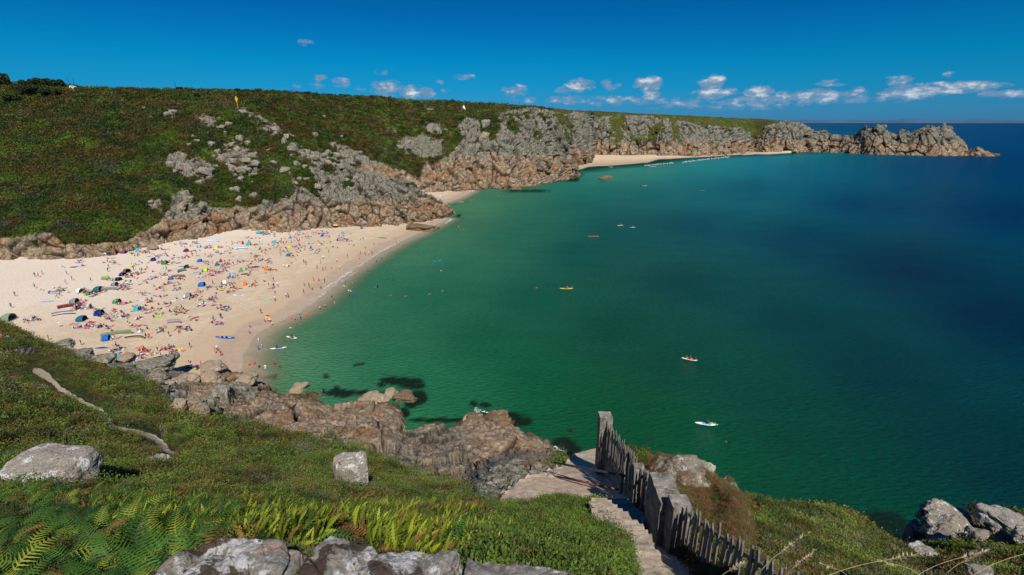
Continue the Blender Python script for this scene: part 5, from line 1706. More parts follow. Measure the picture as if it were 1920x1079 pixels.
def scatter(name, pts, rots, scls, source_me, label):
    me = bpy.data.meshes.new(name)
    n_ = len(pts)
    me.vertices.add(n_)
    me.vertices.foreach_set('co', np.asarray(pts, np.float32).ravel())
    a = me.attributes.new('rot', 'FLOAT_VECTOR', 'POINT'); a.data.foreach_set('vector', np.asarray(rots, np.float32).ravel())
    a = me.attributes.new('scl', 'FLOAT', 'POINT'); a.data.foreach_set('value', np.asarray(scls, np.float32))
    me.update()
    o = new_obj(name, me, None, kind='stuff')
    o['label'] = label
    src = bpy.data.objects.new(name + '_piece', source_me)
    ng = bpy.data.node_groups.new(name, 'GeometryNodeTree')
    ng.interface.new_socket('Geometry', in_out='INPUT', socket_type='NodeSocketGeometry')
    ng.interface.new_socket('Geometry', in_out='OUTPUT', socket_type='NodeSocketGeometry')
    gi = ng.nodes.new('NodeGroupInput'); go = ng.nodes.new('NodeGroupOutput')
    iop = ng.nodes.new('GeometryNodeInstanceOnPoints')
    oi = ng.nodes.new('GeometryNodeObjectInfo'); oi.inputs['Object'].default_value = src
    oi.inputs['As Instance'].default_value = True
    ar = ng.nodes.new('GeometryNodeInputNamedAttribute'); ar.data_type = 'FLOAT_VECTOR'; ar.inputs['Name'].default_value = 'rot'
    as_ = ng.nodes.new('GeometryNodeInputNamedAttribute'); as_.data_type = 'FLOAT'; as_.inputs['Name'].default_value = 'scl'
    ng.links.new(gi.outputs[0], iop.inputs['Points'])
    ng.links.new(oi.outputs['Geometry'], iop.inputs['Instance'])
    ng.links.new(ar.outputs['Attribute'], iop.inputs['Rotation'])
    ng.links.new(as_.outputs['Attribute'], iop.inputs['Scale'])
    ng.links.new(iop.outputs[0], go.inputs[0])
    md = o.modifiers.new('scatter', 'NODES')
    md.node_group = ng
    return o


dl_path = np.where(PVE > 1.9, line_dist(PXE, PYE, [(60, 690), (66, 695), (90, 707), (112, 728), (150, 752), (188, 770), (205, 790), (208, 800), (228, 806), (262, 811), (290, 822), (305, 838), (322, 850)]), 99)
dist_cam = np.sqrt((VE ** 2 * [1, 1, 0]).sum(1) + (CAM_H - VE[:, 2]) ** 2)
veg_ok = (rock < 0.35) & (dirt < 0.03) & (dl_path > 9) & GREEN & (poly_sdist(PXE, PYE, [(1680, 950), (1840, 950), (1850, 1030), (1790, 1050), (1690, 1050)]) < 0) & ((PXE > 1040) | (PYE > green_y + 5)) & (PYE < 1125) & (PXE > -120) & (PXE < 2080)
gr_rng = np.random.default_rng(99)


def pick_pts(mask, n, jitter_px=1.0):
    idx = np.where(mask)[0]
    if len(idx) == 0:
        return idx, np.zeros((0, 3))
    # even out in picture area: rows are denser in some bands
    ch = gr_rng.choice(idx, size=min(n, len(idx)), replace=False)
    p = VE[ch].copy()
    s = dist_cam[ch] / FPX * 2.0
    p[:, 0] += gr_rng.normal(size=len(ch)) * s
    p[:, 1] += gr_rng.normal(size=len(ch)) * s
    return ch, p


def rnd_rot(n, tilt=.25, zfix=None):
    r = gr_rng.normal(size=(n, 3)) * tilt
    r[:, 2] = gr_rng.uniform(0, 6.283, n) if zfix is None else zfix + gr_rng.normal(size=n) * .5
    return r


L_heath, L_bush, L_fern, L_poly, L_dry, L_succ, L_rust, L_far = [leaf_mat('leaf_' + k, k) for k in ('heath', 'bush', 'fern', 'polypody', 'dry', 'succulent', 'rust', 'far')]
# zones in the foreground
bushz = poly_sdist(PXE, PYE, [(905, 960), (960, 950), (1075, 940), (1140, 965), (1165, 990), (1180, 1050), (1185, 1130), (880, 1130), (880, 1000)]) > 0
fernz = poly_sdist(PXE, PYE, [(-200, 900), (60, 930), (180, 930), (300, 935), (420, 960), (360, 1130), (-200, 1130)])
polyz = np.maximum(poly_sdist(PXE, PYE, [(150, 968), (300, 945), (440, 925), (620, 960), (640, 1010), (560, 1050), (420, 1040), (200, 1010)]), poly_sdist(PXE, PYE, [(640, 940), (760, 935), (860, 960), (960, 990), (930, 1060), (700, 1040), (640, 1000)]))
succz = poly_sdist(PXE, PYE, [(1205, 848), (1300, 850), (1345, 900), (1400, 950), (1420, 1000), (1440, 1060), (1300, 1010), (1270, 930), (1220, 900)]) > 0
dryz = (poly_sdist(PXE, PYE, [(980, 862), (1100, 840), (1110, 860), (1060, 872), (1010, 880)]) > -4) | (poly_sdist(PXE, PYE, [(1440, 985), (1540, 1000), (1700, 1079), (1700, 1130), (1400, 1130)]) > 0) | (poly_sdist(PXE, PYE, [(560, 835), (640, 850), (640, 880), (540, 880)]) > 0) | (poly_sdist(PXE, PYE, [(1560, 1060), (1760, 1070), (1920, 1060), (1920, 1120), (1560, 1120)]) > 0)

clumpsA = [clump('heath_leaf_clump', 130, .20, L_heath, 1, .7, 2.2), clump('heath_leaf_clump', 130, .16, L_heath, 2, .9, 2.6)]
for k, me_c in enumerate(clumpsA):
    ch, p = pick_pts(veg_ok & ~bushz & ~((fernz > 0) & (gr_rng.random(len(PXE)) < .5)) & ~succz, 23000)
    scl = dist_cam[ch] / FPX * gr_rng.uniform(2.2, 4.4, len(ch)) ** 2 * np.clip(dl_path[ch] / 44, .22, 1) * (1 - .35 * sstep(dist_cam[ch], 55, 95))
    scl = np.maximum(scl, .05)
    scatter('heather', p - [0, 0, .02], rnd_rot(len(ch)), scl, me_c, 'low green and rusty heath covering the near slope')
ch, p = pick_pts(veg_ok & ~bushz & ~succz & (PYE < 960) & (PXE < 900) & (dl_path > 24) & (dist_cam < 60) & (dist_cam > 7), 330)
scatter('gorse_mounds', p - [0, 0, .05], rnd_rot(len(ch), .15), dist_cam[ch] / FPX * gr_rng.uniform(3.9, 6.0, len(ch)) ** 2, clump('mound_clump', 520, .085, L_bush, 15, .8, 2.0), 'rounded dark and bright green bushes on the near slope')
ch, p = pick_pts(veg_ok & bushz, 2600)
scatter('gorse', p, rnd_rot(len(ch)), gr_rng.uniform(.10, .24, len(ch)), clump('bush_leaf_clump', 150, .17, L_bush, 5, .9, 2.0), 'dense dark and bright green low bush left of the steps')
ch, p = pick_pts(veg_ok & ((fernz > -14) | ((polyz > -8) & (gr_rng.random(len(PXE)) < .15))) & (dist_cam < 14), 1900)
fr = [frond('fern_frond', L_fern, 3 + q, droop=.45 + .15 * q) for q in range(3)]
third = len(ch) // 3
for q in range(3):
    sl = slice(q * third, (q + 1) * third)
    m_ = len(ch[sl])
    r_ = rnd_rot(m_, .22)
    r_[:, 1] -= .25
    scatter('bracken', p[sl] + [0, 0, .04], r_, gr_rng.uniform(.20, .46, m_), fr[q], 'green and yellowing bracken fronds in the foreground')
ch, p = pick_pts(veg_ok & (polyz > -4) & (dist_cam < 14), 6500)
scatter('yellow_fern', p + [0, 0, .04], rnd_rot(len(ch), .35, zfix=0.3), gr_rng.uniform(.09, .22, len(ch)), blade('yellow_fern_blade', L_poly, 4), 'bright yellow green small ferns behind the lichened rocks')
ch, p = pick_pts(veg_ok & (polyz > -30) & (dist_cam < 16), 800)
scatter('dead_bracken', p, rnd_rot(len(ch), .4), gr_rng.uniform(.10, .24, len(ch)), frond('dead_frond', L_rust, 9, droop=.8), 'rusty dead bracken among the green')
ch, p = pick_pts((PVE >= 3.95) & succz, 5200)
scatter('ice_plant', p, rnd_rot(len(ch), .3), dist_cam[ch] / FPX * gr_rng.uniform(3.5, 8.5, len(ch)), clump('ice_plant_clump', 90, .22, L_succ, 8, .6, 3.0), 'red and green creeping succulents over the outcrop')
bpy.context.view_layer.update()
top_p, top_s = [], []
for ob in OUTB:
    mw = ob.matrix_world
    vs = [v for v in ob.data.vertices if v.normal.z > .35]
    for v in vs[::3]:
        q = mw @ v.co
        if float(fbm(np.array([[q.x * 1.1, q.y * 1.1, q.z * 1.1]]), 3, 77)[0]) > -.02:
            top_p.append(tuple(q)); top_s.append(13.5 / FPX * gr_rng.uniform(3, 7))
scatter('ice_plant', np.array(top_p), rnd_rot(len(top_p), .3), np.array(top_s), bpy.data.meshes['ice_plant_clump'], 'creeping succulents growing on top of the outcrop')
ch, p = pick_pts((PVE >= 3.95) & dryz & (dirt < .6), 500)
scatter('dry_grass', p, rnd_rot(len(ch), .25), dist_cam[ch] / FPX * gr_rng.uniform(9, 20, len(ch)), tuft('grass_tuft', L_dry, 2), 'dry straw coloured grass tufts on the cliff edge')
ch, p = pick_pts(veg_ok & ~bushz & (dist_cam < 60), 1500)
scatter('dead_stems', p, rnd_rot(len(ch), .3), dist_cam[ch] / FPX * gr_rng.uniform(8, 15, len(ch)), tuft('stem_tuft', L_dry, 6, 14), 'dead brown stems among the heath')

# shrubs on the far hills
for nm, VV, rk_, PXx, seed_, nn_ in (('hillside_scrub', VA, rockA, PXA, 21, 30000), ('valley_scrub', VB, rockB, PXB, 22, 12000)):
    idx = np.where((rk_ < .45) & (VV[:, 2] > 6))[0]
    ch = gr_rng.choice(idx, nn_, replace=False)
    p = VV[ch]
    dd_ = np.hypot(p[:, 0], p[:, 1])
    scatter(nm, p - [0, 0, .15], rnd_rot(len(ch), .2), dd_ / FPX * gr_rng.uniform(1.6, 4.8, len(ch)) ** 1.0, clump('scrub_clump', 46, .42, L_far, seed_, .75, 1.6), 'dense low scrub covering the hill')
print('plants', time.time() - T0)

# tall seeding grasses close to the camera
def grass_stalk(px, py, t, dirx, L, label):
    h, f, d = pixray(px, py)
    base = Vector((h * t, f * t, CAM_H - d * t))
    root = empty('grass_stalk', base)
    tag(root, label, 'grass stalk', 'seeding grass stalks at the bottom right')
    pts = [Vector((dirx * L * (u ** 1.6) * .8, .05 * L * u, L * (u - .35 * u * u))) for u in np.linspace(0, 1, 10)]
    bm = bmesh.new(); tube_bm(bm, pts, .0018, 5, .001)
    bm_obj('stem', bm, M_straw, root, True)
    bm = bmesh.new()
    r_ = random.Random(px)
    tdir = (pts[-1] - pts[-3]).normalized()
    for i in range(90):
        u = r_.random()
        c = pts[-1] - tdir * .02 + tdir * u * .15 * L / .4
        w = .010 * math.sin(math.pi * (u * .9 + .08)) 
        off = Vector((r_.gauss(0, 1), r_.gauss(0, 1), r_.gauss(0, 1))).normalized() * w
        d2 = (tdir * 1.2 + off.normalized()).normalized() * .022
        sd_ = d2.cross(Vector((r_.random(), r_.random(), 1))).normalized() * .0035
        v = [bm.verts.new(c + off * .4 - sd_), bm.verts.new(c + off * .4 + sd_), bm.verts.new(c + off + d2)]
        bm.faces.new(v)
    bm_obj('seed_head', bm, M_straw, root)


M_straw = flat_mat('straw', (0.52, 0.42, 0.27), 0.8, 0.2, 0.2, 40)
GS = [(1400, 1130, 3.1, .35, .60, 'pale grass stalk with the highest plump seed head, above the pickets'), (1450, 1130, 3.3, .30, .48, 'pale grass stalk with a plump seed head just below the highest one'), (1335, 1110, 3.4, .5, .30, 'short bent grass stalk crossing the pickets'), (1500, 1120, 2.8, 1.5, .42, 'grass stalk arching far right above the pale cable'), (1600, 1110, 3.2, -.7, .30, 'grass stalk leaning left by the pale cable'),
      (1690, 1112, 3.0, 1.0, .42, 'long drooping grass stalk in front of the rock pile'), (1760, 1100, 3.4, .5, .34, 'thin upright grass stalk in front of the rock pile'), (1800, 1105, 2.9, 1.3, .46, 'grass stalk rising towards the right-hand rocks'), (1740, 1110, 3.1, -1.0, .34, 'low grass stalk arching left by the bottom edge')]
for g_ in GS:
    grass_stalk(*g_)

# ------------------------------------------------------------------ people
def rgb(*c):
    return tuple(float(x) for x in hexlin(c))


_mc = {}


def cloth(col, rough=0.85):
    k = (tuple(col), rough)
    if k not in _mc:
        _mc[k] = flat_mat('cloth_%02d' % len(_mc), rgb(*col), rough, 0.15, 0.10, 3.0)
    return _mc[k]


SKINS = [(214, 160, 128), (196, 140, 108), (178, 120, 90), (226, 176, 146), (150, 98, 70)]
HAIRS = [(40, 28, 20), (80, 54, 34), (150, 112, 66), (25, 22, 22), (190, 160, 110)]
PAL = {'black': (28, 28, 32), 'navy': (24, 36, 84), 'white': (232, 232, 230), 'red': (196, 32, 36), 'grey': (130, 132, 138), 'light blue': (120, 180, 220), 'bright blue': (24, 96, 190), 'pink': (226, 96, 140), 'orange': (236, 112, 40), 'yellow': (236, 200, 40),
       'green': (50, 130, 70), 'turquoise': (30, 170, 180), 'purple': (110, 60, 140), 'brown': (110, 74, 52), 'lilac': (176, 150, 200), 'dark green': (22, 72, 52), 'teal': (20, 100, 116), 'lime': (176, 210, 40), 'maroon': (110, 24, 44), 'beige': (196, 172, 136), 'sage': (120, 140, 116)}


def person_mesh(name, joints, edges, labels):
    """one continuous skinned body; labels give the material slot of every bone"""
    me = bpy.data.meshes.new(name)
    me.from_pydata([j[0] for j in joints], edges, [])
    o = bpy.data.objects.new(name, me)
    COL.objects.link(o)
    sk = o.modifiers.new('skin', 'SKIN')
    for v, j in zip(me.skin_vertices[0].data, joints):
        v.radius = (j[1], j[2] if len(j) > 2 else j[1])
    me.skin_vertices[0].data[0].use_root = True
    o.modifiers.new('sub', 'SUBSURF').levels = 1
    dg = bpy.context.evaluated_depsgraph_get()
    out = bpy.data.meshes.new_from_object(o.evaluated_get(dg))
    out.name = name
    bpy.data.objects.remove(o)
    E_ = [(np.array(joints[a][0]), np.array(joints[b_][0])) for a, b_ in edges]
    for _ in range(4):
        out.materials.append(None)
    for p in out.polygons:
        c = np.array(p.center)
        best, bi = 9, 0
        for k, (a, b_) in enumerate(E_):
            d = b_ - a
            t = min(1, max(0, float((c - a) @ d) / float(d @ d + 1e-9)))
            q = float(np.linalg.norm(c - a - d * t))
            if q < best:
                best, bi = q, k
        p.material_index = labels[bi]
        if labels[bi] == 9:      # head: hair at the back and top, face in front (+X)
            hc = E_[bi][1]
            p.material_index = 1 if (c[0] - hc[0]) < 0.035 or (c[2] - hc[2]) > 0.07 else 0
        p.use_smooth = True
    return out


def body(pelvis, chest, neck, head, arms, legs, hip=.10, sh=.17):
    """arms: two lists (elbow, wrist, finger tips); legs: two lists (knee, ankle, toe)"""
    J = [(pelvis, .13, .10), (chest, .15, .10), (neck, .055), (head, .095, .105)]
    Ed = [(0, 1), (1, 2), (2, 3)]
    L = [2, 2, 9]
    ch = Vector(chest); nk = Vector(neck)
    for s, a in zip((1, -1), arms):
        shp = ch.lerp(nk, .45) + Vector((0, s * sh, 0))
        i = len(J)
        J += [(tuple(shp), .055), (a[0], .042), (a[1], .030), (a[2], .026)]
        Ed += [(1, i), (i, i + 1), (i + 1, i + 2), (i + 2, i + 3)]
        L += [2, 2, 0, 0]
    pv = Vector(pelvis)
    for s, g in zip((1, -1), legs):
        hp = pv + Vector((0, s * hip, -.06))
        i = len(J)
        J += [(tuple(hp), .085), (g[0], .062), (g[1], .040), (g[2], .035)]
        Ed += [(0, i), (i, i + 1), (i + 1, i + 2), (i + 2, i + 3)]
        L += [3, 3, 0, 0]
    # fix label of torso-lower bone: top; hips: bottom
    return J, Ed, L


POSE = {}
POSE['standing'] = person_mesh('standing', *body((0, 0, .95), (0, 0, 1.28), (0, 0, 1.48), (.02, 0, 1.63), [[(-.03, .25, 1.15), (.05, .26, .92), (.08, .25, .82)], [(-.03, -.25, 1.15), (.05, -.26, .92), (.08, -.25, .82)]],
                                               [[(.02, .11, .50), (0, .12, .07), (.16, .13, .03)], [(.02, -.11, .50), (0, -.12, .07), (.16, -.13, .03)]]))
POSE['walking'] = person_mesh('walking', *body((0, 0, .93), (.03, 0, 1.27), (.05, 0, 1.46), (.09, 0, 1.61), [[(-.10, .25, 1.16), (.02, .27, .95), (.08, .26, .86)], [(.12, -.25, 1.16), (.28, -.24, 1.02), (.36, -.22, .98)]],
                                             [[(.22, .10, .54), (.26, .11, .09), (.42, .11, .05)], [(-.08, -.10, .50), (-.36, -.11, .16), (-.30, -.12, .04)]]))
POSE['sitting'] = person_mesh('sitting', *body((0, 0, .13), (-.06, 0, .45), (-.03, 0, .65), (.02, 0, .80), [[(-.10, .25, .34), (.12, .27, .22), (.22, .24, .24)], [(-.18, -.26, .32), (-.28, -.28, .08), (-.32, -.28, .03)]],
                                             [[(.40, .13, .40), (.72, .12, .07), (.86, .12, .05)], [(.44, -.12, .12), (.86, -.13, .07), (.98, -.14, .10)]]))
POSE['lying'] = person_mesh('lying', *body((0, 0, .13), (-.34, 0, .15), (-.54, 0, .15), (-.69, 0, .14), [[(-.25, .30, .08), (-.02, .33, .06), (.08, .33, .06)], [(-.55, -.35, .08), (-.72, -.25, .10), (-.76, -.16, .12)]],
                                         [[(.46, .12, .12), (.86, .13, .08), (.92, .13, .20)], [(.44, -.12, .24), (.78, -.13, .07), (.92, -.13, .08)]]))
POSE['crouching'] = person_mesh('crouching', *body((0, 0, .48), (.22, 0, .74), (.34, 0, .90), (.46, 0, .98), [[(.32, .24, .55), (.50, .20, .34), (.56, .18, .26)], [(.32, -.24, .55), (.52, -.18, .36), (.58, -.16, .28)]],
                                                 [[(.40, .13, .46), (.14, .14, .08), (.30, .14, .04)], [(.34, -.13, .20), (-.08, -.14, .10), (-.10, -.14, .03)]]))
POSE['wading'] = POSE['standing']
POSE['swimming'] = person_mesh('swimming', *body((-.45, 0, -.16), (-.12, 0, -.02), (.08, 0, .06), (.22, 0, .13), [[(.22, .30, .02), (.46, .26, .04), (.56, .22, .03)], [(.10, -.34, -.05), (-.10, -.42, -.12), (-.18, -.42, -.14)]],
                                               [[(-.85, .11, -.20), (-1.22, .14, -.14), (-1.36, .14, -.10)], [(-.86, -.12, -.16), (-1.24, -.14, -.26), (-1.38, -.14, -.26)]]))
POSE['paddling'] = person_mesh('paddling', *body((0, 0, .14), (.02, 0, .48), (.04, 0, .68), (.07, 0, .83), [[(.16, .30, .48), (.40, .30, .52), (.48, .28, .53)], [(.12, -.28, .44), (.34, -.36, .34), (.42, -.38, .32)]],
                                               [[(.40, .14, .30), (.72, .13, .10), (.84, .13, .14)], [(.40, -.14, .30), (.72, -.13, .10), (.84, -.13, .14)]]))
LANDMARKS = []       # (px, py, unique short name)
USED = {}
prng = random.Random(2024)


def nearest_marks(px, py, skip=0):
    return sorted(LANDMARKS, key=lambda m: (m[0] - px) ** 2 + ((m[1] - py) * 1.6) ** 2)


def place_phrase(px, py, two=False):
    ms = nearest_marks(px, py)
    m = ms[0]
    dx, dy = px - m[0], py - m[1]
    if abs(dx) > abs(dy) * 1.3:
        rel = 'right of' if dx > 0 else 'left of'
    else:
        rel = 'in front of' if dy > 0 else 'behind'
    s = '%s the %s' % (rel, m[2])
    if two:
        s += ', towards the %s' % ms[1][2]
    return s


def unique(label, px, py, base):
    """keep every label different"""
    words = label.split()
    if label not in USED and len(words) <= 16:
        USED[label] = 1
        return label
    for k in range(1, 5):
        m = nearest_marks(px, py)[k][2]
        cand = '%s near the %s' % (base, m)
        if cand not in USED and len(cand.split()) <= 16:
            USED[cand] = 1
            return cand
    for w in ('slightly apart', 'closest to the water', 'farther back', 'half turned away', 'in the thick of the crowd', 'at the edge of the group'):
        cand = '%s, %s' % (label, w)
        if cand not in USED and len(cand.split()) <= 16:
            USED[cand] = 1
            return cand
    USED[label] = 1
    return label


def add_person(px, py, pose='standing', top=None, bottom=None, place=None, face=None, z=None, group=None, scale=1.0, skin=None, label=None, at=None, what=None):
    top = top or prng.choice(['black', 'navy', 'white', 'red', 'grey', 'light blue', 'bright blue', 'pink', 'skin', 'skin', 'skin', 'orange', 'green', 'white', 'black', 'navy'])
    bottom = bottom or prng.choice(['black', 'navy', 'grey', 'red', 'bright blue', 'black', 'green', 'white', 'skin', 'light blue', 'navy'])
    me = POSE[pose]
    o = bpy.data.objects.new('person', me)
    COL.objects.link(o)
    sk = prng.choice(SKINS) if skin is None else skin
    cols = [sk, prng.choice(HAIRS), sk if top == 'skin' else PAL[top], sk if bottom == 'skin' else PAL[bottom]]
    for i, c in enumerate(cols):
        o.material_slots[i].link = 'OBJECT'
        o.material_slots[i].material = cloth(c)
    if at is not None:
        loc = Vector(at)
    elif pose in ('swimming', 'wading') or z == 0:
        loc = Vector(P_z(px, py, 0))
    else:
        loc = Vector(on_sand(px, py))
    if pose == 'wading':
        loc.z = -.55
    o.location = loc
    o.rotation_euler = (0, 0, prng.uniform(0, 6.28) if face is None else face)
    sc_ = scale * prng.uniform(.92, 1.06)
    o.scale = (sc_, sc_, sc_)
    if label is None:
        t_ = {'skin': 'bare-chested person'}.get(top, 'person in %s top' % top)
        b_ = '' if bottom in ('skin', top) else ' and %s shorts' % bottom
        if top == 'skin' and bottom != 'skin':
            t_, b_ = 'person in %s swimwear' % bottom, ''
        verb = {'standing': 'standing', 'walking': 'walking', 'sitting': 'sitting on the sand', 'lying': 'lying on the sand', 'crouching': 'bending down', 'wading': 'wading', 'swimming': 'swimming', 'paddling': 'sitting'}[pose]
        base = t_ + ' ' + verb
        b2 = t_ + b_ + ' ' + verb
        lab = '%s %s' % (b2, place or place_phrase(px, py))
        if len(lab.split()) > 16:
            lab = '%s %s' % (base, place or place_phrase(px, py))
        label = unique(lab, px, py, b2 if len(b2.split()) < 9 else base)
    tag(o, label, 'person', group or 'people on the beach and in the bay')
    return o


# ------------------------------------------------------------------ beach things
def pm(col, rough=0.6):
    return cloth(PAL[col] if isinstance(col, str) else col, rough)


def dome_tent(size, c1, c2=None, face=0.0, kind='dome'):
    """pop-up beach shelter, open towards +X: canopy halves, floor sheet and a hooped rim"""
    root = empty('pop_up_tent')
    w, dpt, hgt = size, size * .62, size * .58
    nu_, nv_ = 14, 9
    for part, rng_ in (('canopy', (0, 1)),):
        for half in (0, 1):
            bm = bmesh.new()
            grid = []
            for i in range(nu_ + 1):
                row = []
                a = math.pi * i / nu_
                for j in range(nv_ + 1):
                    b_ = (half * .5 + .5 * j / nv_) * math.pi * .60 + math.pi * .40
                    if kind == 'dome':
                        x = math.cos(b_) * dpt * (1 - .05 * math.cos(a))
                        r = math.sin(b_)
                        p = (x, math.cos(a) * w * .5 * (.35 + .65 * r), math.sin(a) ** .8 * hgt * (r ** .7))
                    else:       # pyramid
                        u = (b_ - math.pi * .4) / (math.pi * .6)
                        p = (dpt * (.35 - u), math.cos(a) * w * .5 * (1 - .3 * u), max(0, (1 - abs(math.cos(a)))) * hgt * 1.35 * (1 - u ** 1.6))
                    row.append(bm.verts.new(p))
                grid.append(row)
            for i in range(nu_):
                for j in range(nv_):
                    bm.faces.new((grid[i][j], grid[i + 1][j], grid[i + 1][j + 1], grid[i][j + 1]))
            bmesh.ops.remove_doubles(bm, verts=bm.verts, dist=1e-4)
            o = bm_obj('canopy', bm, pm(c2 if (half == 0 and c2) else c1, .55), root, True)
            sm = o.modifiers.new('thick', 'SOLIDIFY'); sm.thickness = .015
    bm = bmesh.new()
    box_bm(bm, (-dpt * .9, -w * .46, 0), (dpt * .55, w * .46, .02))
    bm_obj('groundsheet', bm, pm((90, 96, 110)), root)
    bm = bmesh.new()
    pts = []
    for i in range(15):
        a = math.pi * i / 14
        if kind == 'dome':
            b_ = math.pi * .40; r = math.sin(b_)
            pts.append((math.cos(b_) * dpt * (1 - .05 * math.cos(a)), math.cos(a) * w * .5 * (.35 + .65 * r), math.sin(a) ** .8 * hgt * (r ** .7)))
        else:
            pts.append((dpt * .35, math.cos(a) * w * .5, max(0, 1 - abs(math.cos(a))) * hgt * 1.35))
    tube_bm(bm, pts, .025, 6)
    bm_obj('hoop', bm, pm('grey'), root, True)
    root.rotation_euler = (0, 0, face)
    return root


def windbreak(size, c1, c2, face=0.0, n=4, curve=.6, hgt=1.05):
    root = empty('windbreak')
    pts = []
    for i in range(n + 1):
        a = -curve + 2 * curve * i / n
        R_ = size / (2 * curve)
        pts.append((R_ * math.sin(a), R_ * (math.cos(a) - 1)))
    for i in range(n):
        (x0, y0), (x1, y1) = pts[i], pts[i + 1]
        bm = bmesh.new()
        rows = []
        for q in range(7):
            u = q / 6
            sag = .10 * math.sin(math.pi * u)
            rows.append([bm.verts.new((x0 + (x1 - x0) * u, y0 + (y1 - y0) * u + sag, hgt * v + (.03 * math.sin(math.pi * u) if v == 0 else -.06 * math.sin(math.pi * u) * v))) for v in (0, .33, .66, 1)])
        for q in range(6):
            for v in range(3):
                f_ = bm.faces.new((rows[q][v], rows[q + 1][v], rows[q + 1][v + 1], rows[q][v + 1]))
                f_.material_index = v % 2
        o = bm_obj('fabric_panel', bm, pm(c1), root, True)
        o.data.materials.append(pm(c2))
        sm = o.modifiers.new('thick', 'SOLIDIFY'); sm.thickness = .01
    for (x, y) in pts:
        bm = bmesh.new(); tube_bm(bm, [(x, y, -.1), (x, y, hgt + .12)], .02, 6)
        bm_obj('pole', bm, pm('beige'), root, True)
    root.rotation_euler = (0, 0, face)
    return root


def parasol(size, c1, c2, tilt=.2):
    root = empty('parasol')
    bm = bmesh.new()
    top = bm.verts.new((0, 0, 1.9))
    ring = [bm.verts.new((math.cos(a) * size, math.sin(a) * size, 1.9 - .42 * size - (.05 if i % 2 else 0))) for i, a in enumerate(np.linspace(0, 2 * math.pi, 17)[:-1])]
    for i in range(16):
        f_ = bm.faces.new((top, ring[i], ring[(i + 1) % 16])); f_.material_index = (i // 2) % 2
    o = bm_obj('canopy', bm, pm(c1), root)
    o.data.materials.append(pm(c2))
    o.modifiers.new('thick', 'SOLIDIFY').thickness = .01
    bm = bmesh.new(); tube_bm(bm, [(0, 0, -.2), (0, 0, 1.92)], .02, 6)
    bm_obj('pole', bm, pm('white'), root, True)
    root.rotation_euler = (tilt, tilt * .6, 0)
    return root


def board_mesh(L, W, T_, c1, c2, nose=.25, name='paddleboard'):
    bm = bmesh.new()
    rings = []
    for i in range(17):
        u = -1 + 2 * i / 16
        w = W * .5 * max(.02, (1 - abs(u) ** 2.6)) ** .6
        zr = nose * .35 * max(0, u - .45) ** 1.5
        rings.append([bm.verts.new((u * L / 2, w * math.cos(a), zr + T_ * .5 + T_ * .5 * math.sin(a))) for a in np.linspace(0, 2 * math.pi, 11)[:-1]])
    for i in range(16):
        for k in range(10):
            f_ = bm.faces.new((rings[i][k], rings[i][(k + 1) % 10], rings[i + 1][(k + 1) % 10], rings[i + 1][k]))
            f_.material_index = 1 if (4 < i < 12 and 1 <= k <= 3) else 0
    bm.faces.new(rings[0]); bm.faces.new(rings[-1][::-1])
    return bm


def board(L, W, c1, c2, name='paddleboard', face=0.0, fin=True):
    root = empty(name)
    o = bm_obj('hull', board_mesh(L, W, .12, c1, c2), pm(c1, .35), root, True)
    o.data.materials.append(pm(c2, .5))
    if fin:
        bm = bmesh.new(); box_bm(bm, (-L * .44, -.01, -.10), (-L * .36, .01, .02))
        bm_obj('fin', bm, pm('black', .4), root)
    root.rotation_euler = (0, 0, face)
    return root


def kayak(L, W, c1, c2, face=0.0, seats=2, name='kayak'):
    root = empty(name)
    bm = bmesh.new()
    rings = []
    for i in range(21):
        u = -1 + 2 * i / 20
        w = W * .5 * max(.03, 1 - abs(u) ** 2.2) ** .7
        z0 = .02 + .16 * abs(u) ** 4
        deck = .20 + .12 * abs(u) ** 3
        well = .12 if abs(u) < .62 else 0
        prof = [(0, z0), (.75, z0 + .03), (1, deck * .6), (.98, deck), (.62, deck), (.55, deck - well), (0, deck - well), (-.55, deck - well), (-.62, deck), (-.98, deck), (-1, deck * .6), (-.75, z0 + .03)]
        rings.append([bm.verts.new((u * L / 2, p * w, z)) for p, z in prof])
    for i in range(20):
        for k in range(12):
            f_ = bm.faces.new((rings[i][k], rings[i][(k + 1) % 12], rings[i + 1][(k + 1) % 12], rings[i + 1][k]))
            f_.material_index = 1 if k in (4, 5, 6, 7) and 3 < i < 16 else 0
    bm.faces.new(rings[0]); bm.faces.new(rings[-1][::-1])
    o = bm_obj('hull', bm, pm(c1, .4), root, True)
    o.data.materials.append(pm(c2, .6))
    for s in range(seats):
        x = (-.55 + 1.15 * s) if seats > 1 else -.2
        bm = bmesh.new()
        box_bm(bm, (x - .22, -.22, .09), (x + .16, .22, .18)); box_bm(bm, (x - .30, -.22, .10), (x - .221, .22, .48))
        bm_obj('seat', bm, pm('black'), root)
    root.rotation_euler = (0, 0, face)
    return root


def paddle(parent_at, L=1.9, face=0.0, tilt=.5, col='black'):
    root = empty('paddle', parent_at)
    bm = bmesh.new(); tube_bm(bm, [(-L / 2, 0, 0), (L / 2, 0, 0)], .018, 6)
    bm_obj('shaft', bm, pm('grey', .4), root, True)
    for s in (-1, 1):
        bm = bmesh.new(); box_bm(bm, (min(s * L / 2, s * (L / 2 + .42)), -.09, -.012), (max(s * L / 2, s * (L / 2 + .42)), .09, .012))
        bm_obj('blade', bm, pm(col, .4), root, bevel=.01)
    root.rotation_euler = (0, tilt, face)
    return root


towel_me = {}


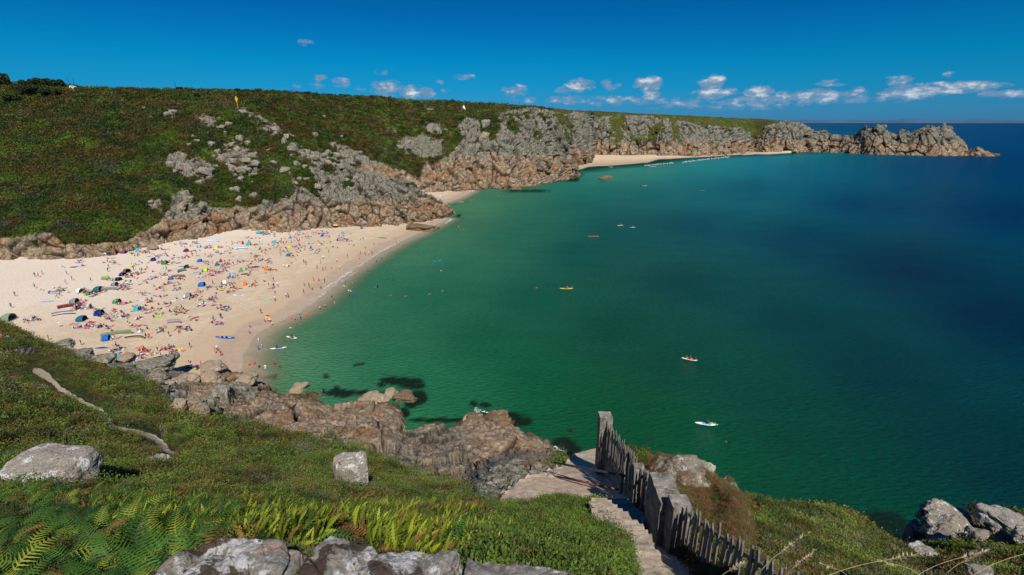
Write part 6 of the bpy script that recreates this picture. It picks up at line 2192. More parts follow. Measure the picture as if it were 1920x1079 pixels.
def towel_mesh(L, W):
    bm = bmesh.new()
    bmesh.ops.create_grid(bm, x_segments=7, y_segments=4, size=.5)
    for v in bm.verts:
        p = np.array([[v.co.x * 5, v.co.y * 5, L]])
        v.co = Vector((v.co.x * L, v.co.y * W, .035 + .05 * float(vnoise(p, 5)[0])))
    for f_ in bm.faces:
        f_.material_index = 1 if abs(f_.calc_center_median().x) > L * .28 else 0
    r_ = bmesh.ops.extrude_face_region(bm, geom=bm.faces[:])
    for v in [g for g in r_['geom'] if isinstance(g, bmesh.types.BMVert)]:
        v.co.z -= .03
    bmesh.ops.recalc_face_normals(bm, faces=bm.faces[:])
    me = bpy.data.meshes.new('towel')
    bm.to_mesh(me); bm.free()
    me.materials.append(None); me.materials.append(None)
    return me


TOW = [towel_mesh(1.8, .9), towel_mesh(2.0, 1.3), towel_mesh(1.7, .8)]


def put(root, px, py, label, cat, group=None, z=None, sink=0.0):
    loc = Vector(P_z(px, py, 0)) if z == 0 else Vector(on_sand(px, py))
    loc.z -= sink
    root.location = loc
    tag(root, label, cat, group)
    USED[label] = 1
    return root


# tents: px, py, size (m), colour, second colour, facing, kind, short name, label
TN = [(198, 478, 3.0, 'light blue', 'white', 0.2, 'dome', 'pale blue tent by the cliff', 'pale blue pop-up tent against the cliff with a crowd in front'),
      (234, 475, 3.0, 'maroon', 'purple', -.2, 'dome', 'dark purple tent by the cliff', 'dark purple pop-up tent at the cliff foot beside the leaning slab'),
      (259, 472, 3.2, 'turquoise', 'turquoise', 2.6, 'pyr', 'turquoise shade by the boulder', 'low turquoise beach shade left of the smooth brown boulder'),
      (289, 489, 3.0, 'grey', 'navy', 0.0, 'dome', 'big grey dome tent', 'big grey dome tent with towels in front, below the brown boulder'),
      (198, 523, 3.2, 'grey', 'lime', 1.4, 'dome', 'grey and lime tent', 'grey and lime green dome tent standing alone on pale sand'),
      (239, 511, 3.4, 'brown', 'brown', -.6, 'dome', 'brown shelter', 'brown beach shelter at the top of the dark tent row'),
      (231, 517, 2.8, 'black', 'navy', -.5, 'dome', 'black navy shelter', 'black and navy shelter touching the brown shelter'),
      (224, 526, 2.8, 'dark green', 'black', -.4, 'dome', 'dark green tent', 'small dark green tent, third in the dark row'),
      (217, 535, 2.8, 'black', 'grey', -.3, 'dome', 'black and grey tent', 'black and grey tent at the lower end of the dark row'),
      (152, 548, 3.2, 'turquoise', 'white', -.5, 'dome', 'white and sky blue tent', 'white and sky blue tent at the left end of the main crowd'),
      (187, 546, 4.0, 'teal', 'teal', -.3, 'dome', 'large teal tent', 'large teal tent in the middle of the left-hand row'),
      (166, 553, 2.4, 'lime', 'green', 0.2, 'dome', 'lime and green tent', 'small lime and green tent left of the large teal tent'),
      (142, 567, 3.2, 'bright blue', 'grey', -.2, 'dome', 'blue and grey tent', 'blue and grey striped tent above the brown windbreak'),
      (140, 581, 3.0, 'orange', 'grey', .1, 'pyr', 'orange and grey tent', 'orange and grey low tent beside the brown windbreak'),
      (222, 568, 3.2, 'green', 'green', -.1, 'dome', 'green dome tent', 'plain green dome tent in the middle of the crowd'),
      (256, 582, 3.3, 'turquoise', 'turquoise', .1, 'pyr', 'turquoise window tent', 'bright turquoise tent with a dark window right of the green dome'),
      (170, 578, 2.6, 'grey', 'black', .3, 'pyr', 'grey pointed tent', 'grey pointed tent left of the royal blue tent'),
      (189, 590, 3.6, 'bright blue', 'navy', -.1, 'dome', 'royal blue tent', 'royal blue tent with a dark opening below the grey pointed tent'),
      (156, 601, 3.6, 'bright blue', 'teal', -.2, 'dome', 'long blue tent', 'long low blue tent with purple towels in front'),
      (187, 614, 2.4, 'bright blue', 'navy', 0, 'pyr', 'small blue tent', 'small blue tent beside a sunbather in red'),
      (202, 637, 3.2, 'sage', 'bright blue', 0, 'dome', 'sage and blue tent', 'sage green and blue dome tent nearest the near rocks'),
      (267, 655, 2.2, 'orange', 'orange', .2, 'dome', 'small orange tent', 'small orange tent near the bottom of the beach'),
      (225, 675, 3.0, 'turquoise', 'turquoise', 2.0, 'pyr', 'turquoise shade on the rocks', 'turquoise shade sail lying against the near rocks'),
      (294, 468, 2.4, 'light blue', 'light blue', .3, 'pyr', 'pale blue shade', 'pale blue shade right of the smooth brown boulder'),
      (351, 472, 3.0, 'purple', 'maroon', .0, 'dome', 'purple dome tent', 'vivid purple dome tent on open sand below the cliff'),
      (375, 464, 2.6, 'bright blue', 'light blue', .0, 'dome', 'blue tent below the cliff', 'blue tent with people and towels to its right below the cliff'),
      (405, 466, 2.4, 'yellow', 'yellow', .4, 'pyr', 'yellow tent', 'bright yellow tent near the upper cliff'),
      (409, 474, 2.2, 'teal', 'grey', .2, 'dome', 'round grey blue tent', 'small round grey blue tent under the yellow tent'),
      (311, 495, 3.2, 'dark green', 'green', -.1, 'dome', 'bottle green tent', 'bottle green tent above the lime and teal one'),
      (309, 504, 2.6, 'turquoise', 'lime', .1, 'pyr', 'lime and teal tent', 'lime and teal tent just below the bottle green tent'),
      (376, 491, 2.8, 'turquoise', 'bright blue', -.1, 'dome', 'sky blue tent', 'sky blue tent with pink towels in the middle of the beach'),
      (414, 491, 2.4, 'red', 'maroon', .4, 'pyr', 'red tent', 'red pointed tent behind the dark teal screens'),
      (407, 498, 3.0, 'teal', 'teal', .2, 'pyr', 'dark teal shelter', 'dark teal shelter in front of the red tent'),
      (387, 509, 3.2, 'teal', 'lime', .1, 'dome', 'teal and lime tent', 'teal box tent with a lime green front'),
      (352, 502, 2.8, 'black', 'black', .1, 'dome', 'black tent', 'black tent behind the grey windbreak'),
      (322, 524, 2.4, 'navy', 'bright blue', .1, 'dome', 'navy tent', 'small navy tent with an orange edge'),
      (381, 536, 3.4, 'bright blue', 'bright blue', -.1, 'dome', 'deep blue dome', 'deep blue dome tent with people in its opening'),
      (434, 519, 3.0, 'bright blue', 'light blue', .4, 'pyr', 'blue pyramid tent', 'blue pyramid tent right of the middle of the crowd'),
      (422, 532, 2.8, 'teal', 'white', .3, 'dome', 'teal and white tent', 'teal and white tent below the blue pyramid tent'),
      (355, 557, 3.4, 'white', 'grey', 0, 'dome', 'white and grey tent', 'white and grey tent with a red towel at its foot'),
      (371, 548, 2.6, 'orange', 'grey', .5, 'pyr', 'orange pyramid tent', 'orange pyramid tent behind the white and grey tent'),
      (487, 438, 3.2, 'turquoise', 'turquoise', 0, 'dome', 'turquoise tent at the cliff foot', 'turquoise tent set tight against the cliff foot'),
      (494, 438, 2.6, 'bright blue', 'navy', 0, 'dome', 'blue tent at the cliff foot', 'blue tent right beside the turquoise one at the cliff foot'),
      (455, 458, 2.8, 'orange', 'maroon', .2, 'pyr', 'orange and magenta tent', 'orange and magenta tent behind the pale blue windbreak'),
      (468, 459, 3.4, 'light blue', 'turquoise', .0, 'dome', 'pale teal tent', 'pale teal tent right of the orange and magenta one'),
      (543, 465, 2.4, 'lime', 'lime', .4, 'dome', 'lime tent', 'bright lime green tent on the upper sand'),
      (542, 480, 2.6, 'bright blue', 'bright blue', -.1, 'dome', 'blue shell tent', 'blue shell-shaped tent below the lime tent'),
      (488, 468, 2.4, 'teal', 'green', .1, 'pyr', 'green teal tent', 'dark green and teal tent in the upper middle'),
      (515, 455, 2.6, 'turquoise', 'turquoise', .2, 'dome', 'cyan tent', 'cyan tent on the upper sand left of the crowd by the cliff'),
      (544, 447, 2.6, 'turquoise', 'bright blue', .2, 'pyr', 'cyan awning', 'cyan awning amid the crowd under the cliff'),
      (501, 506, 2.6, 'orange', 'orange', .1, 'dome', 'orange dome tent', 'orange dome tent in the middle right of the crowd'),
      (452, 509, 2.8, 'sage', 'green', .5, 'pyr', 'sage green tent', 'sage green pyramid tent above the blue pyramid tent'),
      (605, 443, 3.2, 'navy', 'bright blue', .4, 'pyr', 'navy pyramid tent', 'navy blue pyramid tent standing apart near the upper cliff'),
      (644, 438, 2.6, 'turquoise', 'turquoise', .1, 'dome', 'upright turquoise tent', 'upright turquoise tent on the far upper sand'),
      (636, 451, 2.8, 'black', 'grey', .2, 'dome', 'black and white tent', 'black and white tent on the far upper sand'),
      (583, 466, 2.4, 'teal', 'teal', .2, 'pyr', 'teal box tent', 'teal box tent standing alone below the navy pyramid'),
      (679, 429, 2.6, 'turquoise', 'teal', 0, 'dome', 'turquoise tent far right', 'small turquoise tent at the right end of the cliff foot'),
      (460, 534, 2.6, 'yellow', 'orange', .1, 'dome', 'yellow dome tent', 'yellow dome tent with a blue mat right of the crowd'),
      (828, 369, 3.6, 'white', 'light blue', 0, 'dome', 'white tent in the cove', 'white tent alone on the small cove beach'),
      (20, 600, 4.6, 'teal', 'sage', -.2, 'dome', 'long teal shelter', 'long low teal shelter at the far left beside the green slope'),
      (128, 481, 2.6, 'turquoise', 'teal', .2, 'dome', 'turquoise tent far left', 'turquoise umbrella-like tent at the cliff foot far left')]
WB = [(131, 576, 5.0, 'brown', 'maroon', .5, 'brown windbreak', 'long brown windbreak in front of the blue and grey tent'), (121, 590, 5.0, 'bright blue', 'yellow', .4, 'striped windbreak', 'blue and yellow striped windbreak at the left of the crowd'),
      (221, 627, 6.5, 'sage', 'sage', .45, 'sage windbreak', 'long sage green windbreak behind the sage and blue tent'), (256, 634, 4.6, 'beige', 'navy', .1, 'multicoloured windbreak', 'curved multicoloured striped windbreak near the bottom of the beach'),
      (207, 544, 5.0, 'grey', 'sage', .2, 'grey green windbreak', 'grey green windbreak right of the large teal tent'), (337, 520, 4.6, 'grey', 'brown', .1, 'grey windbreak', 'grey patterned windbreak in the middle of the beach'),
      (401, 453, 5.0, 'light blue', 'white', .1, 'pale windbreak by the cliff', 'pale blue windbreak at the cliff foot'), (453, 467, 5.6, 'light blue', 'white', .1, 'pale blue windbreak', 'long pale blue windbreak in front of the orange and magenta tent'),
      (329, 605, 3.6, 'grey', 'lilac', .1, 'lilac striped windbreak', 'lilac and grey striped windbreak in the lower middle'), (340, 510, 3.2, 'teal', 'grey', 1.2, 'teal windbreak', 'teal windbreak standing crosswise above the grey one'), (96, 482, 3.0, 'red', 'navy', .3, 'red windbreak', 'dark red windbreak at the cliff foot far left')]
for (px, py, s, c1, c2, fc, kd, short, lab) in TN:
    LANDMARKS.append((px, py, short))
for (px, py, s, c1, c2, fc, short, lab) in WB:
    LANDMARKS.append((px, py, short))
for (px, py, s, c1, c2, fc, kd, short, lab) in TN:
    o = put(dome_tent(s * .64, c1, c2, fc + .35, 'dome' if kd == 'dome' else 'pyr'), px, py, lab, 'tent', 'beach tents')
for (px, py, s, c1, c2, fc, short, lab) in WB:
    put(windbreak(s, c1, c2, fc), px, py, lab, 'windbreak', 'windbreaks on the beach')
put(parasol(1.2, 'pink', 'lime'), 629, 427, 'multicoloured parasol at the cliff foot in the upper sand', 'parasol')
LANDMARKS.append((629, 427, 'multicoloured parasol'))
# boards and kayaks on the sand
for (px, py, L, W_, c1, c2, fc, nm, lab, short) in [
        (422, 634, 5.0, 1.0, 'bright blue', 'light blue', -.10, 'kayak', 'blue inflatable two-seat kayak lying on open sand near the water', 'blue kayak'),
        (448, 554, 3.6, .8, 'white', 'light blue', -.08, 'board', 'white paddleboard lying on the trodden sand', 'white paddleboard'),
        (186, 556, 2.4, .6, 'white', 'lime', .7, 'board', 'white surfboard with a green stripe beside the grey green windbreak', 'white surfboard'),
        (266, 564, 3.4, .8, 'grey', 'white', .15, 'board', 'long grey paddleboard below the green dome tent', 'grey paddleboard'),
        (334, 564, 3.4, .8, 'white', 'turquoise', .35, 'board', 'white and blue paddleboard left of the white and grey tent', 'white and blue paddleboard'),
        (443, 482, 3.2, .8, 'light blue', 'white', .1, 'board', 'pale blue paddleboard in the upper middle of the crowd', 'pale blue paddleboard'),
        (698, 443, 3.6, .8, 'yellow', 'orange', .25, 'kayak', 'yellow kayak lying on the far upper sand', 'yellow kayak'),
        (718, 447, 4.0, .8, 'green', 'turquoise', -.05, 'kayak', 'green kayak with a family beside it near the far waterline', 'green kayak'),
        (367, 511, 2.0, 1.2, 'light blue', 'light blue', 1.2, 'board', 'oval light blue board lying right of the grey windbreak', 'oval light blue board'),
        (616, 428, 3.4, .8, 'sage', 'turquoise', -.1, 'board', 'pale green paddleboard at the cliff foot by the parasol', 'pale green paddleboard'),
        (190, 653, 3.0, .8, 'bright blue', 'navy', .1, 'board', 'blue board with towels near the lower left rocks', 'blue board'),
        (552, 452, 2.0, .6, 'bright blue', 'navy', .1, 'board', 'small blue bodyboard below the crowd under the cliff', 'small blue bodyboard'),
        (575, 552, 1.4, .6, 'lilac', 'lilac', .1, 'board', 'small lilac bodyboard on the wet sand', 'lilac bodyboard'),
        (340, 500, 2.4, .6, 'bright blue', 'teal', .1, 'board', 'slim blue board right of the black tent', 'slim blue board'),
        (88, 566, 3.0, .7, 'turquoise', 'light blue', .4, 'board', 'turquoise board lying alone on the pale left sand', 'turquoise board')]:
    r_ = kayak(L, W_, c1, c2, fc) if nm == 'kayak' else board(L, W_, c1, c2, 'paddleboard' if L > 2.6 else 'bodyboard', fc)
    put(r_, px, py, lab, 'kayak' if nm == 'kayak' else 'board')
    LANDMARKS.append((px, py, short))

# towels round the tents
tow_cols = ['white', 'light blue', 'pink', 'red', 'turquoise', 'lilac', 'yellow', 'bright blue', 'orange', 'navy', 'grey', 'lime', 'teal', 'maroon', 'beige']
spots = []
for (px, py, s, c1, c2, fc, kd, short, lab) in TN[:58]:
    if 100 < px < 660 and py < 660:
        for _ in range(prng.choice([1, 1, 2])):
            spots.append((px + prng.uniform(5, 16), py + prng.uniform(-2, 4)))
extra = [(300, 480), (330, 483), (350, 484), (392, 482), (250, 497), (212, 492), (268, 507), (305, 517), (290, 522), (270, 530), (318, 532), (330, 541), (300, 541), (268, 550), (302, 555), (285, 566), (312, 570), (338, 580), (300, 590), (330, 588), (286, 582), (262, 598),
         (220, 585), (232, 595), (205, 597), (165, 612), (150, 615), (250, 612), (262, 622), (300, 618), (345, 617), (310, 655), (325, 660), (340, 658), (330, 666), (270, 665), (255, 672), (225, 655), (215, 660), (360, 688), (372, 690), (302, 673), (380, 570), (395, 562), (365, 600), (400, 606), (412, 608),
         (430, 548), (440, 540), (415, 543), (380, 520), (395, 515), (410, 510), (420, 503), (440, 495), (455, 490), (470, 494), (475, 502), (490, 488), (505, 492), (465, 516), (480, 480), (430, 470), (440, 455), (468, 447), (505, 434), (530, 434), (560, 440), (575, 443), (590, 436), (612, 437), (570, 462), (598, 459), (610, 455), (622, 464), (595, 472), (560, 472), (663, 461), (640, 442), (560, 436), (540, 435), (500, 437), (345, 458), (340, 462), (365, 456), (110, 546), (100, 549), (142, 500), (148, 493), (60, 602), (235, 543), (500, 563), (512, 540), (538, 499), (425, 580), (418, 577), (70, 640), (535, 470), (520, 462), (548, 452)]
for k, (px, py) in list(enumerate(spots + extra + [(a_ + prng.uniform(-7, 7), b2_ + prng.uniform(-4, 4)) for a_, b2_ in (extra + spots)]))[:296]:
    o = bpy.data.objects.new('towel', TOW[k % 3])
    COL.objects.link(o)
    c1, c2 = prng.choice(tow_cols), prng.choice(tow_cols)
    for i, c_ in enumerate((c1, c2)):
        o.material_slots[i].link = 'OBJECT'
        o.material_slots[i].material = pm(c_, .9)
    o.location = on_sand(px, py)
    o.rotation_euler = (0, 0, prng.uniform(-.4, .9))
    base = ('%s towel' % c1) if c1 == c2 else ('%s and %s towel' % (c1, c2))
    lab = unique('%s spread %s' % (base, place_phrase(px, py)), px, py, base + ' lying')
    tag(o, lab, 'towel', 'towels on the sand')

# bags and cool boxes
bagm = []
for k in range(3):
    bm = bmesh.new()
    box_bm(bm, (-.28, -.17, 0), (.28, .17, .34 - .06 * k))
    bmesh.ops.bevel(bm, geom=bm.edges[:], offset=.06, segments=2, affect='EDGES')
    tube_bm(bm, [(-.16, 0, .28 - .06 * k), (-.10, 0, .44 - .06 * k), (.10, 0, .44 - .06 * k), (.16, 0, .28 - .06 * k)], .018, 5)
    me = bpy.data.meshes.new('bag'); bm.to_mesh(me); bm.free(); me.materials.append(None)
    bagm.append(me)
for k, (px, py) in enumerate([(a_ + prng.uniform(-9, 9), b2_ + prng.uniform(-3, 3)) for a_, b2_ in spots[::1] + extra[::2]][:120]):
    o = bpy.data.objects.new('bag', bagm[k % 3])
    COL.objects.link(o)
    c1 = prng.choice(['black', 'navy', 'grey', 'bright blue', 'red', 'black', 'teal', 'white', 'brown', 'purple'])
    o.material_slots[0].link = 'OBJECT'; o.material_slots[0].material = pm(c1, .8)
    o.location = on_sand(px, py); o.rotation_euler = (0, 0, prng.uniform(0, 3))
    base = '%s beach bag' % c1
    tag(o, unique('%s standing %s' % (base, place_phrase(px, py)), px, py, base + ' standing'), 'bag', 'bags on the sand')

# people sitting and lying round the tents and towels
n_sit = 0
for (px, py) in spots[::1] + extra:
    if n_sit >= 118:
        break
    if prng.random() < .12:
        continue
    pose = prng.choice(['sitting', 'sitting', 'lying', 'sitting', 'crouching', 'lying'])
    add_person(px + prng.uniform(-4, 4), py + prng.uniform(-1.5, 2), pose, face=prng.uniform(-.8, 1.6))
    n_sit += 1
# people standing and walking, read one by one from the photograph
ST = [(126, 516, 'light blue', 'red'), (136, 526, 'brown', 'black'), (124, 533, 'lilac', 'lilac'), (171, 528, 'skin', 'black'), (251, 507, 'black', 'black'), (156, 491, 'grey', 'white'), (205, 504, 'brown', 'grey'), (203, 510, 'navy', 'black'), (22, 578, 'purple', 'black'), (63, 601, 'light blue', 'navy'), (50, 608, 'navy', 'white'), (113, 614, 'white', 'white'), (92, 638, 'grey', 'black'),
      (66, 519, 'black', 'black'), (73, 520, 'pink', 'red'), (80, 515, 'light blue', 'grey'), (66, 541, 'grey', 'black'), (29, 556, 'grey', 'grey'), (107, 560, 'white', 'brown'), (153, 648, 'skin', 'black'), (219, 652, 'light blue', 'navy'), (240, 669, 'skin', 'black'), (297, 662, 'navy', 'grey'), (318, 632, 'navy', 'grey'), (281, 636, 'red', 'red'), (275, 635, 'black', 'black'), (301, 622, 'green', 'green'),
      (311, 477, 'pink', 'skin'), (368, 476, 'black', 'grey'), (361, 481, 'brown', 'black'), (396, 482, 'pink', 'pink'), (423, 508, 'brown', 'navy'), (400, 534, 'orange', 'black'), (345, 583, 'lime', 'black'), (406, 563, 'bright blue', 'navy'), (357, 620, 'grey', 'navy'), (469, 616, 'skin', 'black'), (468, 627, 'light blue', 'black'), (408, 659, 'white', 'dark green'), (404, 664, 'pink', 'pink'), (415, 668, 'red', 'red'),
      (357, 653, 'black', 'black'), (355, 682, 'skin', 'black'), (378, 688, 'skin', 'red'), (401, 603, 'grey', 'bright blue'), (415, 598, 'maroon', 'black'), (570, 494, 'brown', 'black'), (574, 497, 'skin', 'grey'), (554, 488, 'orange', 'skin'), (526, 473, 'grey', 'maroon'), (526, 480, 'navy', 'black'), (522, 461, 'black', 'orange'), (514, 460, 'light blue', 'black'), (532, 459, 'brown', 'brown'), (561, 462, 'pink', 'black'),
      (681, 452, 'bright blue', 'bright blue'), (676, 452, 'beige', 'brown'), (686, 470, 'navy', 'black'), (676, 477, 'light blue', 'navy'), (685, 480, 'red', 'purple'), (702, 463, 'purple', 'light blue'), (692, 478, 'white', 'light blue'), (698, 478, 'grey', 'black'), (652, 484, 'maroon', 'pink'), (674, 488, 'skin', 'brown'), (617, 476, 'black', 'brown'), (601, 494, 'light blue', 'bright blue'), (606, 487, 'white', 'brown'), (632, 493, 'white', 'brown'),
      (595, 505, 'maroon', 'black'), (622, 506, 'beige', 'grey'), (606, 508, 'brown', 'brown'), (611, 508, 'red', 'black'), (637, 506, 'white', 'skin'), (673, 496, 'beige', 'white'), (513, 529, 'navy', 'black'), (521, 538, 'white', 'grey'), (514, 540, 'black', 'black'), (516, 552, 'beige', 'black'), (537, 559, 'white', 'navy'), (541, 559, 'grey', 'brown'), (516, 565, 'white', 'black'), (490, 589, 'brown', 'skin'), (571, 537, 'light blue', 'skin'), (580, 539, 'black', 'navy'),
      (570, 551, 'purple', 'navy'), (467, 539, 'skin', 'white'), (472, 540, 'skin', 'brown'), (447, 523, 'bright blue', 'light blue'), (415, 598.5, 'maroon', 'navy'), (609, 530, 'brown', 'navy'), (598, 528, 'orange', 'navy'), (588, 527, 'orange', 'orange'), (586, 545, 'lime', 'black'), (635, 515, 'bright blue', 'white'), (657, 506, 'orange', 'beige'), (742, 431, 'maroon', 'pink'), (742, 441, 'grey', 'beige'), (725, 444, 'navy', 'white'), (714, 443, 'grey', 'navy'), (730, 446, 'red', 'turquoise'),
      (821, 373, 'brown', 'navy'), (549, 440, 'black', 'black'), (556, 441, 'navy', 'black'), (563, 438, 'black', 'grey'), (567, 439, 'grey', 'black'), (558, 452, 'grey', 'navy'), (592, 437, 'grey', 'beige'), (822, 414, 'white', 'red'), (733, 445, 'orange', 'skin'), (551, 444, 'light blue', 'black')]
for (px, py, a, b_) in ST[:94]:
    add_person(px, py, prng.choice(['standing', 'standing', 'walking']), a, b_, face=prng.uniform(0, 6.28))
# the rest of the crowd, too many to set one by one
for k, (pose, t_, b_) in enumerate([('sitting', 'black', 'navy'), ('sitting', 'white', 'grey'), ('sitting', 'red', 'black'), ('sitting', 'bright blue', 'black'), ('lying', 'navy', 'navy'), ('lying', 'pink', 'red'), ('sitting', 'skin', 'black'), ('lying', 'skin', 'bright blue'), ('standing', 'skin', 'navy'), ('sitting', 'turquoise', 'white')]):
    me = POSE[pose].copy()
    sk = SKINS[k % 5]
    for i, c in enumerate([sk, HAIRS[k % 5], sk if t_ == 'skin' else PAL[t_], PAL[b_]]):
        me.materials[i] = cloth(c)
    pts = []
    for _ in range(78):
        a_ = prng.choice(spots + extra)
        pts.append(on_sand(a_[0] + prng.gauss(0, 9), a_[1] + prng.gauss(0, 3.2)))
    pts = [q for q in pts if q[2] > .55]
    rr2 = np.zeros((len(pts), 3)); rr2[:, 2] = [prng.uniform(-1, 2) for _ in pts]
    scatter('crowd', pts, rr2, [prng.uniform(.85, 1.05) for _ in pts], me, 'more people among the tents and towels')
# lifeguard with the red and yellow flag
flag = empty('beach_flag', on_sand(500, 606))
tag(flag, 'red and yellow beach flag on a pole by the waterline', 'flag')
bm = bmesh.new(); tube_bm(bm, [(0, 0, 0), (0, 0, 2.3)], .03, 6)
bm_obj('pole', bm, pm('white'), flag, True)
bm = bmesh.new()
rows = []
for i in range(8):
    rows.append([bm.verts.new((.03 + 1.0 * i / 7, .10 * math.sin(i), z_ - .10 * i / 7)) for z_ in (1.5, 1.9, 2.28)])
for i in range(7):
    for v in range(2):
        f_ = bm.faces.new((rows[i][v], rows[i + 1][v], rows[i + 1][v + 1], rows[i][v + 1])); f_.material_index = v
o = bm_obj('cloth', bm, pm('yellow'), flag)
o.data.materials.append(pm('red'))
o.modifiers.new('thick', 'SOLIDIFY').thickness = .01
add_person(497, 605, 'standing', 'light blue', 'red', label='lifeguard in pale top and red shorts standing beside the red and yellow flag')
add_person(507, 607, 'standing', 'white', 'black', label='person in white top standing at the waterline right of the flag')
add_person(512, 610, 'crouching', 'white', 'grey', label='person bending down in the shallows right of the flag')

# bathers
LANDMARKS.append((470, 650, 'sandy corner'))
SW = [(671, 512, 'wading', 'orange'), (688, 508, 'swimming', 'green'), (706, 492, 'wading', 'black'), (716, 486, 'wading', 'skin'), (727, 498, 'swimming', 'skin'), (720, 522, 'swimming', 'red'), (736, 524, 'swimming', 'black'), (648, 532, 'wading', 'skin'), (644, 536, 'swimming', 'white'), (661, 534, 'wading', 'grey'), (658, 547, 'swimming', 'white'), (656, 554, 'swimming', 'black'), (662, 554, 'wading', 'bright blue'),
      (622, 555, 'swimming', 'black'), (628, 571, 'wading', 'pink'), (600, 580, 'wading', 'skin'), (610, 576, 'wading', 'skin'), (704, 539, 'swimming', 'black'), (708, 540, 'wading', 'navy'), (732, 554, 'swimming', 'skin'), (574, 592, 'wading', 'orange'), (562, 590, 'swimming', 'green'), (546, 598, 'wading', 'pink'), (553, 600, 'wading', 'skin'), (564, 599, 'wading', 'black'), (615, 536, 'crouching', 'beige'), (602, 542, 'wading', 'navy'),
      (485, 640, 'wading', 'white'), (491, 651, 'wading', 'light blue'), (485, 656, 'wading', 'bright blue'), (467, 686, 'wading', 'orange'), (477, 683, 'wading', 'pink'), (486, 689, 'wading', 'skin'), (498, 692, 'wading', 'white'), (515, 685, 'wading', 'red'), (524, 688, 'swimming', 'black'), (544, 615, 'swimming', 'white'), (561, 609, 'swimming', 'skin'), (827, 508, 'swimming', 'skin'), (829, 546, 'swimming', 'yellow'), (805, 552, 'swimming', 'skin'),
      (1006, 540, 'swimming', 'pink'), (1073, 538, 'swimming', 'orange'), (1203, 334, 'swimming', 'skin'), (1212, 334, 'swimming', 'red'), (1167, 342, 'swimming', 'skin'), (875, 381, 'wading', 'navy'), (929, 368, 'wading', 'skin'), (934, 368, 'wading', 'pink'), (906, 384, 'swimming', 'black'), (851, 385, 'wading', 'black'), (860, 427, 'wading', 'orange'), (863, 431, 'swimming', 'skin'), (869, 430, 'swimming', 'skin'), (760, 556, 'swimming', 'skin'),
      (755, 460, 'swimming', 'black'), (743, 457, 'wading', 'grey'), (712, 474, 'crouching', 'beige'), (670, 513, 'swimming', 'skin')]
WM = {(827, 508): 'below the turquoise kayak', (829, 546): 'alone in mid bay, left of the yellow kayak', (805, 552): 'alone between the beach and the yellow kayak', (1006, 540): 'left of the yellow kayak in mid bay', (1073, 538): 'just behind the yellow kayak in mid bay',
      (1203, 334): 'off the far beach, left one of a pair', (1212, 334): 'off the far beach, right one of a pair', (1167, 342): 'right of the lone rock in the shallows', (875, 381): 'beside the yellow kayak off the cove', (929, 368): 'off the second point, left of a pair', (934, 368): 'off the second point, right of a pair', (906, 384): 'in the shallows off the cove', (851, 385): 'at the edge of the cove beach',
      (860, 427): 'off the rocky point, first of three', (863, 431): 'off the rocky point, lowest of three', (869, 430): 'off the rocky point, right of three', (760, 556): 'far off the beach in green water', (755, 460): 'off the far end of the sand'}
for (px, py, ps, c_) in SW:
    add_person(px, py, ps, c_, c_ if c_ != 'skin' else 'black', z=0, place=WM.get((px, py)))

# boats and boards afloat
def afloat(root, px, py, label, cat, crew, face, sink=.04):
    put(root, px, py, label, cat, 'boards and kayaks afloat', z=0, sink=sink)
    root.rotation_euler = (0, 0, face)
    for (dx, top, lab) in crew:
        p = Vector(root.location) + Vector((math.cos(face) * dx, math.sin(face) * dx, .12))
        add_person(0, 0, 'paddling', top, prng.choice(['black', 'navy']), at=p, face=face + prng.choice([0, .2]), label=lab)
        USED[lab] = 1


afloat(kayak(3.4, .8, 'turquoise', 'teal', 0, 1), 820, 490, 'turquoise kayak with one paddler on green water', 'kayak', [(-.1, 'skin', 'bare-chested paddler in the turquoise kayak')], .5)
afloat(kayak(4.2, .8, 'yellow', 'orange', 0, 1), 1062, 542, 'yellow kayak in the middle of the bay', 'kayak', [(.1, 'pink', 'paddler in pink in the yellow kayak')], 0.0)
afloat(kayak(5.0, .9, 'orange', 'red', 0, 2), 1113, 444, 'orange double kayak in the middle of the bay', 'kayak', [(-.7, 'black', 'front paddler in black in the orange double kayak'), (.7, 'red', 'rear paddler in red in the orange double kayak')], 0.0)
afloat(board(3.2, .8, 'white', 'beige', 'paddleboard'), 1163, 423, 'small white paddleboard in mid bay, left of a pair', 'board', [(0, 'pink', 'paddler in pink on the left board of the mid bay pair')], .2)
afloat(board(3.2, .8, 'light blue', 'white', 'paddleboard'), 1186, 427, 'pale blue paddleboard in mid bay, right of a pair', 'board', [(0, 'skin', 'bare-chested paddler on the right board of the mid bay pair')], .2)
afloat(board(3.4, .85, 'white', 'orange', 'paddleboard'), 1293, 674, 'white and orange paddleboard carrying three people', 'board', [(-1.0, 'black', 'left person in black on the white and orange paddleboard'), (-.1, 'black', 'middle person in black on the white and orange paddleboard'), (.9, 'navy', 'right person in dark wetsuit on the white and orange paddleboard')], -.45)
afloat(board(3.5, .85, 'white', 'light blue', 'paddleboard'), 1323, 795, 'white paddleboard on green water above the swimmer in black', 'board', [(.1, 'teal', 'paddler in teal top sitting on the white paddleboard')], -.22)
LP = Vector(P_z(1323, 795, 0))
o = paddle(LP + Vector((.3, 0, .75)), 1.7, .9, .75)
tag(o, 'dark paddle held by the paddler on the white paddleboard', 'paddle')
bm = bmesh.new(); box_bm(bm, (-.28, -.15, 0), (.28, .15, .22))
o = bm_obj('dry_bag', bm, pm('lime', .5), None, True, bevel=.06)
o.location = LP + Vector((.95, -.2, .1)); tag(o, 'bright yellow green bag strapped on the white paddleboard', 'bag')
afloat(board(3.3, .85, 'white', 'dark green', 'paddleboard'), 547, 633, 'white paddleboard with a dark deck close to the sandy corner', 'board', [(.1, 'black', 'person in black kneeling on the white paddleboard near the sandy corner')], -.35)
